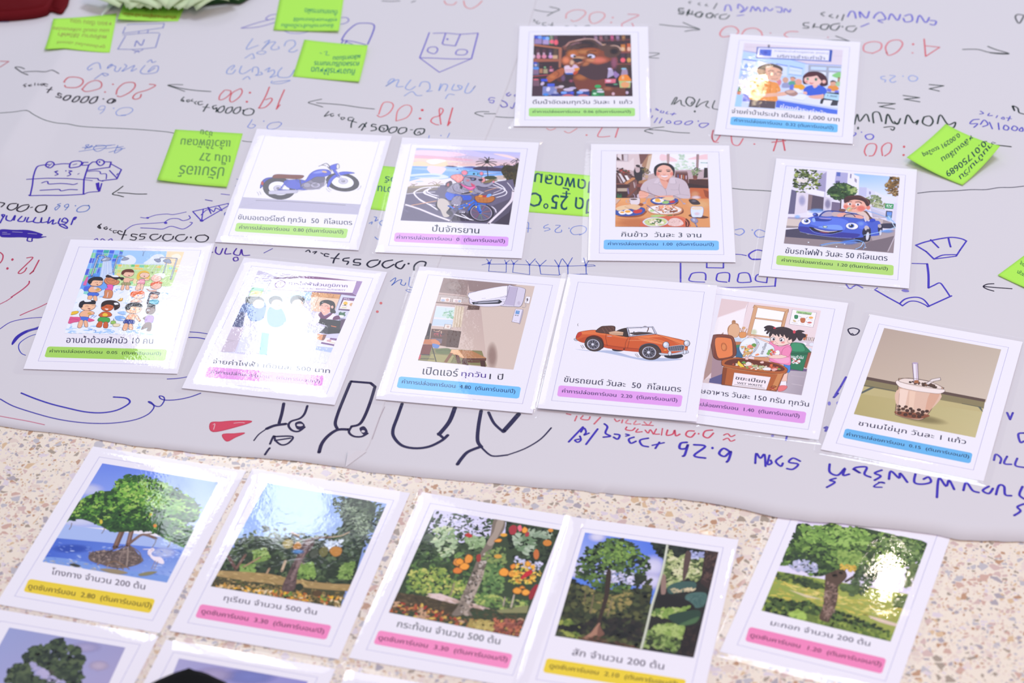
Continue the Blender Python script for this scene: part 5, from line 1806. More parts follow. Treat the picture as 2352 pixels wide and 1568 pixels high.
('printed_picture', '''clip -442 -472 500 -463 501 902 -485 894
p ecd8d8 -485 894 501 902 500 -463 -442 -472
p f2e2e4 -485 894 -217 897 -206 391 -492 265
p e4ccca -485 894 -217 897 -232 791 -470 578
l b8a0a4 3 -216 898 -214 516
p f6eeee -484 288 -468 568 -218 783 -212 506 -212 389
p b08e84 -485 79 -376 354 -303 -87 -434 -440
p a88a90 -423 41 -317 -39 -277 -316 -375 -387
p 5f5a86 -385 -400 -280 -301 -256 -462 -387 -460
p d8c4c0 -445 -443 -383 -379 -380 -469 -442 -472
p d4a884 -154 857 188 861 189 540 180 391 -115 368
p e0b088 -151 858 188 861 193 808 -159 807
k 9a6a48 3 -151 858 188 861 193 808 -159 807
p d8a67c -150 852 -113 817 -103 371 -147 372
k 9a6a48 3 -150 852 -113 817 -103 371 -147 372
p d8a67c 162 812 188 855 186 561 161 566
k 9a6a48 3 162 812 188 855 186 561 161 566
p fbf8fc -113 817 157 805 153 660 -111 656
k a87a58 3 -113 817 157 805 153 660 -111 656
p fbf8fc -111 632 154 633 156 554 108 375 -111 380
k a87a58 3 -111 632 154 633 156 554 108 375 -111 380
f d8dcb0c0 -86 417 36 8 9 -61
l e0b088 10 -111 643 154 647
p dca880 -141 373 76 379 76 358 -150 350
k 9a6a48 3 -141 373 76 379 76 358 -150 350
p f8f4f6 224 863 463 858 461 615 228 618
k 8a8088 3 224 863 463 858 461 615 228 618
p a8d08c 267 851 420 852 417 808 269 808
t 4a5a40 0.5 285 841 404 838 287 809 |ขยะเปียก
s 3f8a5c 257 768 274 782 294 771 295 723 267 717
s c07048 321 734 367 744 370 675 337 668
e f0b060 420 766 21 4 3 -19
s d8c090 255 693 274 691 290 668 265 663
e d06a60 418 683 22 5 2 -14
l 3a3a3a 3 301 767 331 752
l 3a3a3a 3 388 770 373 745
l 3a3a3a 3 317 696 303 682
l 3a3a3a 3 380 693 394 682
l 8a8080 3 249 647 306 645
l 8a8080 3 397 732 441 728
l 8a8080 3 334 644 368 643
l 8a8080 3 399 649 437 642
p dce6ec -260 295 81 348 90 246 -237 195
p c8d4e4 -252 286 -191 294 -187 227 -241 221
p c07a54 -242 226 -145 241 -147 173 -226 166
s 3f8a6a -226 166 -174 188 -156 151 -211 108
s 3f6a8a -217 106 -168 148 -130 -9 -190 -22
p d89a70 -26 34 120 46 123 -15 -18 -15
s c08a60 -343 393 -342 456 -316 505 -290 521 -249 498 -236 342 -278 291 -319 314
s e0b088 -335 384 -332 469 -300 508 -262 500 -233 448 -221 366 -236 300 -278 291 -321 324
K 8a5a3a 3 -335 384 -332 469 -300 508 -262 500 -233 448 -221 366 -236 300 -278 291 -321 324
s c08a60 -314 505 -322 546 -310 565 -293 558 -287 522
K 8a5a3a 3 -314 505 -322 546 -310 565 -293 558 -287 522
e 5a3a2a -303 542 4 1 1 -7
s e0985c -223 356 -212 389 -163 395 -152 361 -157 317 -191 294 -214 315
K 8a5430 3 -223 356 -212 389 -163 395 -152 361 -157 317 -191 294 -214 315
l c08a60 7 -206 391 -225 450
l d8a878 8 -189 400 -194 468
e d8a878 -193 462 16 3 3 -20
l c08a60 7 -170 399 -160 454
l b07850 5 -200 392 -207 454
p d8ccd4 320 369 504 378 508 306 328 308
l 5a4a40 5 409 441 410 388
l 8a6a50 7 427 444 425 392
l a89890 8 445 448 444 391
l 5a4a40 5 464 447 459 389
l c8b8a8 9 479 451 477 393
l 5a4a40 5 495 449 493 391
p c07850 402 491 427 487 416 390 391 395
l e8e0e4 7 330 382 516 385
e f4f0f4 418 333 18 4 3 -20
e e4e8f0 485 337 22 5 3 -24
p c8dcec 469 276 494 272 500 231 462 234
p 9a5a44 464 224 501 221 489 -47 449 -26
p 6f5a80 343 -49 496 -56 497 -106 305 -128
g bcb0b8 b0a4ac a89ca6 c0b4bc 304 -118 502 -95 500 -463 262 -458
l d4c8cc 5 380 -313 490 -319
l c8bcc2 4 356 -187 496 -187
s 2f7a54 296 322 399 334 436 290 485 228 484 207 287 164 286 216
K 1a4a34 3 296 322 399 334 436 290 485 228 484 207 287 164 286 216
s 3f9468 302 318 394 322 434 217 301 198
K 1a4a34 3 302 318 394 322 434 217 301 198
p 2f7a54 299 167 470 199 459 -94 342 -89
k 1a4a34 3 299 167 470 199 459 -94 342 -89
p 246244 313 160 468 193 466 162 316 135
t f0f4f0 0.8 310 133 435 140 313 83 |ขยะทั่วไป
e e4ece8 357 67 18 4 3 -24
e e4ece8 400 45 18 4 3 -24
e e4ece8 354 20 17 4 3 -22
e e4ece8 388 17 15 3 3 -18
l c8302c 8 331 76 416 13
l c8302c 8 407 83 347 8
s f2c8b4 259 -148 318 -135 330 -213 335 -333 283 -354
K 5a3a34 3 259 -148 318 -135 330 -213 335 -333 283 -354
p f4eef2 281 -299 331 -283 342 -361 279 -365
k 8a7a84 3 281 -299 331 -283 342 -361 279 -365
s e87878 267 -407 285 -363 338 -352 352 -379 325 -434 280 -454
K 8a3a40 3 267 -407 285 -363 338 -352 352 -379 325 -434 280 -454
s 4a86d0 272 -24 325 -12 340 -136 295 -140
K 2a4a80 3 272 -24 325 -12 340 -136 295 -140
s f08cb4 60 281 108 291 190 236 270 285 310 221 311 128 332 -20 279 -32 128 -4 147 113
K 8a3a5c 3 60 281 108 291 190 236 270 285 310 221 311 128 332 -20 279 -32 128 -4 147 113
s f4a8c8 138 50 218 47 299 85 310 5 227 -13
s f8f4f4 165 97 163 148 169 170 193 175 208 137 198 99
K 8a6a70 3 165 97 163 148 169 170 193 175 208 137 198 99
e f0a030 166 133 8 2 1 -8
s f4d0c0 87 59 95 87 210 106 261 133 285 97 230 54 133 38
K 5a3a34 3 87 59 95 87 210 106 261 133 285 97 230 54 133 38
s f08cb4 231 214 280 256 308 190 297 95 271 104 226 120
K 8a3a5c 3 231 214 280 256 308 190 297 95 271 104 226 120
s f4d0c0 -130 323 -100 351 -62 343 76 295 69 262 -31 303 -117 300
K 5a3a34 3 -130 323 -100 351 -62 343 76 295 69 262 -31 303 -117 300
s 3a2c30 -3 509 26 547 69 551 105 522 68 472 46 414 32 422 38 465 9 453 15 492
K 201818 3 -3 509 26 547 69 551 105 522 68 472 46 414 32 422 38 465 9 453 15 492
s 3a2c30 301 501 333 540 390 531 363 504 403 481 412 441 392 426 380 382 356 377 322 443
K 201818 3 301 501 333 540 390 531 363 504 403 481 412 441 392 426 380 382 356 377 322 443
s f6d4c6 78 368 97 446 216 483 301 417 297 353 262 294 206 255 144 258 97 299
K 5a3a34 3 78 368 97 446 216 483 301 417 297 353 262 294 206 255 144 258 97 299
e f6d4c6 275 343 23 5 5 -32
o 5a3a34 3 275 343 23 5 5 -32
s 3a2c30 63 407 73 483 121 536 187 556 259 534 319 463 326 391 299 338 287 383 260 356 252 406 237 382 204 438 198 395 161 439 162 387 130 432 129 401 94 425 78 368
K 201818 3 63 407 73 483 121 536 187 556 259 534 319 463 326 391 299 338 287 383 260 356 252 406 237 382 204 438 198 395 161 439 162 387 130 432 129 401 94 425 78 368
c 5a443c 4 93 477 149 521 211 524
e c83a4a 99 520 13 3 2 -14
e d84a5a 294 500 13 3 4 -27
e fbf8fa 109 344 20 4 4 -26
o 4a3a44 3 109 344 20 4 4 -26
e 2c2438 116 340 10 2 3 -18
e fbf8fa 196 347 23 5 4 -30
o 4a3a44 3 196 347 23 5 4 -30
e 2c2438 190 343 11 2 3 -20
e fbf8fa 186 350 4 1 1 -6
c 3a2c30 5 86 355 105 374 125 363
c 3a2c30 5 169 362 191 381 216 367
c 4a3a34 3 81 390 94 404 110 402
c 4a3a34 3 177 411 195 417 215 409
f f09a94d0 113 298 18 4 3 -20
f f09a94d0 211 309 22 5 3 -22
c b07868 3 134 313 140 304 146 305
c b06868 4 144 276 153 286 165 281
s e4e8ee -181 114 -183 207 -152 287 -101 319 -31 303 -24 221 -44 72 -84 11 -137 31
K 7a8490 3 -181 114 -183 207 -152 287 -101 319 -31 303 -24 221 -44 72 -84 11 -137 31
s f0f2f6 -174 188 -139 279 -68 305 -42 259 -126 199
s e8ecf2 -58 318 48 278 130 223 150 155 132 89 71 45 -51 34 -22 128 -9 245
K 7a8490 3 -58 318 48 278 130 223 150 155 132 89 71 45 -51 34 -22 128 -9 245
c b8c0cc 12 -71 320 -27 241 -38 114 -68 25
c 7a8490 3 -77 319 -36 239 -47 112 -77 23
b 90 36 1.8 1.6 e07858,f0b060,d89a50,7aa050,c84a3c,e8d8b0 -168 148 -114 201 -33 198 -35 94 -87 31 -143 71
s f08a70 -115 170 -96 205 -63 192 -64 160 -106 151
s 6a9a48 -78 209 -57 235 -33 219 -37 187 -61 182
s e8c060 -134 93 -111 140 -85 135 -104 100
K 8a6a30 3 -134 93 -111 140 -85 135 -104 100
s d8b070 -135 21 -119 76 -79 95 -58 79 -96 50 -120 4
K 8a6a30 3 -135 21 -119 76 -79 95 -58 79 -96 50 -120 4
t 3a3038 0.8 19 80 35 260 51 77 |ขยะเปียก
b 91 20 2.0 2 f0905c,e8a878,7ab060,d8603c 78 119 123 191 147 134 122 77
s f09060 -20 56 4 82 19 65 -9 43
s d8a8a0 24 148 24 148 26 147
s 7a4030 -477 206 -464 282 -381 311 -293 309 -253 255 -212 118 -201 7 -269 -70 -344 -97 -399 -67 -433 28
K 3a1c14 3 -477 206 -464 282 -381 311 -293 309 -253 255 -212 118 -201 7 -269 -70 -344 -97 -399 -67 -433 28
s e8824a -430 174 -421 249 -311 263 -274 229 -239 70 -238 -12 -331 -68 -365 -50 -399 46
K 5a2c1a 3 -430 174 -421 249 -311 263 -274 229 -239 70 -238 -12 -331 -68 -365 -50 -399 46
c a85a34 4 -439 246 -378 290 -290 288 -234 175
s c8703c -358 117 -358 169 -333 174 -307 128 -303 67 -332 55
K 7a3c20 3 -358 117 -358 169 -333 174 -307 128 -303 67 -332 55
e e08a50 -333 112 17 4 7 -44
s b4602e -314 -131 -303 -87 -190 -22 -141 -21 44 -22 218 -35 305 -87 317 -125 300 -175 193 -198 -112 -199 -280 -185
K 4a2210 4 -314 -131 -303 -87 -190 -22 -141 -21 44 -22 218 -35 305 -87 317 -125 300 -175 193 -198 -112 -199 -280 -185
s 6a3020 -283 -134 -243 -74 -126 -34 46 -32 202 -49 282 -93 264 -142 127 -162 -120 -150 -255 -154
K 4a2210 3 -283 -134 -243 -74 -126 -34 46 -32 202 -49 282 -93 264 -142 127 -162 -120 -150 -255 -154
b 92 70 2.2 1.7 7aa050,e8d8b0,d88a50,c8b878,f0e0c8,8a9a50,c85a40 -219 -146 -187 -113 -80 -90 56 -101 240 -102 233 -139 67 -170 -119 -155
s f4d040 -160 -128 -160 -72 -134 -102 -89 -153 -125 -156
K 9a7a20 3 -160 -128 -160 -72 -134 -102 -89 -153 -125 -156
s f0e4d8 -88 -102 -72 -68 -40 -76 -28 -109 -62 -132
K 9a8a70 3 -88 -102 -72 -68 -40 -76 -28 -109 -62 -132
s 6aa04c -130 -91 -109 -66 -88 -82 -97 -104
K 3a5a2a 3 -130 -91 -109 -66 -88 -82 -97 -104
s a8b880 -20 -123 7 -102 27 -112 1 -139
K 5a6a40 3 -20 -123 7 -102 27 -112 1 -139
s c8d0a8 42 -125 69 -103 89 -114 56 -137
K 5a6a40 3 42 -125 69 -103 89 -114 56 -137
s f0ece8 82 -146 113 -114 157 -120 156 -155 102 -162
K 8a8078 3 82 -146 113 -114 157 -120 156 -155 102 -162
s f0b0a8 160 -139 199 -111 225 -125 199 -151
K 9a5a50 3 160 -139 199 -111 225 -125 199 -151
s e08060 -60 -142 -39 -122 -10 -146 -38 -162
K 8a4030 3 -60 -142 -39 -122 -10 -146 -38 -162
s e06a3c 138 -73 165 -52 168 -107
K 8a3a20 3 138 -73 165 -52 168 -107
s f0c8c0 42 -48 70 -27 80 -55 57 -65
K 9a6a60 3 42 -48 70 -27 80 -55 57 -65
s f0c8c0 -102 -33 -92 20 -72 -27 -82 -39
K 9a6a60 3 -102 -33 -92 20 -72 -27 -82 -39
p b4602e -289 -197 -111 -209 195 -208 294 -176 262 -458 -258 -467
k 4a2210 4 -289 -197 -111 -209 195 -208 294 -176 262 -458 -258 -467
p d08850 236 -199 283 -183 255 -449 207 -450
p 8a4420 -288 -207 -246 -208 -228 -465 -257 -467
c e09a60 5 -279 -194 -111 -209 194 -205 299 -170
p f4e8ea -171 -262 178 -257 166 -459 -160 -465
k 8a6a60 3 -171 -262 178 -257 166 -459 -160 -465
t 2c2440 1.4 -146 -302 139 -305 -144 -362 |ขยะเปียก
t 2c2440 0.8 -120 -397 119 -392 -119 -427 |WET WASTE
l 3a3040 4 -143 -442 147 -438
l a8302c 9 194 -408 254 -445
l a8302c 9 252 -390 201 -451
e b4602e 226 -396 20 4 2 -15
o 3a2018 4 226 -396 20 4 2 -15'''),
('caption_text', '''t 241e44 0.9 -514 -553 583 -539 -505 -662 |เศษอาหาร วันละ 150 กรัม ทุกวัน'''),
('label_strip', '''p e09cde -595 -737 -587 -723 -574 -715 559 -704 573 -711 581 -725 585 -856 577 -870 563 -878 -564 -883 -578 -875 -587 -861'''),
('label_text', '''t 2c2058 0.9 -567 -766 521 -737 -558 -845 |ค่าการปล่อยคาร์บอน  1.40  (ตันคาร์บอน/ปี)'''),
],
'tea': [
('printed_picture', '''clip -567 -490 566 -493 568 903 -569 906
g b8a494 c4b4a0 d0c0ac c4b09c -569 906 568 903 567 50 -571 99
p 5f4a40 -569 100 559 95 559 48 -567 53
p 8a7e58 -567 53 558 53 566 -53 -567 -53
p c0b27c -567 -53 563 -35 566 -493 -567 -490
l 54584c 9 -565 -37 -258 -35
l 54584c 9 361 -33 561 -36
p 5a6058 -504 -52 -457 -33 -564 -175 -566 -138
p 5a6058 507 -34 542 -42 568 -99 556 -93
g b8aa70 c4b884 c8bc88 b4a66c -564 -175 558 -102 566 -493 -567 -490
f 8a7c50a0 44 -366 262 6 6 -71
s c8a488 -275 145 -264 167 -189 191 2 203 145 153 149 112 98 -238 47 -383 -72 -402 -175 -389 -205 -352 -241 -64
K 4a342c 6 -275 145 -264 167 -189 191 2 203 145 153 149 112 98 -238 47 -383 -72 -402 -175 -389 -205 -352 -241 -64
s e0bca4 -239 13 143 57 87 -241 6 -285 -201 -258
p f0d4c0 -234 14 -154 11 -134 -255 -201 -258
p eccab0 -141 6 -86 14 -57 -250 -101 -254
s d8a88c 47 27 137 56 90 -259 55 -251
s f2e4dc -255 46 -264 138 140 132 143 57 34 33 -145 24
K 6a5048 4 -255 46 -264 138 140 132 143 57 34 33 -145 24
e ead8cc -66 144 200 4 5 -58
b 95 40 1.9 1.1 3a2820,4a3428,5a4030 -180 146 -116 166 55 163 83 133 -52 129 -164 122
s 8a5034 -198 -331 97 -294 44 -366 -73 -394 -177 -380
e 4a2c20 -192 -251 15 5 4 -18
o 2a1810 4 -192 -251 15 5 4 -18
e 5a3828 -129 -239 15 5 3 -18
o 2a1810 4 -129 -239 15 5 3 -18
e 4a2c20 -81 -253 15 5 3 -18
o 2a1810 4 -81 -253 15 5 3 -18
e 4a2c20 -184 -301 17 5 4 -19
o 2a1810 4 -184 -301 17 5 4 -19
e 5a3828 -147 -278 16 5 4 -19
o 2a1810 4 -147 -278 16 5 4 -19
e 4a2c20 -105 -292 17 5 4 -21
o 2a1810 4 -105 -292 17 5 4 -21
e 5a3828 -56 -283 18 6 4 -23
o 2a1810 4 -56 -283 18 6 4 -23
e 4a2c20 -4 -248 17 5 4 -19
o 2a1810 4 -4 -248 17 5 4 -19
e 5a3828 -2 -303 17 5 4 -21
o 2a1810 4 -2 -303 17 5 4 -21
e 4a2c20 36 -267 17 5 4 -21
o 2a1810 4 36 -267 17 5 4 -21
e 4a2c20 71 -246 16 5 4 -19
o 2a1810 4 71 -246 16 5 4 -19
e 5a3828 -167 -346 16 5 4 -19
o 2a1810 4 -167 -346 16 5 4 -19
e 4a2c20 -109 -355 17 5 4 -21
o 2a1810 4 -109 -355 17 5 4 -21
e 4a2c20 -69 -331 15 5 4 -19
o 2a1810 4 -69 -331 15 5 4 -19
e 5a3828 -31 -353 17 5 4 -21
o 2a1810 4 -31 -353 17 5 4 -21
e 4a2c20 18 -346 17 5 4 -21
o 2a1810 4 18 -346 17 5 4 -21
e 4a2c20 38 -308 15 5 4 -19
o 2a1810 4 38 -308 15 5 4 -19
c b89a8c 4 -225 -59 -200 -239 -193 -357
p d4c4d0 -200 433 -151 449 -84 147 -126 134
k 6a5a68 5 -200 433 -151 449 -84 147 -126 134
p f0ecf2 -184 425 -170 429 -114 167 -125 163
e b8a4c0 -175 443 26 8 3 -13
p a86a40 -130 181 -94 192 -84 147 -126 134
p e8dcd8 22 244 93 293 105 259 45 217 -2 135 -26 141
k 6a5a58 5 22 244 93 293 105 259 45 217 -2 135 -26 141
p 7a5038 -29 155 5 156 -1 130 -25 134
K 8a7468 6 -270 140 -190 196 1 207 142 152 131 120 -49 111 -230 111'''),
('caption_text', '''t 2a2244 0.9 -501 -556 492 -531 -491 -664 |ชานมไข่มุก วันละ 1 แก้ว'''),
('label_strip', '''p 68b4e6 -595 -741 -588 -727 -574 -719 560 -721 574 -729 583 -743 587 -853 579 -867 566 -875 -570 -859 -584 -851 -593 -837'''),
('label_text', '''t 1e2850 0.9 -570 -765 557 -750 -562 -832 |ค่าการปล่อยคาร์บอน  0.15  (ตันคาร์บอน/ปี)'''),
],
'mang': [
('printed_picture', '''clip -571 -493 580 -485 552 874 -568 878
g 6a86e0 7a9ae8 b8c4ec a4b4e8 -568 878 552 874 564 167 -594 -12
f d8dcf4d0 -539 502 146 36 41 -99
f dfe2f6d0 -467 89 276 68 40 -96
p a8bce8 -579 9 600 71 593 -68 -583 -184
g 4a6ccc 6a88d8 a0b8e8 3f62c8 -586 -176 587 -52 580 -485 -571 -493
s 7a9cdc -563 -429 -286 -403 82 -431 542 -402 580 -485 11 -549 -566 -506
f 2c50b8c0 -388 -274 185 45 26 -62
f d8dff4b0 414 -129 130 32 30 -78
b 101 92 2.18 24 7a94d8,5a7cd0,98b0e4,c0d0f0 -563 -231 577 -89 566 -463 -547 -467
b 102 52 2.04 24 c8c4b0,b0a890,98a4c0,e0dcd0 -577 -423 -330 -414 88 -447 54 -539 -555 -503
s 3a3c34 -329 -473 -292 -447 -225 -464 -251 -488
s 6a5a54 -210 -299 -120 -226 -27 -220 107 -136 203 -198 277 -265 236 -343 100 -418 -73 -402 -178 -377
b 103 220 2.04 3.5 6a584c,4f4240,8a766c,a08c80,584a48 -227 -286 -66 -212 90 -123 277 -265 146 -415 -94 -407
c 4a3c3a 12 35 -136 -49 -225 -87 -337
c 5a4a44 12 57 -131 7 -246 8 -365
c 8a786c 11 65 -120 62 -233 89 -362
c a08e80 11 76 -118 116 -219 167 -377
c 6a5850 12 90 -123 175 -188 246 -306
c 7a6a60 10 101 -120 208 -180 272 -283
c 4a3c3a 10 -27 -220 -145 -283 -197 -330
c 8a6a4a 9 -19 -388 45 -339 156 -379 200 -402
l 6a4c40 50 -47 69 -24 -168
l 8a6a58 22 -58 67 -30 -152
l 6e5044 42 22 139 73 -110
l 96766a 17 23 121 66 -94
c 7a5c50 30 68 -128 102 -33 154 49 282 28
c 8a7064 15 102 -33 146 38 236 86
c 7a6a60 7 282 28 295 -21 292 -90
c 7a6a60 7 397 39 426 -6 423 -58
c 7a6a60 7 -231 77 -206 30 -209 -23
c 7a6a60 7 -520 41 -508 0 -508 -44
s 2c4a22 -584 78 -567 332 -458 485 -315 556 -355 656 -284 728 -82 778 108 733 241 674 395 621 510 506 547 373 478 268 574 204 584 50 536 -13 375 34 168 105 -100 21 -264 69 -451 111
b 104 1240 2.24 1.6 1c3a1a,2a5422,3a6a26,4a7e2c,5f9434,79aa42,96bc52 -581 44 -558 370 -465 502 -324 518 -364 617 -304 779 -132 812 102 749 239 710 388 638 532 512 548 356 500 274 579 223 594 87 553 -26 403 23 162 121 33 142 -97 13 -264 69 -458 127
b 105 280 2.04 1.6 6fa83c,86b848,a4c85c,4f8a30 -280 656 -69 744 159 600 166 422 -88 449 -281 474
b 106 240 2.04 1.6 1e3c1e,2a4c22,36602a -418 208 -86 289 284 273 552 199 535 21 290 100 -113 53 -400 106
b 107 120 1.90 1.7 5f9a38,7ab044,98c058 44 518 364 542 468 425 259 338
b 108 80 1.77 1.6 3a6a26,2a5422 -312 767 -129 803 -120 750 -271 695
e e08a3c 213 182 15 4 9 -22
e c8b43c 123 315 13 3 6 -16
e d8c040 -272 119 13 3 12 -29
s f4e8ee 272 -147 295 -98 326 -116 314 -162 345 -197 416 -197 467 -252 446 -274 363 -244 301 -191
l f4e8ee 11 306 -113 225 -133
c e8d8e0 12 304 -122 287 -169 310 -197
l 9a8a90 7 382 -247 389 -356
l 9a8a90 7 407 -250 413 -358
s 8a8460 305 -443 374 -393 449 -375 410 -426 330 -462
s 9a8a6a -48 -463 82 -431 208 -451 106 -492'''),
('caption_text', '''t 40304a 0.9 -457 -538 403 -528 -434 -625 |โกงกาง จำนวน 200 ต้น'''),
('label_strip', '''p ecd034 -595 -746 -588 -732 -575 -723 537 -704 552 -712 562 -726 577 -856 571 -870 558 -878 -558 -886 -573 -878 -583 -864'''),
('label_text', '''t 4a3a1a 0.9 -573 -773 548 -751 -553 -862 |ดูดซับคาร์บอน  2.80  (ตันคาร์บอน/ปี)'''),
],
'dur': [
('printed_picture', '''clip -591 -485 575 -486 582 896 -548 928
p 8aa0d8 -548 928 582 896 575 -486 -591 -485
g 8cb0e8 9ab4e0 a8c0e0 94b4e8 -548 928 582 896 516 302 -577 132
s 2e3a28 -593 -123 -551 54 -443 214 -219 232 5 251 209 332 279 552 178 805 262 913 493 844 530 407 591 -174 556 -279 -37 -320 -593 -287
p 4a4a30 -598 -272 552 -264 575 -486 -591 -485
b 111 180 3.40 1.5 2c3a24,384a2c,24301e,465a34 -593 -287 -594 179 402 377 612 -169 48 -236
b 112 480 2.72 1.6 2a3424,35442c,1e2a1e,46583a,5a6c46 -583 13 -529 262 -400 360 -196 373 39 326 297 420 442 319 544 209 571 -179 206 -199 -67 -230 -403 -243 -582 -252
b 113 520 2.45 1.8 2c382a,3c4c36,566850,70806a,24302a 99 874 257 929 526 886 598 799 594 422 562 147 355 231 234 473 354 535 154 695
b 114 120 2.04 1.8 7a8a70,98a888,5a6c50 200 810 490 774 530 407 385 508
b 115 160 2.31 1.5 7a9a4a,90ac58,5f7e3c,a4bc6c -380 27 -284 83 -211 -34 -312 -107
b 116 140 2.31 1.5 7a9c48,8fb058,5f7e3c 63 -36 175 7 258 -187 101 -223
b 117 120 2.18 1.5 6f8e44,86a854 -429 -167 -302 -137 -287 -249 -392 -273
b 118 100 2.18 1.5 6f8e44,8aa858 421 15 529 106 552 -118 447 -143
b 119 80 2.04 2 c8d4e0,a8b8d0,e0e8f0 198 296 342 346 355 231 258 176
l 6a4c44 29 -572 -84 -455 -222
l 7a5a4c 22 -428 -34 -450 -238
l a88868 17 -291 -35 -397 -192
l c8b090 24 -63 -32 -55 -162
l b09070 19 -170 -156 -172 -254
s a88c58 -593 -287 -182 -224 48 -236 382 -223 575 -194 567 -276 -32 -335 -592 -353
b 120 120 2.31 24 b89860,c8ac70,988048 -593 -287 -182 -224 544 -201 546 -281 -142 -345 -582 -383
b 121 440 2.18 2.2 4a4428,6a5c34,8a7440,3a3820,b0945c,5f6434 -592 -385 -27 -350 565 -309 575 -486 -591 -485
b 122 140 2.18 2.2 d8b070,e8d0a0,c89440,f0b830,c06a30,7a9a40 -540 -438 -7 -410 558 -358 564 -484 -545 -487
e 5a4428 331 -363 38 9 12 -39
s 2c3424 115 -301 152 -276 192 -315 170 -369 129 -346
s 5f4a46 11 269 97 289 110 174 81 51 82 -130 124 -364 19 -388 8 -147 13 85
s 8a706c 37 258 69 266 77 100 72 -132 78 -293 48 -236 43 -8 45 126
b 123 100 2.04 3 4a3a38,6f5a56,86706a 47 193 100 206 91 -193 113 -366 27 -378 15 -63
l 6a4a40 22 81 302 226 353
l 5a4038 17 16 253 -132 320
l c89870 12 -47 306 -127 338
s 9a8a3c -161 178 -141 242 -80 231 -66 150 -114 122
K 5a4a20 6 -161 178 -141 242 -80 231 -66 150 -114 122
s b8803a -60 168 -35 233 15 186 0 124 -42 131
K 6a4a20 6 -60 168 -35 233 15 186 0 124 -42 131
s 4a5040 108 107 134 172 178 157 192 77 149 50
K 2a3024 6 108 107 134 172 178 157 192 77 149 50
s 6f6c3c 181 149 198 220 248 207 267 128 229 86
K 3a3a20 6 181 149 198 220 248 207 267 128 229 86
s c08438 269 178 294 242 365 234 379 154 333 118
K 6a4a20 6 269 178 294 242 365 234 379 154 333 118
f 5f9ad8c0 5 108 64 15 12 -37
c b09878 15 215 350 307 388 367 453'''),
('caption_text', '''t 40304a 0.9 -438 -551 387 -541 -420 -651 |ทุเรียน จำนวน 500 ต้น'''),
('label_strip', '''p f28abc -599 -735 -592 -721 -579 -713 545 -711 560 -719 568 -733 572 -865 565 -879 551 -887 -569 -880 -584 -872 -593 -858'''),
('label_text', '''t 52243c 0.9 -567 -761 522 -760 -555 -840 |ดูดซับคาร์บอน  3.30  (ตันคาร์บอน/ปี)'''),
],
'krat': [
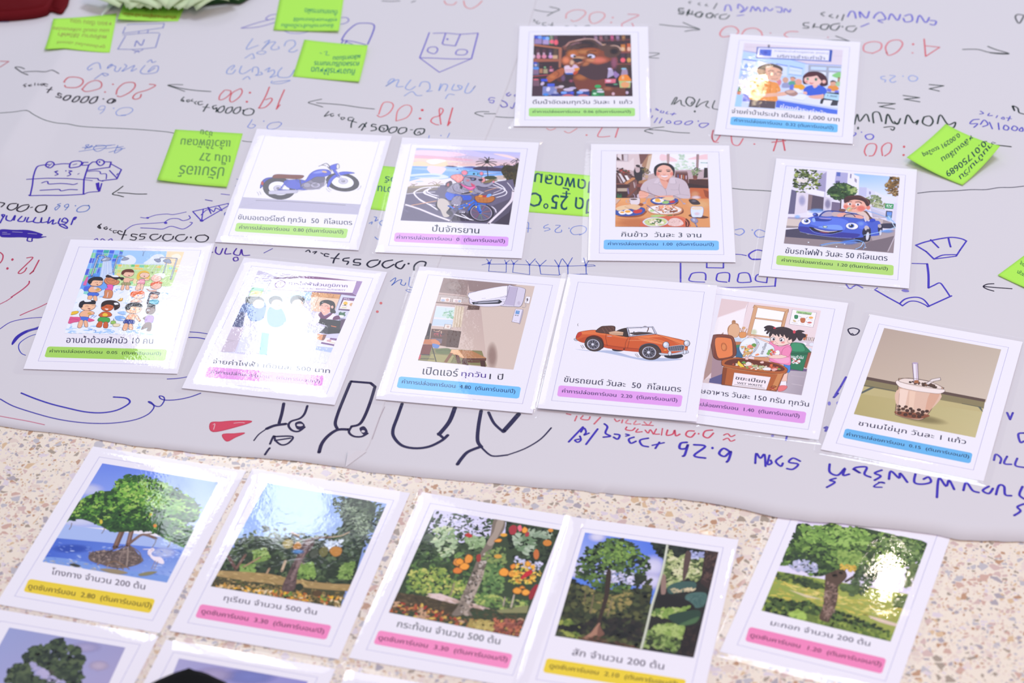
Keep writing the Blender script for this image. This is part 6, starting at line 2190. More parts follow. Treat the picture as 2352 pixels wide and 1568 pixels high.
('printed_picture', '''clip -578 -484 566 -509 578 885 -567 886
p 3a4830 -567 886 578 885 566 -509 -578 -484
p d8d4ec -567 886 91 886 127 703 -222 512 -547 572
b 131 400 2.86 1.9 263424,34462e,46583a,1e2a1e,546a44 -596 738 -535 861 -275 871 -26 879 61 687 -21 422 -149 252 -521 160 -607 452
b 132 72 2.31 2 d8d4ec,e4e0f2,c4c4dc -558 856 -319 860 -46 820 -139 638 -447 721
b 133 280 2.72 2 262e20,34402a,1c241c,3c4a30 68 884 576 884 572 430 271 424
b 134 60 2.04 1.6 dcd8f0,c8c8e0 252 454 359 446 550 424 509 312 318 333
b 135 520 2.45 1.7 3a5030,4a6438,2c3e26,5a7a40,6f8f4a -625 273 -185 381 236 381 288 -80 90 -195 -548 -220
b 136 300 2.31 1.7 8aa04a,a4b456,6f9040,c4c468,9aac50 -546 85 -293 182 -150 47 30 24 30 -144 -314 -229 -524 -147
b 137 180 2.45 1.6 587a44,6a8c50,7f9c58,486a3c 15 292 177 470 293 -12 159 -112
b 138 180 2.31 1.8 9ab05a,b0bc64,7a9850,5f8040 67 -68 321 -72 537 -68 548 -197 99 -226
b 139 100 3.40 2.0 9cb488,b4c89c,7f9c68,c8d4a8 -506 636 -393 699 -267 588 -251 365 -321 278 -470 468
b 140 60 2.99 2.0 a4bc8c,88a470 -207 585 -39 662 -5 495 -137 462
b 141 80 3.40 2.0 94a888,b0c0a4,6f8a64 174 750 371 763 435 604 403 457 220 620
b 142 60 3.40 2.4 a4b498,889c80 310 819 518 835 516 746 338 755
p e0c8c0 -328 -182 -220 -155 -47 -196 -56 -248 -245 -228
b 143 80 2.72 24 e4ccc4,d0b4a4,c0a494 -323 -198 -47 -196 95 -211 251 -238 110 -265 -241 -244
p 4a3f2c -591 -230 -340 -218 -30 -258 -55 -412 -578 -427
b 144 360 2.18 24 3c3626,5a4c34,6f5c40,4a4a2c -591 -230 -340 -218 -4 -268 551 -213 564 -502 60 -498 -569 -457
b 145 240 2.31 2.0 b0603c,c8884c,8a4a34,d8b858,a8382c,7a5c3c,c8a07c -580 -344 -330 -332 35 -406 260 -399 546 -280 559 -503 117 -500 -575 -475
b 146 140 2.31 2.0 8a4a3c,a06050,6a382e,c07050 301 -340 554 -310 559 -503 342 -492
b 147 100 2.31 2.0 c8b46a,b8a45c,a89450 103 -406 309 -371 342 -492 128 -497
p 8a8a5c 298 -243 549 -115 562 -210 338 -266
s 7f7264 -20 880 73 885 99 767 65 582 63 373 71 170 73 -133 65 -268 117 -353 54 -352 -4 -391 -53 -379 -30 -258 -30 -92 -26 145 -23 387 3 637
s a89888 12 870 70 876 74 725 52 544 -1 566 19 712
s b0a090 8 188 74 204 75 -99 58 -286 90 -360 39 -340 22 -112
b 148 180 1.77 1.8 5f5648,7a6e60,c4b8ac,4a4238,9a8c7c 12 430 54 405 75 -99 84 -296 18 -345 -30 -258 -18 114
b 149 80 2.18 1.8 708850,8a9c58,5a7444 -10 424 162 571 233 346 48 300
s d89040 -215 236 -211 305 -169 281 -162 214
K 8a4a20 6 -215 236 -211 305 -169 281 -162 214
s f09a34 -202 273 -178 314 -136 289 -136 246 -180 236
K 9a5a20 6 -202 273 -178 314 -136 289 -136 246 -180 236
s e8963a -134 324 -120 380 -73 357 -72 288 -113 269
K 9a5a20 6 -134 324 -120 380 -73 357 -72 288 -113 269
s f4a03a -151 217 -124 267 -72 245 -80 192 -129 180
K 9a5a20 6 -151 217 -124 267 -72 245 -80 192 -129 180
s e08034 -192 156 -169 196 -114 175 -127 129 -172 123
K 9a5a20 6 -192 156 -169 196 -114 175 -127 129 -172 123
s f0a03c 55 597 80 639 115 638 107 601
K 9a5a20 6 55 597 80 639 115 638 107 601
e d8a040 139 418 33 8 7 -26
e e8a83c 116 700 29 7 6 -23
s f4a038 199 235 226 285 278 255 274 194 223 190
K 9a5a20 6 199 235 226 285 278 255 274 194 223 190
s f4a83c 281 230 309 279 367 256 357 206 308 194
K 9a5a20 6 281 230 309 279 367 256 357 206 308 194
s e89034 275 322 300 359 323 325 301 286
K 9a5a20 6 275 322 300 359 323 325 301 286
b 150 120 1.90 1.6 f0b43c,e8c04a,d8983a,f4d060,a8b048 332 370 389 419 564 325 569 258 506 142 329 115 291 173
s f0a83c 392 385 405 423 443 389 424 350
K 9a5a20 6 392 385 405 423 443 389 424 350
s ec9e38 373 33 398 73 447 51 438 4 396 0
K 9a5a20 6 373 33 398 73 447 51 438 4 396 0
s f4a840 453 36 479 71 523 42 503 -2 468 1
K 9a5a20 6 453 36 479 71 523 42 503 -2 468 1
s e8963a 421 70 436 104 470 82
K 9a5a20 6 421 70 436 104 470 82
s c82a34 399 200 424 282 467 318 479 270 441 218 410 182
s 9a2a34 520 44 550 152 583 110 561 -29 534 -36
s f2a440 254 805 267 847 304 817 298 772 269 770
K 9a5a20 6 254 805 267 847 304 817 298 772 269 770
e d08434 513 689 37 9 10 -40
e e0943a 501 857 22 5 6 -23
s a8343c 139 794 161 844 201 828 212 742 170 722
s e87080 207 829 228 861 254 805 238 775
s b03a44 298 772 324 787 331 736 303 729
s c03a34 -216 618 -190 651 -145 618 -174 594
s a03a34 -45 381 -16 405 6 325 -19 310
e c87038 456 522 24 6 16 -65
b 151 40 1.77 2 6a7a50,4a5a3c 297 -111 418 -48 443 -190 332 -201
l c8b8a8 12 399 -19 413 -182
l b0a090 11 331 -69 344 -182
l 9a8a70 11 -137 0 -125 -165'''),
('caption_text', '''t 40404a 0.9 -475 -540 421 -537 -464 -635 |กระท้อน จำนวน 500 ต้น'''),
('label_strip', '''p f58fbe -597 -731 -589 -717 -576 -709 547 -715 562 -723 570 -737 573 -873 566 -887 552 -894 -573 -877 -587 -869 -595 -855'''),
('label_text', '''t 52243c 0.9 -574 -759 540 -754 -569 -838 |ดูดซับคาร์บอน  3.30  (ตันคาร์บอน/ปี)'''),
],
'teak': [
('printed_picture', '''clip -582 -424 595 -442 598 886 -588 903
p 5a82dc -588 903 598 886 595 -442 -582 -424
g 7a94e4 4a70d8 6a86dc c4c4e8 -588 903 153 892 124 292 -589 323
f e8e4f4e0 -472 868 90 19 15 -75
f e4e0f4e0 74 581 137 29 31 -174
f e0dcf2e0 -545 407 108 22 23 -115
f d8d4ee 85 403 156 32 23 -129
p 3a3c24 -597 261 -360 192 119 321 166 -441 -582 -424
b 161 520 3.13 1.5 2a3020,3c442a,4c5430,1e221a,5a5c34,343a24 -610 274 -519 278 -360 192 -69 252 89 434 140 90 164 -434 -577 -420
b 162 140 2.72 1.5 6a6a3c,847c48,9a8a50,5a6034 -488 224 -360 192 -46 287 -24 114 -133 -54 -377 -134
b 163 100 2.72 1.5 7a8a3c,5f7430,98a04a -586 -235 -503 -204 -379 -321 -382 -407 -526 -381
b 164 180 2.99 1.5 1a1a18,262420,302a24 -578 -320 -295 -146 98 -64 147 -339 -162 -319 -453 -351
l 7a6a4c 11 -359 133 -344 -98
l 8a7a58 10 -196 122 -195 -96
l 6f5f44 10 -432 147 -420 32
b 165 240 2.86 1.6 2c3824,384828,1e281c,44582e -583 597 -542 698 -471 759 -366 858 -237 885 -92 822 -61 767 -102 484 -156 175 -297 175 -511 339 -560 329
b 166 660 2.58 1.6 26341f,34462a,46602e,587436,688840,1c261a -564 601 -485 725 -366 858 -268 886 -112 818 -66 735 14 691 54 577 6 507 51 366 -75 281 -194 167 -341 196 -461 290 -560 329 -509 430 -562 540
b 167 180 2.04 1.6 6f9040,82a24c,587838 -437 689 -321 837 -177 836 -96 729 -192 587 -369 550
b 168 80 2.04 1.6 d8d4ec,b8b8d4,e4e0f2 -352 463 -210 462 -28 470 -31 319 -244 320
b 169 80 2.31 1.6 20281c,2c3624 -58 464 45 455 12 358 -41 317
s 3a2c24 -307 442 -268 450 -233 159 -237 -134 -240 -221 -269 -227 -267 -82 -272 151
s a87c64 -246 -193 -230 -247 -200 -327 -254 -352 -303 -405 -352 -408 -298 -333 -273 -256
s 7a5444 -245 -222 -211 -272 -181 -323 -233 -362
b 170 120 2.18 24 5a3a2e,7a5040,3a2620,6a4a34 -442 -406 -252 -366 51 -402 155 -436 -136 -455
b 171 160 2.86 1.6 20281e,2c3626,38442c 8 897 153 892 132 715 82 766
p 26241f 153 892 598 886 595 -442 166 -441 159 94
b 172 400 2.72 1.6 7a8a50,98a868,5a6c3c,b4bc80,44542c,2c3422 141 840 338 819 491 759 494 488 372 493 202 309
b 173 120 2.31 1.6 c8cc98,b0b87c,d8d4a8 156 812 329 756 475 604 318 452 191 606
b 174 100 2.99 1.6 1e241e,2a3028 185 880 450 889 422 806 299 811 250 740
b 175 48 2.04 1.6 c0c4e0,9aa0c8 314 845 477 848 469 770 348 760
s 5a4640 319 815 368 825 377 645 367 462 343 517
s 94786c 167 480 201 487 236 286 200 264
p 3a2a26 481 886 598 886 599 391 508 461
b 176 120 2.45 4 4a3630,2c201e,5f463c 482 880 595 873 600 451 513 492
s 3e5c54 243 362 321 437 457 466 471 379 362 312 268 278
b 177 40 2.31 3 d8c8a0,b8a884,c0b48c 267 337 459 392 476 351 304 300
s 4a6a62 408 278 478 337 577 342 588 212 528 149 443 182
b 178 40 3.40 6 5a7a70,40605a 417 280 560 324 563 178 463 186
s 201c1a 193 248 415 235 510 138 361 78 208 104
b 179 120 2.72 1.8 7f9c48,98b058,b8c47c,5a7838 157 50 309 96 431 136 475 174 404 58 308 -20 179 -18
s 2c4434 304 8 532 128 567 34 483 -56 409 -86
s 4a6a44 409 -86 555 46 547 -28 467 -81
b 180 300 2.72 1.7 5f7838,78924a,46582c,94a860,2c3622 177 -177 289 -82 470 -101 465 -245 445 -418 226 -394 164 -434 173 -263
b 181 100 2.72 1.7 a8bc6c,8aa450 204 -157 292 -96 461 -103 455 -247 261 -202
p 241c1a 470 -101 599 -46 595 -442 468 -441
b 182 80 2.45 4 30241e,1e1614,3e2e26 473 -115 592 -62 593 -429 475 -425
c b8bca4 22 148 891 162 600 158 329 150 92 154 -210 153 -440
c d8dcc8 9 145 890 159 599 155 329 147 91 151 -211 150 -440'''),
('caption_text', '''t 40304a 0.9 -403 -525 370 -538 -398 -619 |สัก จำนวน 200 ต้น'''),
('label_strip', '''p ecd034 -594 -717 -586 -703 -572 -695 558 -707 571 -715 578 -729 563 -859 554 -873 539 -880 -570 -864 -584 -856 -593 -841'''),
('label_text', '''t 4a3a1a 0.9 -551 -744 518 -741 -551 -820 |ดูดซับคาร์บอน  2.10  (ตันคาร์บอน/ปี)'''),
],
'makok': [
('printed_picture', '''clip -554 -492 560 -490 574 833 -565 815
p e4dcf0 -565 815 590 839 560 -490 -554 -492
g 98a850 a8b054 98a048 88983c -562 30 594 127 560 -490 -554 -492
b 191 180 3.13 24 c4b44c,d8c45c,b0a844,a0a04a -555 -38 -106 -19 67 -62 579 -51 554 -282 3 -258 -536 -312
b 192 100 2.72 24 e4d078,d8cc70,c8bc58 -547 -106 -119 -58 313 -129 579 -103 449 -218 -127 -201
p d8c8a0 -415 -164 -249 -175 -85 -186 -241 -207
s dcc4b0 320 -247 561 -263 558 -297 398 -287
b 193 220 2.58 1.6 5a7030,6f8438,46582a,88983f -557 14 -374 26 -125 10 -119 -58 -326 -63 -535 -67
b 194 80 2.45 1.6 34462a,46582e,2c3a24 -412 -5 -276 8 -127 -26 -161 -73 -369 -78
b 195 520 2.86 1.5 2c3a20,3c4e28,4c6230,5f7838,24301c -561 -304 -375 -307 -228 -254 -70 -284 124 -283 580 -390 560 -490 -554 -492
b 196 320 2.72 1.5 6a7c38,80943f,587030,94a44a -340 -432 -186 -411 44 -414 327 -414 560 -398 558 -482 -165 -489
b 197 80 2.86 1.4 94b04c,a8c45c,7a9c40 -311 -456 -261 -387 -196 -415 -190 -481 -256 -487
s 5a4638 -178 257 -67 278 20 167 -16 13 12 -116 24 -250 15 -390 17 -441 -69 -420 -79 -252 -119 -58
s 80685a -93 21 -32 8 1 -120 3 -258 8 -410 -21 -386 -45 -206
b 198 180 2.04 3 4a382e,94786a,6a5244,a48a7a -123 45 -21 11 32 -282 12 -425 -56 -382 -102 -122
l 4a3a2c 50 -76 133 -191 306
l 4a3a2c 37 -42 181 2 375
l 4a3a2c 25 26 99 107 234
s 34482a -556 175 -558 355 -541 508 -554 688 -405 667 -292 782 -149 777 47 847 194 826 337 821 547 823 599 696 506 501 312 343 192 264 78 259 -59 246 -182 95 -276 97 -409 156 -495 126
b 200 1120 2.72 1.7 2a3c22,3a5028,4a6630,5c7c38,6f9044,84a44c,22301e -553 123 -549 322 -556 521 -554 688 -486 703 -383 675 -297 799 -149 777 -18 824 90 770 190 843 333 838 547 823 592 730 574 507 432 421 271 417 200 232 78 259 -59 246 -191 127 -267 64 -405 140 -495 126
b 201 300 2.58 1.7 6f9444,86ac50,9abc60,5a7c38 -545 654 -262 755 60 796 128 619 -196 503 -425 476
b 202 180 2.58 1.8 7f9c4a,94b058,688a40 -178 437 58 521 164 379 -20 277 -127 329
b 203 120 2.58 1.8 30422a,3e5230,283622 -561 282 -320 350 -200 249 -276 97 -456 157
b 204 80 2.45 1.6 c0c0d8,a8acc8,d8d4ec -490 109 -410 245 -264 226 -212 120 -391 91
b 205 32 2.31 1.6 c8a040,d8b44c -71 295 72 328 82 242 -44 233
b 206 180 2.58 1.6 5f7a44,708c50,849c5c,4a6238 163 760 319 797 551 806 575 652 517 452 272 507
b 207 160 2.58 1.6 46583a,3a4a30,566a44 115 433 271 417 264 255 204 -13 117 -79 53 38
b 208 80 2.45 1.6 4c6034,5c7440 -8 51 148 72 151 -32 8 -13
b 209 100 2.58 1.6 5a6c3c,6f8048,465a30 475 49 555 96 568 -55 491 -66
b 210 100 2.58 1.6 6a7c48,566a3c 467 469 570 524 571 223 518 204'''),
('caption_text', '''t 34284a 0.9 -442 -562 403 -529 -435 -636 |มะกอก จำนวน 200 ต้น'''),
('label_strip', '''p f086b6 -593 -736 -585 -721 -572 -713 555 -699 569 -707 578 -721 582 -862 575 -876 561 -884 -561 -891 -575 -883 -584 -869'''),
('label_text', '''t 52243c 0.9 -559 -774 553 -748 -557 -848 |ดูดซับคาร์บอน  1.20  (ตันคาร์บอน/ปี)'''),
],
'lone': [
('printed_picture', '''clip -497 -275 572 -265 521 895 -523 898
g 98a0cc a09cc4 b8accc a8a8d0 -523 898 521 895 572 -265 -497 -275
f c8b8cce0 384 642 98 23 26 -67
f b4acd0e0 193 818 149 35 27 -68
s 4a4a40 -8 514 66 531 157 372 274 150 129 116 72 352
b 221 660 3.40 1.5 2e3a2c,3c4a34,4a5a3c,26302a,566444 -346 326 -299 500 -232 534 -280 615 -266 711 -119 782 -115 839 -43 865 37 800 131 804 240 681 250 574 327 447 281 397 148 460 104 503 4 517 -94 494 -128 413 -36 323 -256 271
b 222 240 3.40 1.5 3a4634,4a583e,2a342a -243 368 -5 442 142 476 315 444 432 151 -161 48
b 223 60 2.72 1.5 b8b0d0,a8a4c8 -202 560 -19 475 175 394 134 363 -47 414'''),
],
'sky': [
('printed_picture', '''clip -570 -44 581 -39 567 892 -560 899
g a8a4cc 908cc8 9c94c4 b0a8cc -560 899 567 892 573 368 -524 349
f 8088c8e0 78 833 244 58 34 -100
f b4a8cce0 -221 779 195 47 36 -100'''),
],
'sheet': [
('L:freezer_drawing', '''c 5a6cc4 10 -4430 4443 -4405 4458 -4231 4462 -4000 4468
l 5a6cc4 10 -4000 4468 -4006 4360
l 5a6cc4 10 -4447 4400 -4462 4254
c 5a6cc4 10 -4462 4254 -4290 4292 -4152 4331 -4001 4367
c 5a6cc4 10 -4455 4213 -4272 4243 -4157 4255 -4040 4251
l 5a6cc4 9 -4275 4299 -4277 4246
l 5a6cc4 9 -4170 4316 -4176 4250
l 5a6cc4 10 -4422 4187 -4476 3893
l 5a6cc4 10 -4476 3893 -4296 3880 -4182 3892 -4044 3917
l 5a6cc4 10 -4028 4230 -4044 3917
c 4a5cc0 11 -4288 3950 -4281 4076 -4246 4012 -4210 3973 -4195 4103
c 5a6cc4 8 -4301 3870 -4252 3836 -4203 3852 -4182 3892
c 4a5cc0 10 -4274 3800 -4247 3849 -4224 3811'''),
('L:blue_writing', '''c 6a86d4 10 -4621 3461 -4656 3589 -4716 3567 -4767 3470 -4749 3426 -4716 3469
c 6a86d4 10 -4546 3500 -4513 3560 -4497 3535 -4546 3463 -4523 3536 -4456 3509 -4459 3424 -4418 3398 -4393 3483
c 6a86d4 10 -4361 3555 -4330 3505 -4374 3397 -4311 3456 -4244 3527 -4251 3478 -4267 3394 -4210 3453
c 6a86d4 10 -4123 3523 -4161 3402 -4135 3341 -4059 3338 -3975 3372 -3969 3494 -4026 3496 -4076 3375 -4030 3423 -4004 3471
c 5a7ace 10 -4105 3591 -4067 3644 -4047 3582 -4008 3606
c 5a7ace 10 -4663 3241 -4600 3343 -4572 3367 -4518 3336 -4552 3305 -4589 3355'''),
('L:red_numeral', '''c d4525c 15 -4980 3126 -4988 3138 -4950 3233 -4853 3254 -4792 3216 -4787 3132 -4839 3050 -4948 3030 -4972 3066
c d4525c 14 -4773 3024 -4727 3154 -4647 3212 -4578 3162 -4571 3054 -4645 2997 -4730 2975 -4780 3025
e d4525c -4510 2957 11 0 2 -14'''),
('L:red_numeral', '''e d4525c -4441 3121 11 0 2 -14
c d4525c 15 -4379 2905 -4375 3024 -4313 3141 -4214 3150 -4186 3066 -4229 2948 -4318 2856 -4363 2869
c d4525c 15 -4029 3109 -3957 3082 -4035 2989 -4152 2922 -4185 2828 -4150 2792 -4104 2826 -4099 2897'''),
('L:dark_writing', '''c 26222e 19 -4378 2787 -4424 2812 -4461 2755 -4432 2719 -4374 2752 -4386 2799 -4407 2718
e 26222e -4511 2810 10 0 2 -14
c 26222e 19 -4579 2864 -4626 2842 -4659 2761 -4636 2720 -4591 2759 -4578 2852
c 26222e 19 -4679 2867 -4727 2857 -4759 2764 -4725 2739 -4687 2785 -4678 2863
c 26222e 19 -4785 2871 -4821 2860 -4852 2767 -4825 2754 -4788 2800 -4780 2866
c 26222e 19 -4884 2874 -4926 2863 -4954 2793 -4926 2769 -4889 2815 -4880 2869
c 26222e 16 -4984 2877 -5018 2901 -5018 2854 -4985 2841 -4987 2806 -5038 2820
c 26222e 16 -5106 2994 -5123 2940 -5139 2877
c 26222e 12 -5154 2941 -5093 2946
c 26222e 12 -5155 3036 -5188 3049 -5189 3013 -5156 3001
c 26222e 12 -5213 3050 -5236 3039 -5213 3007 -5202 3045
c 26222e 11 -5265 3063 -5266 3028 -5247 3027
l 26222e 11 -5305 3081 -5299 3024
c 26222e 14 -5344 3054 -5374 3043 -5352 3018 -5337 3030
c 26222e 14 -5405 3084 -5432 3057 -5403 3032 -5413 3013'''),
('L:blue_writing', '''c 7f9ae0 8 -4510 2500 -4480 2557 -4473 2650 -4518 2663 -4541 2605 -4520 2582 -4478 2592
e 7f9ae0 -4373 2610 7 0 1 -12
c 7f9ae0 9 -4223 2457 -4309 2459 -4336 2530 -4289 2609 -4192 2618 -4155 2559 -4201 2479 -4273 2463'''),
('L:timeline_arrow', '''c 2a3434 14 -5066 3285 -5146 3336 -5225 3314 -5330 3347 -5477 3366
c 2a3434 14 -5478 3432 -5538 3482 -5594 3491 -5548 3422 -5487 3347 -5415 3284'''),
('L:timeline_arrow', '''c 2a3c38 14 -3324 2929 -3509 2961 -3676 3014 -3800 3073
c 2a3c38 12 -3652 3085 -3746 3093 -3820 3078 -3726 3016 -3617 2941'''),
('L:timeline_line', '''c 4a5a54 11 -5612 2488 -5464 2479 -5311 2483 -5222 2418 -5102 2346 -4975 2312 -4852 2302 -4698 2247 -4475 2213 -4229 2187 -3982 2152 -3734 2104 -3646 2070'''),
('L:red_numeral', '''l c8525c 13 -5793 3662 -5688 3639 -5772 3526'''),
('L:blue_writing', '''l 5a5cb0 10 -5932 4564 -5834 4561'''),
('L:crossed_out_writing', '''c 6a86d0 9 -4587 1801 -4553 1866 -4588 1856 -4545 1799 -4516 1854 -4590 1779
c 6a86d0 9 -4479 1853 -4383 1850 -4365 1805 -4440 1730 -4495 1787 -4467 1853
c 6a86d0 9 -4238 1846 -4256 1691 -4182 1777 -4244 1802
l 6a86d0 8 -4619 1813 -4310 1848
l 6a86d0 8 -4645 1736 -4365 1805
l 6a86d0 8 -4362 1783 -4175 1822
l 6a86d0 8 -4318 1711 -4153 1788
l 6a86d0 8 -4358 1849 -4269 1858'''),
('L:dark_writing', '''c 2a3838 16 -3239 2635 -3274 2613 -3257 2554 -3229 2588 -3227 2496
c 2a3838 16 -3334 2662 -3352 2592 -3370 2512
l 2a3838 12 -3384 2605 -3309 2591
c 2a3838 14 -3401 2722 -3443 2712 -3432 2653 -3390 2663
c 2a3838 12 -3463 2724 -3486 2701 -3464 2666
c 2a3838 12 -3511 2772 -3526 2738 -3500 2725
c 2a3838 14 -3547 2762 -3577 2751 -3561 2715 -3541 2738
c 2a3838 14 -3614 2823 -3639 2753 -3605 2728 -3621 2764'''),
('L:fan_drawing', '''c 5a52c4 11 -3092 4330 -2982 4404 -2857 4477 -2718 4538
c 5a52c4 11 -3092 4330 -2938 4338 -2812 4386 -2712 4447
c 5a52c4 11 -2706 4641 -2776 4618 -2820 4541 -2782 4514 -2732 4538'''),
('L:fan_drawing', '''c 7a7ed4 10 -2584 4255 -2516 4197 -2399 4185 -2324 4216 -2300 4254'''),
('L:fan_drawing', '''c 5a52c4 11 -1932 4538 -1874 4536 -1845 4470 -1881 4407 -1932 4383'''),
('L:tube_drawing', '''c 5a52c4 16 -1909 4025 -1859 4201 -1757 4377 -1661 4400 -1576 4384 -1541 4319 -1561 4141 -1604 3915
c 5a52c4 13 -1909 4020 -1799 3991 -1695 3943 -1616 3895
c 5a52c4 11 -1863 3986 -1757 3907 -1667 3887 -1623 3895
l 5a52c4 14 -1890 4012 -1927 3855
l 5a52c4 14 -1845 4010 -1895 3849'''),
('L:blue_writing', '''c 7f9cdc 11 -2939 4083 -2994 3884 -2979 3846 -2930 3882 -2864 3930
c 7f9cdc 11 -2797 3990 -2737 4039 -2818 3828 -2745 3976 -2670 3999 -2713 3875 -2684 3824 -2622 3847 -2631 3897
c 7f9cdc 11 -2562 3908 -2548 3995 -2506 4032 -2453 4017 -2441 3916 -2504 3793 -2451 3767 -2403 3815
c 7f9cdc 10 -2996 3648 -2920 3744 -2897 3682 -2888 3644 -2925 3638
K 7f9cdc 10 -2870 3755 -2823 3803 -2764 3777 -2805 3728'''),
('L:blue_writing', '''c 7f9cdc 11 -3134 3394 -3102 3467 -3116 3492 -3167 3420 -3178 3323 -3114 3309 -3083 3393
c 7f9cdc 11 -3020 3476 -3035 3343 -2988 3305 -2908 3400
c 7f9cdc 11 -2890 3338 -2885 3435 -2834 3434 -2819 3312 -2847 3264 -2774 3286 -2796 3335
c 7f9cdc 11 -2748 3370 -2696 3429 -2714 3333 -2654 3379 -2637 3306 -2681 3211 -2609 3257
c 7f9cdc 11 -2557 3425 -2594 3329 -2588 3232 -2530 3206 -2456 3228 -2415 3372
c 7f9cdc 10 -2985 3177 -2934 3243 -2904 3181
c 7f9cdc 10 -2651 3138 -2654 3090 -2559 3075 -2475 3120 -2457 3144 -2637 3113'''),
('L:red_numeral', '''c dc5c66 14 -3173 2951 -3214 2846 -3212 2751 -3158 2773 -3104 2866 -3103 2937 -3161 2958
c dc5c66 14 -3001 2981 -3081 2889 -3097 2748 -3066 2700 -2999 2792 -2971 2909 -2989 2981
e dc5c66 -2883 2892 14 0 1 -19
e dc5c66 -2903 2700 14 0 1 -19
c dc5c66 15 -2673 3007 -2703 2806 -2750 2597 -2760 2562 -2687 2583 -2628 2710 -2638 2769 -2698 2736
l dc5c66 15 -2501 2942 -2537 2731 -2564 2533
c dc5c66 15 -2564 2533 -2530 2625'''),
('L:dark_writing', '''c 2a3838 16 -2876 2554 -2916 2521 -2926 2452 -2884 2416 -2824 2437 -2812 2518 -2858 2558
e 2a3838 -2929 2521 11 0 1 -16
c 2a3838 16 -2965 2592 -3012 2570 -3037 2490 -3003 2454 -2965 2511 -2964 2585
c 2a3838 16 -3057 2595 -3105 2573 -3123 2492 -3096 2464 -3057 2514 -3054 2588
c 2a3838 16 -3152 2621 -3192 2587 -3211 2518 -3183 2483 -3145 2539 -3147 2609'''),
('L:blue_writing', '''c 6a86dc 9 -2816 2326 -2840 2231 -2854 2175 -2803 2151 -2771 2206 -2809 2230
e 6a86dc -2686 2290 7 0 1 -11
c 6a86dc 9 -2525 2267 -2603 2247 -2641 2180 -2619 2122 -2536 2142 -2487 2232 -2526 2272'''),
('L:house_drawing', '''l 6a60cc 14 -899 4157 -940 3919 -1000 3592
c 6a60cc 13 -854 4138 -713 4139 -545 4108 -334 4127
l 6a60cc 15 -334 4127 -409 3553
l 6a60cc 14 -710 4134 -746 3900 -722 3874 -595 3845 -539 4108
e 6a60cc -688 3999 12 0 0 -20
c 6a60cc 14 -1000 3592 -833 3579 -643 3556 -409 3553
l 6a60cc 12 -1000 3592 -772 3267 -409 3553
K 6a60cc 13 -894 3817 -824 3827 -797 3764 -834 3678 -911 3730
K 6a60cc 13 -562 3756 -479 3754 -456 3703 -492 3642 -587 3658'''),
('L:blue_writing', '''c 8aa6e4 11 -1348 3049 -1313 3132 -1276 3119 -1371 2978 -1263 3106 -1225 3105 -1247 2974 -1172 2972
c 8aa6e4 11 -1088 3113 -1147 2947 -1096 2898 -1035 2968
c 8aa6e4 11 -992 2966 -962 3061 -887 3047 -873 2915 -909 2857 -847 2867
c 8aa6e4 11 -750 3018 -772 2865 -725 3006 -675 2980 -698 2862
c 8aa6e4 11 -600 3002 -624 2884 -537 2881 -513 2951 -563 2977 -537 2905
c 8aa6e4 11 -438 3021 -481 2832 -425 2818 -363 2959 -388 2900
c 8aa6e4 10 -1155 2770 -1070 2862 -1019 2778 -957 2776
c 8aa6e4 10 -696 2697 -660 2790 -598 2776'''),
('L:red_numeral', '''c ec7c80 14 -1427 2394 -1385 2625 -1299 2634 -1272 2552 -1317 2414 -1400 2336 -1444 2372
c ec7c80 13 -1233 2251 -1220 2457 -1150 2571 -1082 2557 -1067 2453 -1119 2316 -1227 2251
e e4606a -949 2467 17 -1 0 -23
e e4606a -970 2293 15 0 0 -21
c e8707a 15 -739 2167 -753 2328 -761 2466 -743 2500 -718 2453 -753 2351 -826 2307 -849 2228 -799 2169 -763 2157
l e4606a 16 -614 2503 -665 2138
c e4606a 16 -665 2138 -636 2210'''),
('L:dark_writing', '''c 2a3a3a 17 -956 2083 -1004 2073 -1027 1995 -990 1954 -930 1992 -919 2071 -962 2088
c 2a3a3a 11 -990 1994 -973 2027 -960 1982
l 2a3a3a 12 -1071 2064 -1046 2063
c 2a3a3a 16 -1126 2111 -1181 2101 -1203 2023 -1172 1988 -1118 2032 -1114 2099
c 2a3a3a 16 -1224 2125 -1278 2116 -1306 2049 -1281 2003 -1228 2046 -1217 2114
c 2a3a3a 19 -1334 2163 -1394 2153 -1410 2074 -1366 2032 -1319 2083 -1328 2158
c 2a3a3a 13 -1381 2119 -1356 2095 -1367 2062
c 2a3a3a 16 -1450 2178 -1487 2190 -1497 2145 -1454 2132 -1447 2075 -1500 2055
c 2a3a3a 16 -1555 2226 -1588 2125 -1604 2069
c 2a3a3a 16 -1636 2127 -1591 2205 -1564 2136
c 2a3a3a 15 -1698 2311 -1719 2220 -1721 2129
l 2a3a3a 13 -1740 2278 -1665 2230
c 2a3a3a 13 -1712 2334 -1754 2335 -1758 2278 -1721 2270
c 2a3a3a 12 -1803 2337 -1840 2338 -1826 2292 -1797 2325
c 2a3a3a 11 -1855 2407 -1873 2396 -1859 2362
c 2a3a3a 13 -1929 2421 -1960 2411 -1945 2364 -1922 2386
c 2a3a3a 13 -1981 2469 -1992 2446 -2025 2367 -1977 2400'''),
('L:blue_writing', '''l 7a94e0 9 -863 1945 -868 1889'''),
('L:blue_writing', '''e 7a94e0 -736 1937 7 0 0 -11
l 7a94e0 9 -642 1983 -665 1894'''),
('L:timeline_arrow', '''c 35433f 12 -1479 2504 -1640 2540 -1852 2604 -2125 2652
c 35433f 12 -2074 2728 -2153 2700 -2218 2662 -2136 2613 -2053 2564'''),
('L:arrow_tip', '''c 3a4844 12 -1470 4917 -1365 4903 -1260 4910'''),
('L:arrow_tip', '''l 3a4844 12 -1076 4904 -1121 4873'''),
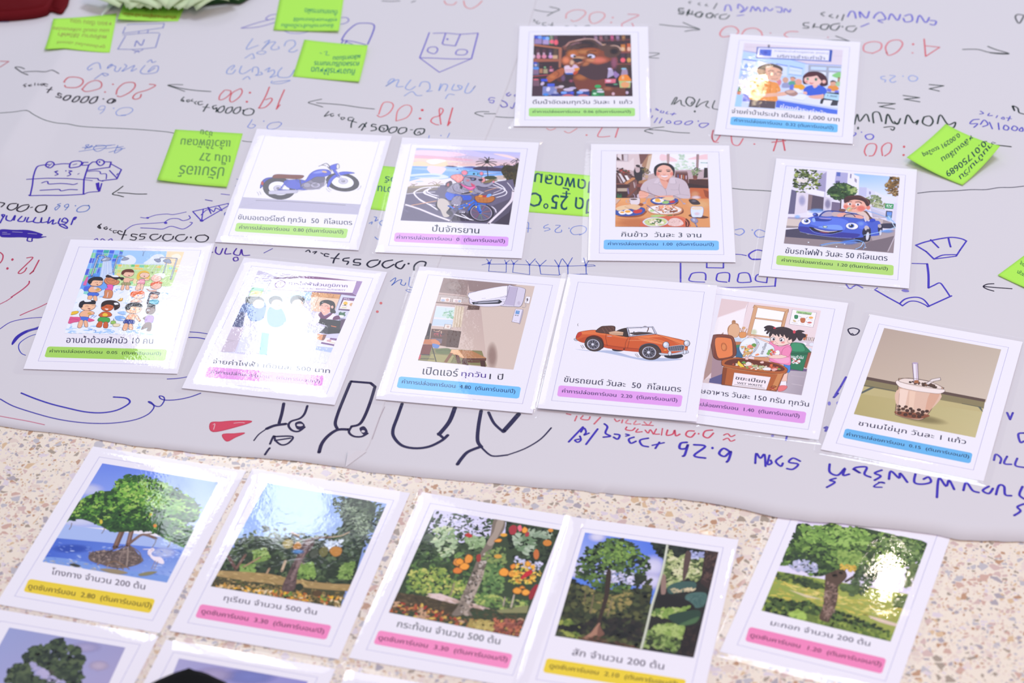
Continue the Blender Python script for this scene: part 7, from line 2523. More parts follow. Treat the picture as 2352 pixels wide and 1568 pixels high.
('L:red_numeral', '''c ec8a88 13 -735 4893 -707 4812 -629 4797 -590 4861
c ec8a88 13 -505 4885 -485 4752 -419 4698 -341 4774 -288 4878'''),
('R:red_numeral', '''l e8838a 13 -543 4886 -582 4795
c ec8a88 14 -510 4885 -490 4766 -437 4693 -372 4762 -333 4879
e ec8a88 -239 4834 12 0 0 -16
e ec8a88 -270 4687 12 0 0 -16
l e8838a 16 -77 4871 -157 4631
l e8838a 16 -157 4631 -82 4673'''),
('R:timeline_arrow', '''c 44524e 11 209 4703 332 4647 435 4604 539 4583
c 44524e 13 509 4715 619 4651 552 4587 475 4507'''),
('R:red_numeral', '''c ec9c9c 14 691 4440 707 4556 801 4632 904 4615 921 4536 846 4409 780 4367 748 4394
c ec9c9c 14 962 4405 979 4521 1059 4576 1136 4542 1139 4451 1063 4337 991 4314 962 4405
e ec9c9c 1238 4440 12 0 -1 -16
e ec9c9c 1215 4327 12 0 -1 -15
c e88a92 14 1420 4512 1543 4490 1440 4390 1339 4290 1342 4221
c e88a92 14 1471 4216 1456 4299'''),
('R:dark_writing', '''c 4a5652 11 187 4534 163 4509 186 4482 173 4449
c 4a5652 11 251 4493 225 4481 244 4441 264 4454
c 4a5652 11 315 4426 328 4400 312 4375
c 4a5652 11 366 4386 340 4361 359 4322 385 4347
c 4a5652 11 456 4344 417 4333 423 4286 455 4275
l 4a5652 11 533 4342 512 4240
l 4a5652 10 481 4300 542 4282'''),
('R:dark_writing', '''c 4a5652 11 712 4259 680 4260
c 4a5652 11 815 4248 790 4264
c 4a5652 11 963 4238 945 4269 905 4245'''),
('R:dark_writing', '''c 3c4c48 11 2077 4629 2025 4631 2019 4579 2073 4564 2063 4507 2012 4519
c 3c4c48 14 2105 4459 2140 4588 2108 4511 2159 4496 2177 4561
c 3c4c48 14 2280 4544 2226 4520 2208 4442 2258 4415 2296 4504
c 3c4c48 14 2394 4514 2341 4490 2330 4426 2373 4398 2411 4475
c 3c4c48 14 2473 4486 2428 4448 2431 4396
c 3c4c48 11 2179 4784 2146 4777 2163 4739
c 3c4c48 11 2281 4754 2253 4728 2277 4693
c 3c4c48 11 2358 4725 2335 4686 2367 4672
l 3c4c48 13 2476 4734 2427 4605'''),
('R:timeline_arrow', '''c 44524e 14 1776 4263 1935 4219 2062 4197 2213 4146
c 44524e 14 2049 4300 2140 4213 2231 4133 2134 4118 2058 4095'''),
('R:dark_writing', '''c 4a5854 11 1619 3625 1733 3609 1666 3557 1608 3526 1720 3501'''),
('L:purple_writing', '''c 6a64cc 12 -146 2692 -195 2705 -214 2647 -158 2645 -171 2587 -208 2612
c 6a64cc 12 -72 2643 -23 2595 -11 2524 -61 2503 -85 2550
c 6a64cc 12 25 2500 49 2476 75 2592
c 6a64cc 12 16 2805 -16 2770 3 2734 34 2769
c 6a64cc 11 89 2767 71 2744 89 2715'''),
('L:timeline_arrow', '''c 44524e 12 -141 2366 -263 2370
c 44524e 12 -214 2410 -318 2413 -367 2385 -331 2349 -276 2313'''),
('R:timeline_arrow', '''c 44524e 12 -135 2309 -38 2292 66 2284'''),
('R:red_numeral', '''c ec9a98 12 415 2053 456 2018 511 2050
c ec9a98 12 607 1991 660 1955 747 2043
e ec8a88 846 1905 11 0 -1 -16
c e88088 13 1020 2046 966 1890 1007 1862 1098 1875
l e88088 16 1195 2029 1157 1851'''),
('R:dark_writing', '''c 35453f 13 1805 2503 1856 2642 1874 2630 1829 2503 1908 2593 1915 2500 1949 2464
c 35453f 16 2047 2636 1998 2649 1967 2545 2010 2462 2067 2565 2047 2641
c 35453f 13 2041 2554 2020 2508
c 35453f 13 2125 2610 2070 2437 2137 2516 2214 2561 2182 2469 2216 2421
c 35453f 13 2288 2570 2252 2420 2313 2383
e 35453f 2052 2352 11 0 -1 -21'''),
('R:purple_writing', '''c 6660cc 12 1563 2349 1569 2418
c 6660cc 12 1629 2428 1656 2381 1621 2405
c 6660cc 12 1687 2380 1673 2345 1703 2333 1711 2367
c 6660cc 11 1753 2355 1732 2321 1756 2308
l 6660cc 12 1825 2329 1797 2277
l 6660cc 12 1780 2308 1841 2306
c 6660cc 12 1569 2234 1584 2279
l 6660cc 12 1636 2232 1594 2131
l 6660cc 12 1684 2219 1648 2122
K 6660cc 12 1760 2171 1728 2149 1738 2115 1775 2125
K 6660cc 13 1881 2160 1825 2146 1816 2101 1858 2093 1891 2128
K 6660cc 13 2002 2157 1946 2136 1925 2091 1967 2081 2010 2125
e 6660cc 2077 2150 8 0 -1 -14
K 6660cc 13 2180 2101 2108 2104 2080 2059 2114 2017 2172 2068'''),
('R:timeline_arrow', '''c 3a4a45 12 1964 1911 1806 1932 1688 1969 1520 1997
c 3a4a45 12 1694 2044 1582 2024 1482 1975 1517 1941 1566 1912'''),
('R:red_numeral', '''c e8808a 13 2231 1964 2208 1852 2213 1730 2262 1713'''),
('R:purple_writing', '''c 7a76d8 17 2551 4556 2578 4678 2621 4677 2629 4554
c 7a76d8 17 2711 4604 2728 4708 2780 4601 2730 4516 2785 4549 2827 4635
c 7a76d8 17 2852 4529 2889 4650 2915 4545 2948 4631 2974 4525
c 7a76d8 17 3008 4524 3035 4628 3079 4539 3119 4590
c 7a76d8 17 3157 4624 3224 4604 3206 4500 3164 4519
c 7a76d8 17 3240 4499 3266 4586 3301 4497 3325 4566
l 7a76d8 15 2689 4437 2768 4452'''),
('R:dark_writing', '''c 4a5854 13 2077 4617 2025 4619 2017 4556 2067 4520 2051 4486 2009 4504
c 4a5854 15 2102 4467 2145 4605 2130 4501 2189 4481
c 4a5854 15 2271 4531 2218 4515 2204 4446 2255 4427 2287 4513
c 4a5854 15 2407 4491 2346 4493 2332 4414 2383 4399 2414 4474
c 4a5854 15 2570 4476 2499 4454 2485 4375 2554 4372 2600 4450'''),
('R:purple_writing', '''c 6a66d4 19 3971 4371 4020 4491 4061 4472 4062 4334
c 6a66d4 19 4116 4349 4124 4488 4182 4330 4236 4484
c 6a66d4 19 4268 4327 4305 4412 4372 4462 4404 4305 4313 4274 4358 4221
c 6a66d4 19 4436 4287 4488 4424 4537 4267 4589 4403
c 6a66d4 19 4636 4367 4710 4399 4708 4261 4626 4229 4612 4316
c 6a66d4 19 4753 4208 4811 4379 4855 4205 4915 4323
c 6a66d4 19 4914 4254 4980 4235 4951 4150 4902 4169
l 6a66d4 17 4098 4137 4198 4209'''),
('R:dark_writing', '''c 3c4a46 15 3509 4248 3448 4240 3442 4182 3491 4157 3479 4123 3428 4131
c 3c4a46 15 3539 4128 3576 4229 3551 4161 3609 4142
c 3c4a46 17 3720 4207 3649 4192 3631 4108 3689 4089 3735 4190
c 3c4a46 17 3859 4220 3769 4189 3743 4104 3799 4068 3856 4169
e 3c4a46 3885 4144 10 0 -2 -17
c 3c4a46 15 4032 4153 3944 4142 3923 4064 3991 4028 4044 4111
c 3c4a46 15 3716 4484 3669 4450 3698 4397
c 3c4a46 15 3796 4429 3758 4395 3796 4353
c 3c4a46 15 3863 4409 3838 4341
l 3c4a46 15 3934 4424 3893 4288'''),
('R:red_numeral', '''c ec8a8e 17 2616 3971 2676 4070 2633 4184 2530 4177 2459 4043 2478 3958 2565 3972
c ec8a8e 17 2704 4002 2766 4119 2871 4142 2932 4062 2940 3960
e d8a0a8 3040 4025 10 0 -1 -14'''),
('R:red_numeral', '''c ec8a8e 15 3359 4048 3257 4052 3196 3986 3235 3917 3294 3905'''),
('R:timeline_arrow', '''c 3c4845 15 3536 3857 3680 3846 3865 3830 3945 3783
c 3c4845 15 3783 3933 3869 3863 3948 3783 3878 3796 3801 3788
e d8a0a8 3690 3909 10 0 -2 -17'''),
('R:red_numeral', '''c ec8a92 17 4152 3537 4066 3590 4093 3739 4202 3795 4281 3749 4255 3617 4152 3531
c e8808a 17 4321 3532 4321 3665 4389 3796 4494 3820 4524 3725 4443 3561 4339 3482 4314 3549
e e87882 4644 3721 14 0 -3 -23
e e8a0a8 4611 3529 13 0 -2 -16
l e46e78 17 4786 3834 4748 3446
l e46e78 15 4748 3446 4937 3645 4773 3684'''),
('R:timeline_arrow', '''c 35403d 15 5191 3587 5359 3582 5483 3512 5680 3479
c 35403d 17 5487 3644 5561 3575 5700 3478 5595 3475 5490 3502'''),
('R:blue_writing', '''c a0b4ec 13 4230 3030 4187 3016 4189 2968 4228 2950 4214 2903
c a0b4ec 13 4291 3045 4347 3027 4278 2949 4295 2891 4340 2915
e a0b4ec 4434 3024 8 0 -2 -13
K a0b4ec 13 4539 3037 4491 2990 4506 2916 4565 2924 4591 2987'''),
('R:dark_writing', '''l 3c4a46 16 4702 2834 4858 2804 4689 2745 4792 2692'''),
('R:dark_writing', '''l 3c4a46 16 4382 2613 4553 2561 4380 2535 4544 2474'''),
('R:dark_writing', '''l 3c4a46 16 4084 2467 4270 2445 4090 2389 4247 2335'''),
('R:dark_writing', '''c 35443f 18 3770 2032 3828 2243 3834 2090 3925 2240 3939 2087
c 35443f 18 3983 2055 4000 2253 4067 2266 4076 2083
c 35443f 20 4110 2036 4160 2233 4193 2049 4257 2047
c 35443f 18 4213 2079 4237 2017 4286 2137
c 35443f 20 4320 2030 4377 2211 4418 2042 4475 2101 4446 2011
c 35443f 20 4548 2160 4615 2173 4632 2066 4579 1977 4515 2039 4548 2160
c 35443f 19 4674 2019 4733 2200 4785 2001 4872 2044 4840 1939 4801 1946
c 35443f 16 4084 1962 4151 1975 4197 1958 4173 1899 4153 1929
e 35443f 3801 1955 11 0 -4 -30'''),
('R:purple_writing', '''c 6a66d4 16 3725 1792 3763 1836 3758 1866
e 6a66d4 3828 1873 8 0 -1 -12
K 6a66d4 16 3923 1831 3863 1803 3871 1734 3918 1727 3949 1786'''),
('R:red_numeral', '''c e47882 16 3822 1406 3814 1494 3865 1625 3939 1637 3953 1563 3903 1418 3853 1399
c e47882 16 3996 1401 4009 1562 4076 1648 4120 1617 4085 1471 4019 1394
e e06872 4222 1406 13 0 -3 -20'''),
('R:red_numeral', '''e e06872 4249 1569 13 0 -3 -23'''),
('R:red_numeral', '''c e8808a 16 2224 1958 2200 1809 2235 1733 2292 1851'''),
('R:red_numeral', '''c e8808a 16 2412 1847 2415 1683 2477 1652 2536 1784
e e8808a 2648 1670 11 0 -1 -15'''),
('R:red_numeral', '''l e06872 16 2903 1758 2841 1529
l e06872 16 2841 1700 2988 1725
l e06872 18 2963 1756 2964 1534'''),
('R:purple_writing', '''c 5a56c8 16 5139 2096 5072 2083 5028 2008 5109 2006 5057 1932
c 5a56c8 16 5138 1990 5193 2079 5219 1988 5155 1944
c 5a56c8 16 5242 2032 5252 1896
l 5a56c8 16 5336 2014 5322 1879
K 5a56c8 16 5401 1967 5434 1921 5409 1867 5373 1892
K 5a56c8 16 5495 1949 5527 1903 5495 1853 5460 1884
K 5a56c8 16 5578 1916 5573 1841 5536 1857
c 5a56c8 14 5182 2263 5207 2216 5164 2202
c 5a56c8 14 5272 2214 5248 2169 5297 2168
c 5a56c8 12 5353 2166 5330 2121
K 5a56c8 12 5413 2133 5384 2104 5413 2088
l 5a56c8 14 5488 2146 5449 2056
l 5a56c8 12 5443 2117 5492 2094'''),
('R:dark_writing', '''c 2e3a3a 18 5554 2344 5555 2252 5549 2360 5598 2312 5598 2220 5645 2187'''),
('R:dark_writing', '''c 2e3a3a 17 6018 4339 5949 4359 5911 4291 5931 4153 6015 4322'''),
('R:timeline_arrow', '''c 26302e 18 5044 1649 5147 1645
c 26302e 19 5058 1589 5216 1575 5393 1535'''),
('R:timeline_line', '''c 4a5650 12 2345 819 2465 791 2601 775 2762 753'''),
('R:timeline_line', '''c 3a3e52 12 4271 672 4417 697 4567 702 4704 708 4843 721 4992 717 5133 750 5270 751 5399 771'''),
('R:sushi_drawing', '''c 5248c4 20 4119 -273 4233 -214 4400 -161 4508 -145 4597 -171 4643 -214
l 5248c4 17 4643 -214 4553 -373 4500 -474
l 5248c4 20 4119 -273 4208 -386 4268 -520
c 5248c4 17 4268 -520 4356 -458 4436 -449 4512 -451
c 5248c4 16 4268 -520 4376 -500 4500 -476
c 5248c4 20 4284 -181 4314 -251 4343 -321
c 5248c4 20 4468 -163 4466 -232 4467 -313'''),
('R:shirt_drawing', '''l 5248c4 14 4038 -590 4191 -601
c 5248c4 23 4188 -601 4174 -791 4143 -1012
c 5248c4 17 4143 -1012 4203 -970 4267 -932 4299 -1016 4331 -1148
l 5248c4 18 4350 -1153 4090 -1326
l 5248c4 18 3608 -1030 3714 -1153 3821 -1269 3845 -1304
c 5248c4 17 3821 -1269 3889 -1191 3995 -1165 4066 -1206 4107 -1320
c 5248c4 15 3845 -1304 3921 -1235 3998 -1237 4067 -1293 4090 -1326
l 7a72d0 14 3608 -1030 3637 -998
e 8a82d4 3907 -1054 37 -10 -5 -22'''),
('R:shirt_drawing', '''c 7a72d0 17 3335 -934 3360 -1001 3402 -969 3438 -944 3490 -994'''),
('R:timeline_arrow', '''c 2e2a3e 14 4964 -1050 4838 -1031 4694 -1005
c 2e2a3e 14 4799 -960 4733 -967 4688 -1005 4719 -1050 4778 -1084'''),
('R:cake_drawing', '''c 5a50c8 13 2281 -382 2340 -390 2384 -407
c 5a50c8 19 2556 -328 2491 -314 2412 -392 2438 -473 2530 -475
l 5a50c8 13 2451 -468 2517 -470'''),
('R:cake_drawing', '''c 8a9ae4 12 2310 51 2378 72 2400 13 2349 -44 2304 -19
e 8a9ae4 2485 46 8 0 -1 -12
c 8a9ae4 13 2619 7 2550 51 2502 -13 2538 -89 2620 -63'''),
('R:cake_drawing', '''l 5a50c8 17 1712 -523 1691 -857
c 5a50c8 12 1687 -857 1828 -889 2046 -937 2211 -953 2432 -948 2631 -940
l 5a50c8 17 2646 -808 2625 -945
l 5a50c8 16 1976 -530 1970 -607 2137 -616 2144 -535
c 5a50c8 16 1930 -854 1788 -831 1793 -755 1830 -695 1942 -699 1944 -817
c 5a50c8 16 2152 -860 2059 -835 2059 -763 2086 -706 2186 -709 2174 -852
c 5a50c8 16 2384 -867 2268 -864 2275 -769 2297 -712 2380 -718 2395 -858
c 5a50c8 16 2548 -881 2452 -850 2445 -793 2472 -740 2528 -742
l 5a50c8 15 2562 -796 2549 -872'''),
('R:blue_writing', '''c 6a8ae0 8 166 235 184 250 192 211 181 68
l 6a8ae0 7 161 144 216 138'''),
('R:blue_writing', '''c 6a8ae0 8 394 206 354 176 349 139 388 145 409 114 352 86
c 5a7cdc 8 470 188 517 179 464 105 472 60 523 66 528 103
e 6a8ae0 606 131 7 0 0 -8
c 6a8ae0 8 718 23 650 17 619 86 654 153 732 173 782 134 771 59 709 4'''),
('R:fence_drawing', '''l 4860c4 7 -290 -495 -206 -461
l 4860c4 8 -231 -482 30 -489 189 -508 298 -526 483 -538 625 -539 760 -534
l 4860c4 7 760 -524 835 -526 852 -545 767 -553
l 4860c4 7 -214 -460 -223 -605 -223 -608 -47 -631 -44 -472
l 4860c4 7 30 -482 18 -633 187 -677 189 -508
l 4860c4 8 290 -525 300 -670 479 -693 496 -680
l 4860c4 8 481 -535 486 -679
l 4860c4 9 575 -538 573 -677 692 -685
l 4860c4 10 696 -681 767 -683
l 4860c4 9 758 -531 756 -683
l 4860c4 7 -243 -394 -214 -460 -193 -403
l 4860c4 6 -62 -414 -46 -468 -12 -422
l 4860c4 6 5 -416 30 -482 73 -425
l 4860c4 8 153 -424 189 -508 250 -403
l 4860c4 8 253 -437 294 -525 359 -430
l 4860c4 8 445 -428 483 -538 515 -420
l 4860c4 8 524 -408 575 -533 625 -394
l 4860c4 8 739 -403 756 -531 787 -459
e 4050c0 -218 -463 17 0 0 -17
e 4050c0 -46 -471 10 0 0 -15
e 4050c0 30 -485 12 0 0 -17
e 4050c0 189 -507 10 0 0 -17
e 4050c0 291 -527 10 0 0 -14
e 4050c0 483 -538 12 0 0 -17
e 4050c0 575 -535 12 0 0 -17
e 4050c0 756 -531 13 0 -1 -20'''),
('L:truck_drawing', '''c 4a34b4 17 -5051 892 -5056 1093 -5069 1264 -5058 1436 -5005 1478 -4934 1487
l 4a34b4 17 -5066 903 -5045 892
c 4a34b4 16 -5057 892 -4899 894 -4711 888 -4485 902
K 4a34b4 18 -4967 1466 -4953 1537 -4905 1536 -4880 1485 -4913 1421
l 4a34b4 11 -4935 1450 -4907 1501
c 4a34b4 16 -4880 1479 -4793 1498 -4709 1495
K 4a34b4 18 -4706 1426 -4701 1523 -4633 1550 -4587 1520 -4601 1444 -4664 1420
l 4a34b4 11 -4676 1473 -4637 1493
l 4a34b4 16 -4580 1465 -4569 1520 -4521 1518
l 4a34b4 16 -4574 1461 -4503 1463
l 4a34b4 18 -4504 1474 -4513 1355 -4521 1183 -4491 907
l 4a34b4 16 -4503 1467 -4474 1523 -4427 1526
K 4a34b4 18 -4428 1515 -4408 1569 -4358 1546 -4345 1491 -4382 1449
e 4a34b4 -4397 1521 10 0 2 -18
l 4a34b4 17 -4349 1524 -4271 1517 -4276 1413 -4352 1398 -4513 1359
l 4a34b4 14 -4266 1478 -4144 1366 -4168 1194 -4269 1352
l 4a34b4 17 -4144 1366 -4172 1184 -4322 1156
l 4a34b4 12 -4173 1291 -4181 1259
c 4a34b4 12 -4499 1337 -4417 1348 -4367 1329 -4356 1290 -4297 1284 -4285 1187
l 4a34b4 14 -4519 1215 -4375 1200 -4365 1168 -4315 1145
l 4a34b4 14 -5132 1206 -4921 1221 -4707 1210 -4521 1183
l 4a34b4 10 -4521 1183 -4429 1159
l 4a34b4 21 -4377 1104 -4349 987
l 4a34b4 21 -4359 1115 -4337 966
l 4a34b4 16 -4322 1103 -4327 955
c 4a34b4 14 -4479 907 -4436 937 -4332 949
c 4a34b4 14 -4962 1132 -4924 1157 -4900 1152 -4882 1109 -4765 1116 -4669 1102 -4621 1090 -4582 1110
c 4a34b4 14 -4959 990 -4855 998 -4762 1003 -4734 973 -4655 996 -4566 989
c 4a34b4 14 -4855 1344 -4822 1360 -4842 1332 -4811 1295 -4840 1274
c 4a34b4 14 -4703 1361 -4669 1349 -4699 1328 -4675 1284 -4707 1257
e 4a34b4 -4736 1357 8 0 1 -11
l 4a34b4 10 -4599 1289 -4587 1303'''),
('L:timeline_arrow', '''c 2a3430 14 -3822 887 -3928 890 -4035 910 -4130 922
c 2a3430 14 -4091 1043 -4136 970 -4184 898 -4124 871 -4062 842'''),
('L:dark_writing', '''c 2e2836 17 -5349 775 -5299 753 -5324 691
c 2e2836 18 -5176 749 -5239 740 -5257 668 -5210 626 -5159 676 -5157 738
c 2e2836 18 -5044 724 -5111 706 -5153 634 -5107 596 -5050 642 -5035 703
l 2e2836 15 -5013 667 -4996 675
c 2e2836 19 -4862 713 -4936 700 -4957 629 -4913 576 -4854 615 -4848 698'''),
('L:blue_writing', '''c 5f80cc 10 -4708 735 -4740 716 -4708 694 -4725 643 -4744 612 -4755 654 -4720 694
c 5f80cc 10 -4645 609 -4619 681 -4631 723 -4662 693 -4646 661 -4618 671
e 5f80cc -4547 689 8 0 1 -10
c 5f80cc 12 -4405 685 -4469 687 -4519 626 -4507 574 -4427 582 -4394 643 -4412 696'''),
('L:purple_writing', '''c 4638b4 18 -5290 392 -5279 473 -5265 535 -5296 546 -5278 504
c 4638b4 18 -5241 524 -5236 452 -5180 430 -5155 531 -5153 439
c 4638b4 18 -5082 509 -5111 428 -5051 416 -5039 487
c 4638b4 18 -5010 486 -5015 405 -4959 413
c 4638b4 18 -4934 484 -4946 403 -4875 390 -4870 482 -4863 390 -4807 399
c 4638b4 18 -4789 480 -4791 368 -4743 438 -4743 356 -4706 375
c 4638b4 18 -4676 456 -4681 364 -4616 352 -4590 413 -4631 465 -4652 404 -4609 383
c 4638b4 17 -4639 353 -4586 301 -4582 270 -4633 302 -4666 334
c 4638b4 18 -4546 340 -4533 462 -4511 472 -4523 431'''),
('L:crossed_out_writing', '''s 4230a4 -5271 270 -5132 262 -4970 251 -4822 176 -4828 136 -4781 131 -4856 97 -5020 122 -5180 126 -5252 149
l c8c0d0 6 -5240 219 -5194 217
l c8c0d0 6 -5236 188 -5155 186
l c8c0d0 6 -5138 226 -5033 213
l c8c0d0 6 -4973 191 -4879 178
c 4230a4 15 -4962 120 -4959 60 -4912 49 -4914 99 -4871 118 -4780 127'''),
('L:cone_drawing', '''l 5646c0 14 -3305 544 -2946 684 -2939 643 -3196 362 -3305 544
e 4a38b4 -3197 373 21 -1 2 -20
l 5646c0 13 -3197 373 -3199 588
c 5646c0 11 -3212 475 -3173 556 -3135 586 -3155 618 -3109 493 -3143 607
c 5646c0 12 -3142 597 -3103 554 -3084 533 -3073 605
c 5646c0 12 -3073 605 -3029 573 -2999 551 -3040 635
l 4a3cb0 13 -3193 760 -3119 735
l 6a5cc4 12 -3036 864 -2947 845
c 5a5cbc 11 -2930 529 -2966 509 -2962 458 -2933 451'''),
('L:cone_drawing', '''c 7a90d0 10 -2895 1146 -2857 1113 -2896 1008'''),
('L:steam_drawing', '''c 5646c0 10 -3839 452 -3774 440 -3687 489 -3573 506 -3502 494 -3374 537
e 5646c0 -3765 440 16 0 2 -16
c 5646c0 11 -3581 353 -3529 413 -3449 417 -3387 378 -3322 417 -3338 469
e 5646c0 -3568 343 18 -1 2 -20
c 5646c0 10 -3969 223 -3909 302 -3831 330 -3672 342 -3581 353
c 5646c0 11 -3818 259 -3684 245 -3586 232 -3504 280 -3384 226 -3320 275 -3291 335 -3315 346'''),
('L:dark_writing', '''c 2e2a36 16 -3145 109 -3213 100 -3230 41 -3191 -10 -3124 -2 -3101 67 -3145 113
e 2e2a36 -3281 72 10 0 1 -16
c 3e3a46 16 -3352 124 -3414 116 -3437 57 -3397 6 -3342 24 -3319 83
c 3e3a46 16 -3489 128 -3552 130 -3568 61 -3524 15 -3470 48 -3463 98
c 3e3a46 16 -3627 138 -3684 134 -3702 84 -3662 33 -3609 72 -3591 117
c 2e2a36 15 -3748 146 -3800 147 -3807 107 -3760 96 -3767 56 -3807 51
c 2e2a36 15 -3839 138 -3892 150 -3893 110 -3845 88 -3856 39 -3904 54
c 2e2a36 16 -3969 223 -3978 152 -3990 57
l 2e2a36 14 -4005 143 -3950 135
c 2e2a36 13 -4000 193 -4036 214 -4043 174 -4011 143
c 2e2a36 11 -4059 215 -4094 216 -4083 175 -4056 185
c 2e2a36 10 -4122 257 -4137 237 -4111 217
c 2e2a36 14 -4171 289 -4198 269 -4172 242 -4163 268
c 2e2a36 15 -4235 341 -4264 292 -4231 260 -4256 322'''),
('L:purple_writing', '''c 5a40b0 14 -4274 51 -4249 80 -4234 50
c 5a40b0 14 -4205 49 -4191 74 -4159 41
c 5a40b0 14 -4125 46 -4100 72 -4084 39'''),
('L:red_numeral', '''l c84c68 15 -4790 -290 -4820 -473 -4848 -530 -4819 -483
c c84c68 14 -4920 -247 -4859 -243 -4913 -374 -4968 -498 -4942 -518 -4909 -481 -4897 -423
e c84c68 -5063 -272 8 15 10 -15
e c84c68 -5090 -427 8 15 10 -15
c c84c68 14 -5208 -141 -5172 -191 -5165 -270 -5179 -328'''),
('L:red_line', '''c c85070 15 -4836 -655 -4837 -703 -4885 -796 -4977 -922'''),
('L:purple_writing', '''l 5a3ca8 15 -3055 -211 -3034 -199
c 5a3ca8 16 -3004 -110 -3004 -200 -2957 -239 -2936 -138
c 5a3ca8 16 -2899 -134 -2906 -228 -2847 -230
c 5a3ca8 16 -2796 -142 -2818 -231 -2757 -258 -2743 -156 -2720 -259 -2654 -261
K 5a3ca8 15 -2812 -307 -2776 -295 -2765 -346 -2801 -358'''),
('L:blue_writing', '''l 5a50b4 10 -2510 -227 -2427 -152'''),
('L:dark_writing', '''c 3a3a4a 15 -2084 -213 -2056 -188 -2040 -227
c 3a3a4a 15 -2010 -228 -1974 -216 -1994 -254
c 3a3a4a 13 -1929 -243 -1905 -264
c 3a3a4a 15 -1846 -271 -1884 -257 -1889 -295 -1852 -309
c 3a3a4a 18 -1744 -261 -1784 -349 -1795 -424
l 3a3a4a 15 -1821 -335 -1740 -350
c 3a3a4a 18 -1638 -340 -1689 -351 -1694 -389 -1643 -403 -1655 -453
c 3a3a4a 18 -1520 -369 -1578 -367 -1584 -418 -1525 -432 -1531 -470 -1589 -460
c 3a3a4a 19 -1344 -386 -1416 -397 -1451 -459 -1412 -511 -1341 -462 -1321 -400
c 3a3a4a 19 -1197 -391 -1270 -414 -1297 -476 -1252 -528 -1181 -467
c 3a3a4a 19 -1095 -406 -1152 -442 -1158 -505 -1106 -544 -1071 -470
e 3a3a4a -1032 -458 12 0 0 -15
c 3a3a4a 19 -974 -573 -969 -485 -919 -424 -860 -438 -867 -501'''),
('L:blue_writing', '''c 8aa0dc 13 -1455 275 -1426 301 -1432 261
c 7a90d8 12 -1407 393 -1384 379 -1397 313 -1368 339
c 8aa0dc 13 -1322 324 -1351 285 -1327 232'''),
('L:blue_writing', '''c 8aa0dc 13 -1387 25 -1363 -15 -1341 -15'''),
('L:timeline_line', '''c 4a5650 10 -2892 1895 -2828 1878 -2765 1871'''),
('R:timeline_line', '''c 4a5650 10 -1300 1582 -1246 1578 -1191 1562'''),
('L:blue_writing', '''c 5a78c8 9 -1207 -757 -1157 -697 -1165 -767 -1194 -828 -1135 -750 -1094 -734 -1103 -804 -1066 -831 -1052 -788
c 7a90d8 9 -1013 -692 -1020 -841 -978 -869
c 6a80cc 8 -1049 -910 -1017 -946 -982 -938
c 6a80cc 8 -1039 -897 -987 -912'''),
('R:red_numeral', '''c d8506c 16 -1164 -1370 -1172 -1251 -1126 -1099 -1076 -1057 -1024 -1084 -1028 -1136 -1070 -1288 -1108 -1380 -1143 -1388'''),
('L:red_numeral', '''e e88080 -1290 -1123 14 0 1 -21
e e88080 -1321 -1264 14 0 1 -20'''),
('L:red_line', '''c cc5478 12 -4843 -1229 -4778 -1175 -4674 -1098 -4581 -1013'''),
('L:red_line', '''l cc5478 10 -5070 -1035 -5015 -983 -4967 -922'''),
('L:red_line', '''c d86a88 9 -4796 -2812 -4662 -2852 -4518 -2895 -4363 -2950'''),
('L:swirl_drawing', '''c 5044b8 10 -5007 -1446 -4929 -1345 -4822 -1296 -4701 -1273 -4598 -1267
s 4238b0 -4859 -1672 -4833 -1571 -4763 -1487 -4667 -1438 -4615 -1405 -4623 -1457 -4710 -1497 -4791 -1581 -4844 -1707
c 4a50c0 10 -4623 -1534 -4708 -1583 -4777 -1675 -4780 -1759 -4742 -1844 -4696 -1879'''),
('L:swirl_drawing', '''c 4a44b8 11 -3139 -1548 -3055 -1559 -2950 -1588
c 4a44b8 14 -3141 -1637 -3048 -1645 -2963 -1673'''),
('L:swirl_drawing', '''c 4a44b8 11 -3286 -2288 -3191 -2282 -3083 -2256'''),
('L:swirl_drawing', '''c 4440b0 13 -4836 -2554 -4701 -2661 -4508 -2761 -4298 -2853 -4093 -2913 -3893 -2942 -3696 -2939 -3524 -2897 -3414 -2821 -3370 -2728 -3380 -2680 -3418 -2647 -3430 -2628 -3404 -2639 -3358 -2696 -3309 -2698 -3282 -2619 -3293 -2563 -3334 -2545 -3320 -2586 -3268 -2611 -3159 -2606 -3043 -2569 -2949 -2515
c 4440b8 18 -4650 -2468 -4508 -2555 -4347 -2639 -4179 -2707 -4013 -2766 -3862 -2786 -3728 -2758 -3637 -2689 -3604 -2626 -3650 -2569 -3767 -2550'''),
('L:red_flag_drawing', '''s e2566c -2815 -2963 -2718 -2951 -2616 -2940 -2433 -2949 -2566 -3025 -2782 -3093
K d04860 10 -2815 -2963 -2718 -2951 -2616 -2940 -2433 -2949 -2566 -3025 -2782 -3093
c f0d8dc 6 -2791 -2991 -2774 -2980 -2779 -3061
c f0d8dc 6 -2599 -2973 -2541 -2965 -2497 -2971
s e2566c -2691 -3137 -2587 -3126 -2486 -3119 -2568 -3181 -2643 -3236
K d04860 8 -2691 -3137 -2587 -3126 -2486 -3119 -2568 -3181 -2643 -3236'''),
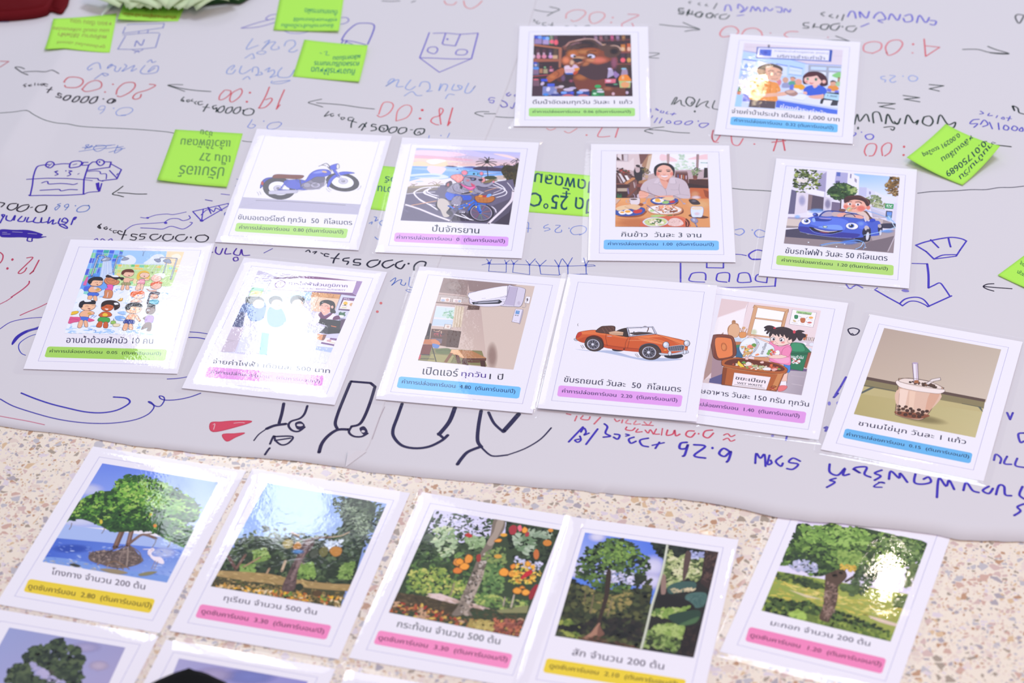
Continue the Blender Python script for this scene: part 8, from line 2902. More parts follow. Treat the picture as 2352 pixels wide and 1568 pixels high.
('L:bold_lettering', '''c 3e3a58 31 -2152 -2691 -2161 -2844 -2177 -2984
c 3e3a58 24 -1928 -2733 -1948 -2850 -1988 -2919 -2066 -2959 -2087 -3021 -2051 -3091 -1991 -3109 -1937 -3048
s 3e3a58 -2028 -2988 -1978 -2961 -1935 -3025 -1964 -3082 -2008 -3069
e e0d8dc -1982 -3017 29 -1 1 -19
c 3e3a58 35 -2115 -2997 -2216 -3018 -2286 -3062
c 3e3a58 14 -2286 -3062 -2353 -3141 -2393 -3231
c 3e3a58 21 -2241 -3285 -2213 -3167 -2194 -3236 -2132 -3302 -2069 -3274 -2042 -3183 -2205 -3179
l 3e3a58 19 -2201 -3236 -2058 -3206
c 3e3a58 22 -2240 -3344 -2257 -3382 -2277 -3438'''),
('L:bold_lettering', '''c 3e3a58 31 -1541 -2396 -1590 -2623 -1633 -2835 -1654 -2997 -1628 -3086
l 3e3a58 31 -1534 -2372 -1347 -2401 -1303 -2458
c 3e3a58 31 -1303 -2458 -1337 -2677 -1381 -2888 -1427 -3015 -1499 -3048
c 3e3a58 24 -1499 -3048 -1522 -3128 -1478 -3191 -1405 -3200 -1349 -3155
s 3e3a58 -1425 -3073 -1382 -3051 -1347 -3132 -1377 -3177 -1411 -3131
e e0d8dc -1391 -3124 17 0 1 -18
c 3e3a58 35 -1526 -3093 -1628 -3095 -1711 -3180 -1764 -3293 -1783 -3417'''),
('R:bold_lettering', '''c 3e3c5c 32 -1040 -2720 -1079 -2919 -1115 -3104 -1100 -3219 -1025 -3335 -908 -3378 -779 -3359 -664 -3276 -607 -3197
c 3e3c5c 42 -545 -2797 -595 -3001 -687 -3184
c 3e3c5c 29 -695 -3172 -643 -3242'''),
('R:bold_lettering', '''c 3e3c5c 35 -299 -2846 -324 -3078 -331 -3284 -295 -3376
c 3e3c5c 35 -302 -3371 -417 -3440 -474 -3529 -514 -3617
c 3e3c5c 21 -299 -3376 -230 -3479 -173 -3510 -58 -3495
c 3e3c5c 16 -58 -3495 101 -3409 248 -3276 350 -3114
c 3e3c5c 29 -229 -2871 -178 -3035 -92 -3164
c 3e3c5c 48 -92 -3153 -25 -3039 50 -2906'''),
('L:pencil_line', '''l b8a8b0 5 -1201 -2763 -1241 -2915 -1303 -3236'''),
('R:red_writing', '''c e07884 15 498 -2909 536 -2925
c e07884 15 592 -2947 571 -3016
c e07884 15 649 -2943 629 -2988 695 -3004 715 -2960
l e07884 17 810 -2971 749 -3066'''),
('R:red_writing', '''c e07884 15 941 -2996 959 -3035 988 -3018
c e07884 15 1016 -3013 1005 -3057
c e8909a 15 1064 -3014 1043 -3058 1089 -3075
c e8909a 15 1139 -3031 1117 -3081 1174 -3077
c e8909a 15 1213 -3048 1249 -3094 1280 -3049
l dc5c70 12 1192 -3092 1295 -3104'''),
('R:red_writing', '''c dc5a70 15 1049 -3118 1038 -3157 1094 -3170 1124 -3135
c dc5a70 14 1152 -3151 1130 -3195 1187 -3191
c dc5a70 14 1217 -3168 1242 -3213 1264 -3163 1289 -3229
c dc5a70 14 1321 -3155 1298 -3223 1345 -3230
l dc5a70 12 1378 -3148 1363 -3246
c dc5a70 17 1424 -3173 1410 -3247 1467 -3233 1489 -3175 1494 -3258 1533 -3235
c dc5a70 17 1667 -3194 1611 -3193 1588 -3251 1633 -3282 1674 -3224
e dc5a70 1706 -3234 9 0 -1 -12
c dc5a70 17 1837 -3184 1770 -3197 1747 -3264 1791 -3295 1843 -3228
c dc5a70 14 1935 -3260 1974 -3241 1999 -3283 2038 -3263
c dc5a70 14 1926 -3328 1969 -3306 1993 -3350 2032 -3331'''),
('R:purple_writing', '''l 4c40bc 21 644 -3108 506 -3321
c 4c40bc 19 623 -3182 653 -3123 670 -3183 650 -3227 697 -3199
c 4c40bc 19 601 -3285 563 -3299 590 -3329 619 -3295 611 -3241
l 4c40bc 21 779 -3141 664 -3361
c 4c40bc 21 844 -3068 870 -3114 848 -3203 893 -3248 827 -3262
c 4c40bc 21 932 -3220 978 -3236 957 -3294 921 -3264
c 4c40bc 17 1035 -3222 1068 -3238 1034 -3252
c 4c40bc 21 1108 -3269 1060 -3297 1076 -3356 1124 -3328
c 4c40bc 21 1239 -3287 1162 -3314 1177 -3388 1232 -3410
l 4c40bc 21 1338 -3348 1296 -3435
l 4c40bc 18 1270 -3391 1381 -3355'''),
('R:purple_writing', '''c 4c40bc 25 1590 -3355 1533 -3368 1519 -3441 1575 -3442 1598 -3384 1560 -3530 1540 -3552
c 4c40bc 25 1653 -3392 1754 -3418 1643 -3546 1742 -3586
e 4c40bc 1818 -3443 13 0 -1 -18
c 4c40bc 25 1980 -3511 1920 -3451 1873 -3523 1920 -3568 1982 -3497 1954 -3612 1932 -3649'''),
('R:purple_writing', '''c 4c40bc 22 2189 -3676 2211 -3532 2242 -3605 2284 -3548 2278 -3721
c 4c40bc 22 2329 -3564 2299 -3693 2337 -3679 2332 -3636
c 4c40bc 22 2439 -3581 2377 -3652 2416 -3725 2439 -3682
c 4c40bc 22 2598 -3657 2538 -3612 2495 -3669 2576 -3700 2522 -3770 2468 -3760'''),
('R:purple_writing', '''c 4c40bc 24 2861 -3707 2849 -3821 2917 -3866 2993 -3768 2963 -3867 3020 -3854
c 4c40bc 22 2894 -3908 2836 -3935 2879 -3964 2798 -4032
c 4c40bc 24 3065 -3784 3122 -3842 3076 -3770 3188 -3758 3157 -3857 3207 -3901
c 4c40bc 24 3320 -3805 3251 -3846 3300 -3889 3238 -3945
c 4c40bc 18 3271 -3974 3324 -3989 3289 -3974 3218 -4034 3290 -4044
c 4c40bc 24 3368 -3934 3401 -3821 3461 -3922 3480 -3851 3527 -3980
c 4c40bc 24 3615 -3869 3590 -3982 3650 -4011 3736 -3985 3728 -3914 3679 -3941
c 4c40bc 24 3761 -4196 3818 -3931 3865 -4045 3905 -3961 3931 -4089
c 4c40bc 24 4011 -4105 4055 -3993 4093 -4107 4143 -4136
c 4c40bc 24 4247 -4054 4183 -4109 4231 -4152 4279 -4083
c 4c40bc 24 4292 -4167 4340 -4043 4383 -4058 4374 -4169 4426 -4185
c 4c40bc 24 4547 -4062 4500 -4173 4531 -4229
c 4c40bc 24 4519 -4298 4454 -4337 4472 -4393 4407 -4451'''),
('R:purple_writing', '''l 5a50c0 23 4589 -2999 4600 -3099
l 5a50c0 21 4600 -3099 4642 -3001'''),
('R:purple_writing', '''c 5a50c0 23 4692 -3301 4639 -3315 4637 -3433 4671 -3419'''),
('R:purple_writing', '''c 5a50c0 22 4353 -3687 4385 -3601 4422 -3660 4401 -3732
c 5a50c0 22 4482 -3633 4438 -3733 4500 -3748
c 5a50c0 22 4569 -3664 4534 -3764 4606 -3794'''),
('R:purple_writing', '''l 6a60cc 19 2514 -3290 2499 -3349
e 9a94dc 2383 -3281 15 0 -2 -18'''),
('R:purple_writing', '''c 6a60c8 25 2873 -3180 2899 -3166 2877 -3225'''),
('R:purple_writing', '''e a09ce0 3037 -2816 15 0 -3 -24
e 8a84d8 2956 -2820 15 0 -3 -30
l 5248c4 25 3054 -2669 3009 -2730'''),
('R:pen_circle', '''K 38344c 15 3266 -1679 3320 -1654 3373 -1690 3339 -1757 3287 -1761
c 38344c 9 3282 -1761 3300 -1739 3308 -1761'''),
('R:purple_writing', '''l 5a4cc8 22 3159 -2425 3092 -2569 3026 -2695'''),
],
'note_crease': [
('note_writing', '''t a8a060 0.5 -4605 4392 -5086 4459 -4624 4496 |หลอด เรียน นอน
t a8a060 0.5 -4626 4239 -5283 4286 -4624 4336 |นอน ตอนนี้ เปลี่ยนแปลง
t a8a060 0.5 -4639 4087 -5205 4143 -4633 4194 |พลังงาน ใช้ไฟฟ้า
t a8a060 0.5 -4628 3886 -5184 3941 -4627 3986 |ดูหนังออนไลน์ เปิดแอร์'''),
],
'note_leaf': [
('note_writing', '''t b0582a 0.9 -3869 4745 -4343 4773 -3869 4810 |แทน  1  ชั่วโมง
t b0582a 0.9 -3876 4544 -4505 4596 -3880 4659 |เดินการอยู่แถวบ้านนะ
t 7a5a2a 0.7 -3894 4864 -4435 4895 -3895 4943 |ปิดไฟ'''),
],
'note_top': [
('note_writing', '''t 3f9a78 0.9 -2016 4257 -2625 4302 -2015 4355 |ช้อนการกินข้าวมื้อเย็น
t 3f9a78 0.9 -1984 4397 -2492 4453 -1983 4514 |หุงให้หมดหม้อเอาแค่ใช้
t 3f9a78 0.9 -1985 4553 -2373 4630 -1985 4691 |ต้มแทนการผัด'''),
],
'note_lamp': [
('note_writing', '''t 2f8a78 0.9 -1728 3181 -2227 3269 -1722 3338 |กินอาหารให้หมด
t 2f8a78 0.9 -1686 3385 -2198 3438 -1684 3495 |ควรลดปริมาณการ
t 2f8a78 0.9 -1679 3544 -1989 3542 -1677 3643 |ผลิตคาร์บอน
c 4a9a88 8 -2144 3732 -2124 3712
c 4a9a88 8 -2094 3743 -2063 3754 -2072 3680 -2033 3674'''),
],
'note_fan': [
('note_writing', '''t 7aa860 2.2 -3040 1118 -3522 1175 -3037 1365 |ปรับแอร์
t 7aa860 2.2 -2988 1396 -3326 1483 -2995 1593 |เป็น 27
t 7aa860 2.2 -3017 1715 -3557 1775 -3020 1904 |แล้วใช้พัดลม
t 7aa860 1.4 -3224 1955 -3361 2004 -3229 2090 |ช่วย'''),
],
'note_hidden': [
('note_writing', '''t 3a7a70 1.1 -1140 775 -1391 823 -1136 925 |ทำงาน
t 3a7a70 1.1 -1145 980 -1322 1027 -1140 1105 |แอร์'''),
],
'note_air': [
('note_writing', '''t 2f5a6a 1.8 923 354 207 519 946 642 |เปิด 25°C
t 2f5a6a 1.8 635 714 553 727 640 808 |+
t 2f5a6a 1.8 949 725 254 924 970 978 |เปิดพัดลม'''),
],
'note_curl': [
('note_writing', '''t 2c4a58 1.4 4879 1720 4425 1276 4862 1829 |0.00291 tco2eq
t 2c4a58 1.4 5003 1604 4622 1210 4986 1712 |หลังเปลี่ยน
t 2c4a58 1.4 5113 1440 4627 937 5093 1547 |0.01750689
t 2c4a58 1.4 5217 1419 4761 862 5199 1524 |งานบ้าน/วัน'''),
],
'note_edge': [
('note_writing', '''t 3a7a50 0.7 5283 -778 5137 -571 5258 -844 |ไม่เปิดแอร์
t 3a7a50 0.7 5247 -910 5084 -727 5222 -976 |ตอนกลางวัน'''),
],
}
CARDS = {
'bear': (0.0847, 2.4141, -0.0406),
'water': (0.3137, 2.3810, -0.1593),
'moto': (-0.2147, 2.1947, -0.1275),
'bike': (-0.0521, 2.1743, -0.0993),
'rice': (0.1576, 2.1582, -0.0497),
'ev': (0.3399, 2.1162, -0.1751),
'shower': (-0.3855, 1.9917, -0.0772),
'pea': (-0.2188, 1.9470, -0.1981),
'air': (-0.0370, 1.9282, -0.1707),
'car': (0.1137, 1.9098, -0.1619),
'waste': (0.2333, 1.8863, -0.2413),
'tea': (0.3859, 1.8279, -0.3318),
'mang': (-0.3437, 1.6486, -0.2649),
'dur': (-0.1929, 1.6130, -0.2531),
'krat': (-0.0396, 1.5763, -0.2660),
'teak': (0.0982, 1.5410, -0.2291),
'makok': (0.2766, 1.5659, -0.3674),
'lone': (-0.3999, 1.4339, -0.2525),
'sky': (-0.2498, 1.3926, -0.2578),
'hid': (-0.0963, 1.3526, -0.2578),
}
# outlines of the sheets, notes and other things on the floor (metres from SHEET_O)
LEFT_EDGE = [(-0.5441, -0.2853), (-0.5026, -0.2902), (-0.4775, -0.2954), (-0.4521, -0.3024), (-0.4231, -0.3076), (-0.394, -0.3147), (-0.3524, -0.3272), (-0.3115, -0.3351), (-0.283, -0.3415), (-0.2467, -0.3467), (-0.2299, -0.3484), (-0.1982, -0.3535), (-0.1745, -0.3591), (-0.1533, -0.3639)]
RIGHT_EDGE = [(-0.1625, -0.3606), (-0.1517, -0.3646), (-0.1317, -0.3706), (-0.1028, -0.3756), (-0.0712, -0.3812), (-0.0475, -0.3849), (-0.0122, -0.39), (0.0229, -0.3963), (0.0619, -0.4009), (0.0734, -0.4059), (0.075, -0.4036), (0.1044, -0.4097), (0.1392, -0.4135), (0.1698, -0.4202), (0.2, -0.4298), (0.2297, -0.4422), (0.2485, -0.4462), (0.2597, -0.4494), (0.2863, -0.4518), (0.3087, -0.4569), (0.3349, -0.461), (0.3682, -0.4687), (0.3861, -0.476), (0.4086, -0.4777), (0.4432, -0.4797), (0.4835, -0.4835)]
SEAM = [(-0.1533, -0.3639), (-0.1343, -0.3415), (-0.1215, -0.2787), (-0.1036, -0.1816), (-0.0717, -0.0442), (-0.0495, 0.0735), (-0.0252, 0.1827), (-0.0007, 0.2902), (0.0256, 0.4247), (0.0458, 0.5487)]
FLAP = [(-0.1343, -0.3415), (-0.1533, -0.3639), (-0.1513, -0.3448)]
CREASE = [(-0.4967, 0.4356), (-0.5186, 0.312), (-0.5313, 0.2479), (-0.5472, 0.1577)]
NOTES = {
'note_crease': [(-0.5303, 0.455, 0.004), (-0.4578, 0.4684, 0.002), (-0.4559, 0.3818, 0.0), (-0.5297, 0.38, 0.003)],
'note_leaf': [(-0.4492, 0.5366, 0.001), (-0.3731, 0.5309, 0.001), (-0.3842, 0.4511, 0.0), (-0.4548, 0.4498, 0.005)],
'note_top': [(-0.2681, 0.5219, 0.0), (-0.1922, 0.5193, 0.0), (-0.1947, 0.4176, 0.003), (-0.271, 0.4256, 0.001)],
'note_lamp': [(-0.2338, 0.4024, 0.001), (-0.1596, 0.3821, 0.004), (-0.1667, 0.3052, 0.002), (-0.2426, 0.3222, 0.0)],
'note_fan': [(-0.3645, 0.2147, 0.0), (-0.2898, 0.2041, 0.0), (-0.2981, 0.0964, 0.002), (-0.3733, 0.1108, 0.003)],
'note_hidden': [(-0.1505, 0.1382, 0.0), (-0.0786, 0.1242, 0.0), (-0.0909, 0.0407, 0.0), (-0.1616, 0.0572, 0.0)],
'note_air': [(0.0224, 0.1221, 0.0), (0.0933, 0.1091, 0.0), (0.0859, 0.0324, 0.0), (0.0108, 0.045, 0.0)],
'note_curl': [(0.4761, 0.2006, 0.0), (0.5229, 0.1334, 0.014), (0.4756, 0.0788, 0.001), (0.4222, 0.1218, 0.009)],
'note_edge': [(0.4859, -0.0831, 0.001), (0.5357, -0.0307, 0.0), (0.5573, -0.0918, 0.0), (0.5147, -0.1111, 0.002)],
}
RED_TOP = [(-0.638, 0.4623), (-0.5913, 0.4567), (-0.5613, 0.4598), (-0.5443, 0.4654), (-0.537, 0.4755), (-0.5351, 0.5213), (-0.5459, 0.6082), (-0.663, 0.6122)]
RED_FLAP = [(-0.5463, 0.4838), (-0.534, 0.4761), (-0.5235, 0.4706), (-0.5196, 0.4829), (-0.5182, 0.5036), (-0.5232, 0.5893), (-0.555, 0.5904)]
SHOE = [-0.265, -0.6719]
NOZZLE = [(-0.4757, 0.464), (-0.4686, 0.4812), (-0.4636, 0.4956), (-0.4549, 0.5225), (-0.4454, 0.5542)]
LEAVES = [(-0.45, 0.4838), (-0.4253, 0.4686), (-0.4052, 0.4721), (-0.3849, 0.4734), (-0.365, 0.479), (-0.3297, 0.4851), (-0.3093, 0.4875)]
# ---------------------------------------------------------------- materials
def lin(h):
    return tuple(((c / 12.92) if c <= 0.04045 else ((c + 0.055) / 1.055) ** 2.4) for c in hexcol(h)[:3])

def paper_mat(name, col, bump=0.0, rough=0.85):
    m, nt, b = new_mat(name)
    b.inputs['Base Color'].default_value = (*lin(col), 1)
    b.inputs['Roughness'].default_value = rough
    b.inputs['Specular IOR Level'].default_value = 0.15
    if bump:
        tc = node(nt, 'ShaderNodeTexCoord')
        nz = node(nt, 'ShaderNodeTexNoise')
        nz.inputs['Scale'].default_value = 9.0
        nz.inputs['Detail'].default_value = 4.0
        bp = node(nt, 'ShaderNodeBump')
        bp.inputs['Strength'].default_value = bump
        bp.inputs['Distance'].default_value = 0.004
        nt.links.new(tc.outputs['Object'], nz.inputs['Vector'])
        nt.links.new(nz.outputs['Fac'], bp.inputs['Height'])
        nt.links.new(bp.outputs['Normal'], b.inputs['Normal'])
    return m

M_CARD = paper_mat('card_paper', 'faf6fc')
M_SHEET = paper_mat('poster_paper', 'dcd7da', 0.25)

def laminate_mat():
    m, nt, b = new_mat('laminate_film')
    nt.nodes.remove(b)
    out = nt.nodes['Material Output']
    tc = node(nt, 'ShaderNodeTexCoord')
    nz = node(nt, 'ShaderNodeTexNoise')
    nz.inputs['Scale'].default_value = 330.0
    nz.inputs['Detail'].default_value = 1.5
    nz2 = node(nt, 'ShaderNodeTexNoise')
    nz2.inputs['Scale'].default_value = 40.0
    nz2.inputs['Detail'].default_value = 1.0
    ad = node(nt, 'ShaderNodeMath', operation='MULTIPLY_ADD')
    ad.inputs[1].default_value = 4.0
    bp = node(nt, 'ShaderNodeBump')
    bp.inputs['Strength'].default_value = 1.0
    bp.inputs['Distance'].default_value = 0.00003
    fr = node(nt, 'ShaderNodeFresnel')
    fr.inputs['IOR'].default_value = 1.5
    tr = node(nt, 'ShaderNodeBsdfTransparent')
    tr.inputs['Color'].default_value = (0.962, 0.958, 0.962, 1)
    gl = node(nt, 'ShaderNodeBsdfGlossy')
    gl.inputs['Roughness'].default_value = 0.035
    sc = node(nt, 'ShaderNodeAddShader')
    L = nt.links
    L.new(tc.outputs['Object'], nz.inputs['Vector'])
    L.new(tc.outputs['Object'], nz2.inputs['Vector'])
    L.new(nz2.outputs['Fac'], ad.inputs[0])
    L.new(nz.outputs['Fac'], ad.inputs[2])
    L.new(ad.outputs[0], bp.inputs['Height'])
    L.new(bp.outputs['Normal'], gl.inputs['Normal'])
    ge = node(nt, 'ShaderNodeNewGeometry')
    su = node(nt, 'ShaderNodeMath', operation='SUBTRACT')
    su.inputs[0].default_value = 1.0
    mu = node(nt, 'ShaderNodeMath', operation='MULTIPLY')
    L.new(ge.outputs['Backfacing'], su.inputs[1])
    L.new(fr.outputs['Fac'], mu.inputs[0])
    L.new(su.outputs[0], mu.inputs[1])
    L.new(mu.outputs[0], gl.inputs['Color'])
    L.new(tr.outputs[0], sc.inputs[0])
    L.new(gl.outputs[0], sc.inputs[1])
    L.new(sc.outputs[0], out.inputs['Surface'])
    return m

M_LAM = laminate_mat()

def terrazzo_mat():
    m, nt, b = new_mat('terrazzo')
    L = nt.links
    tc = node(nt, 'ShaderNodeTexCoord')
    wz = node(nt, 'ShaderNodeTexNoise')
    wz.inputs['Scale'].default_value = 60.0
    wv = node(nt, 'ShaderNodeVectorMath', operation='SCALE')
    wv.inputs['Scale'].default_value = 0.006
    av = node(nt, 'ShaderNodeVectorMath', operation='ADD')
    L.new(tc.outputs['Object'], wz.inputs['Vector'])
    L.new(wz.outputs['Color'], wv.inputs[0])
    L.new(tc.outputs['Object'], av.inputs[0])
    L.new(wv.outputs[0], av.inputs[1])
    base = None
    col = (*lin('f2e4d1'), 1)
    prev = None
    for sc, thr, edge, seed in ((380.0, 0.45, 0.22, 3.1), (215.0, 0.42, 0.17, 0.0), (135.0, 0.28, 0.15, 8.7)):
        off = node(nt, 'ShaderNodeVectorMath', operation='ADD')
        off.inputs[1].default_value = (seed, seed * 0.7, 0)
        L.new(av.outputs[0], off.inputs[0])
        v1 = node(nt, 'ShaderNodeTexVoronoi', feature='F1', voronoi_dimensions='2D')
        v2 = node(nt, 'ShaderNodeTexVoronoi', feature='DISTANCE_TO_EDGE', voronoi_dimensions='2D')
        for v in (v1, v2):
            v.inputs['Scale'].default_value = sc
            L.new(off.outputs[0], v.inputs['Vector'])
        sp = node(nt, 'ShaderNodeSeparateColor')
        L.new(v1.outputs['Color'], sp.inputs[0])
        ramp = node(nt, 'ShaderNodeValToRGB')
        ramp.color_ramp.interpolation = 'CONSTANT'
        cr = ramp.color_ramp.elements
        cols = ['ead6cc', 'd2ac9c', 'c09474', 'c2bcc0', 'dcbc96', 'b0a6ac', 'e6d2c4', 'd6b8b0', 'a89888', 'e0d2d8']
        cr[0].color = (*lin(cols[0]), 1)
        cr[1].position = 0.1
        cr[1].color = (*lin(cols[1]), 1)
        for i in range(2, len(cols)):
            e = cr.new(i / len(cols))
            e.color = (*lin(cols[i]), 1)
        L.new(sp.outputs[0], ramp.inputs[0])
        lt = node(nt, 'ShaderNodeMath', operation='LESS_THAN')
        lt.inputs[1].default_value = thr
        L.new(sp.outputs[1], lt.inputs[0])
        # size of each chip varies with the cell
        mm = node(nt, 'ShaderNodeMath', operation='MULTIPLY_ADD')
        mm.inputs[1].default_value = edge * 1.6
        mm.inputs[2].default_value = edge * 0.35
        L.new(sp.outputs[2], mm.inputs[0])
        gt = node(nt, 'ShaderNodeMath', operation='GREATER_THAN')
        L.new(v2.outputs['Distance'], gt.inputs[0])
        L.new(mm.outputs[0], gt.inputs[1])
        mu = node(nt, 'ShaderNodeMath', operation='MULTIPLY')
        L.new(lt.outputs[0], mu.inputs[0])
        L.new(gt.outputs[0], mu.inputs[1])
        mix = node(nt, 'ShaderNodeMix', data_type='RGBA')
        L.new(mu.outputs[0], mix.inputs[0])
        if prev is None:
            mix.inputs[6].default_value = col
        else:
            L.new(prev, mix.inputs[6])
        L.new(ramp.outputs[0], mix.inputs[7])
        prev = mix.outputs[2]
    L.new(prev, b.inputs['Base Color'])
    b.inputs['Roughness'].default_value = 0.22
    b.inputs['Specular IOR Level'].default_value = 0.5
    return m

# ---------------------------------------------------------------- the floor
fl = box_mesh('floor', -3.0, 3.0, -1.2, 5.4, Z_FLOOR - 0.05, Z_FLOOR)
floor = link('floor', fl, None, terrazzo_mat())
tag(floor, kind='structure')

# ---------------------------------------------------------------- the paper sheets
SHEET_O = Vector((0.0, 2.1, 0.0))

def seg_dist(p, poly):
    """signed distance (left of the line is negative) from a polyline"""
    best, sg = 9.0, 1.0
    for (x0, y0), (x1, y1) in zip(poly, poly[1:]):
        dx, dy = x1 - x0, y1 - y0
        t = max(0.0, min(1.0, ((p[0] - x0) * dx + (p[1] - y0) * dy) / (dx * dx + dy * dy)))
        d = math.hypot(p[0] - x0 - dx * t, p[1] - y0 - dy * t)
        if d < best:
            best = d
            sg = 1.0 if dx * (p[1] - y0) - dy * (p[0] - x0) > 0 else -1.0
    return best * sg

def zs(x, y, right=False):
    """height of the sheets, in sheet coordinates"""
    z = -0.0016 if right else -0.0013
    if right:
        # the sheet's edge lies on top of the last tree card
        d = math.hypot((x - 0.31) / 0.16, (y + 0.44) / 0.08)
        z += 0.0012 * max(0.0, 1 - d * d * 0.5) if d < 1.41 else 0.0
        z += 0.00015 * noise.noise((x * 9, y * 9, 4.0))
    else:
        d = seg_dist((x, y), CREASE)
        w = 0.045 if d > 0 else 0.075
        z += 0.0070 * max(0.0, 1 - abs(d) / w) ** 1.2 * max(0.0, min(1.0, (0.44 - y) / 0.07))
        z += 0.00015 * noise.noise((x * 9, y * 9, 1.0))
    return z

def resample(poly, n):
    L = [0.0]
    for a, b in zip(poly, poly[1:]):
        L.append(L[-1] + math.hypot(b[0] - a[0], b[1] - a[1]))
    out, k = [], 0
    for i in range(n + 1):
        s = L[-1] * i / n
        while k < len(poly) - 2 and L[k + 1] < s:
            k += 1
        t = (s - L[k]) / (L[k + 1] - L[k])
        t = max(0.0, min(1.0, t))
        out.append((poly[k][0] + (poly[k + 1][0] - poly[k][0]) * t, poly[k][1] + (poly[k + 1][1] - poly[k][1]) * t))
    return out

def coons(name, B, T, L, R, nu, nv, zf, parent, mat):
    B, T, L, R = resample(B, nu), resample(T, nu), resample(L, nv), resample(R, nv)
    v, f = [], []
    rnd = random.Random(5)
    for j in range(nv + 1):
        t = j / nv
        for i in range(nu + 1):
            s = i / nu
            q = []
            for a in (0, 1):
                q.append((1 - t) * B[i][a] + t * T[i][a] + (1 - s) * L[j][a] + s * R[j][a]
                         - ((1 - s) * (1 - t) * B[0][a] + s * (1 - t) * B[nu][a] + (1 - s) * t * T[0][a] + s * t * T[nu][a]))
            if j == 0:
                q[1] += 0.0007 * noise.noise((q[0] * 90, 3.0, 0.0)) + 0.0004 * noise.noise((q[0] * 260, 1.0, 0.0))
            v.append((q[0], q[1], zf(*q)))
    n = nu + 1
    for j in range(nv):
        for i in range(nu):
            f.append((j * n + i, j * n + i + 1, (j + 1) * n + i + 1, (j + 1) * n + i))
    me = bpy.data.meshes.new(name)
    me.from_pydata(v, [], f)
    for p in me.polygons:
        p.use_smooth = True
    o = link(name, me, parent, mat)
    so = o.modifiers.new('thickness', 'SOLIDIFY')
    so.thickness = 0.0002
    so.offset = -1
    return o

left = empty('poster_sheet', SHEET_O)
tag(left, 'large pale paper poster sheet at the left with upside-down hours, arrows and doodles', 'poster', 'hand-drawn poster sheets')
right = empty('poster_sheet', SHEET_O)
tag(right, 'large pale paper poster sheet at the right with a shirt and sushi doodle', 'poster', 'hand-drawn poster sheets')
yt = 0.78
coons('paper', LEFT_EDGE, [(LEFT_EDGE[0][0] - 0.12, yt), (SEAM[-1][0], yt)],
      [LEFT_EDGE[0], (LEFT_EDGE[0][0] - 0.12, yt)], SEAM + [(SEAM[-1][0], yt)], 160, 90, lambda x, y: zs(x, y), left, M_SHEET)
rl = [RIGHT_EDGE[0]] + [(x - 0.008, y) for x, y in SEAM[1:]] + [(SEAM[-1][0] - 0.008, yt)]
coons('paper', RIGHT_EDGE, [(SEAM[-1][0] - 0.008, yt), (RIGHT_EDGE[-1][0] + 0.2, yt)],
      rl, [RIGHT_EDGE[-1], (RIGHT_EDGE[-1][0] + 0.2, yt)], 200, 60, lambda x, y: zs(x, y, True), right, M_SHEET)
fm = bpy.data.meshes.new('folded_corner')
(ax, ay), (bx, by), (cx, cy) = FLAP
zl = zs(ax, ay)
fm.from_pydata([(ax, ay, zl + 0.0004), (bx, by, zl + 0.0004), (cx, cy, zl + 0.0040), (ax * 0.6 + bx * 0.4, ay * 0.6 + by * 0.4, zl + 0.0004),
                (cx * 0.5 + ax * 0.5, cy * 0.5 + ay * 0.5, zl + 0.0030), (cx * 0.5 + bx * 0.5, cy * 0.5 + by * 0.5, zl + 0.0030)],
               [], [(0, 3, 4), (3, 1, 5), (3, 5, 4), (4, 5, 2)])
link('folded_corner', fm, left, M_SHEET)
merged = {}
for name, script in ART['sheet']:
    side, nm = name.split(':')
    par = left if side == 'L' else right
    ink = Ink(0.00012, None, 2e-6, (lambda x, y: zs(x, y)) if side == 'L' else (lambda x, y: zs(x, y, True)))
    ink.run(script)
    ink.build(nm, par, M_PEN)

# ---------------------------------------------------------------- sticky notes
M_NOTE = paper_mat('neon_note_paper', 'b4f25c', 0.0, 0.8)
NOTE_LABEL = {
 'note_crease': 'neon green sticky note lying over the paper crease, faint writing, far left',
 'note_leaf': 'neon green sticky note with brown writing, half under the green leaves',
 'note_top': 'neon green sticky note cut by the top edge, with teal writing, above the lamp doodle',
 'note_lamp': 'neon green sticky note covering the lamp doodle, with teal writing',
 'note_fan': 'neon green sticky note with bold olive writing, left of the motorcycle card',
 'note_hidden': 'neon green sticky note almost hidden between the motorcycle and bicycle cards',
 'note_air': 'neon green sticky note with 25 and a plus, between bicycle and dinner cards',
 'note_curl': 'curled neon green sticky note turned diagonally, with dark numbers, above the sushi doodle',
 'note_edge': 'neon green sticky note corner cut off by the right edge',
}
def bilinear(q, s, t):
    return tuple((1 - s) * (1 - t) * q[0][a] + s * (1 - t) * q[1][a] + s * t * q[2][a] + (1 - s) * t * q[3][a] for a in range(3))

def inv_bilinear(q, x, y):
    s = t = 0.5
    for _ in range(6):
        p = bilinear(q, s, t)
        dsx = (1 - t) * (q[1][0] - q[0][0]) + t * (q[2][0] - q[3][0])
        dsy = (1 - t) * (q[1][1] - q[0][1]) + t * (q[2][1] - q[3][1])
        dtx = (1 - s) * (q[3][0] - q[0][0]) + s * (q[2][0] - q[1][0])
        dty = (1 - s) * (q[3][1] - q[0][1]) + s * (q[2][1] - q[1][1])
        det = dsx * dty - dsy * dtx
        ex, ey = x - p[0], y - p[1]
        s += (ex * dty - ey * dtx) / det
        t += (ey * dsx - ex * dsy) / det
    return s, t

def note_height(key, q, s, t):
    x, y, h = bilinear(q, s, t)
    r = zs(x, y, key in ('note_air', 'note_curl', 'note_edge'))
    # corners curl up: the lift grows with the square of the way to the corner
    lift = 0.0
    for (cs, ct), c in zip(((0, 0), (1, 0), (1, 1), (0, 1)), q):
        w = max(0.0, 1 - (abs(s - cs) + abs(t - ct)) / 1.15)
        lift += c[2] * w * w
    return r + 0.0003 + lift

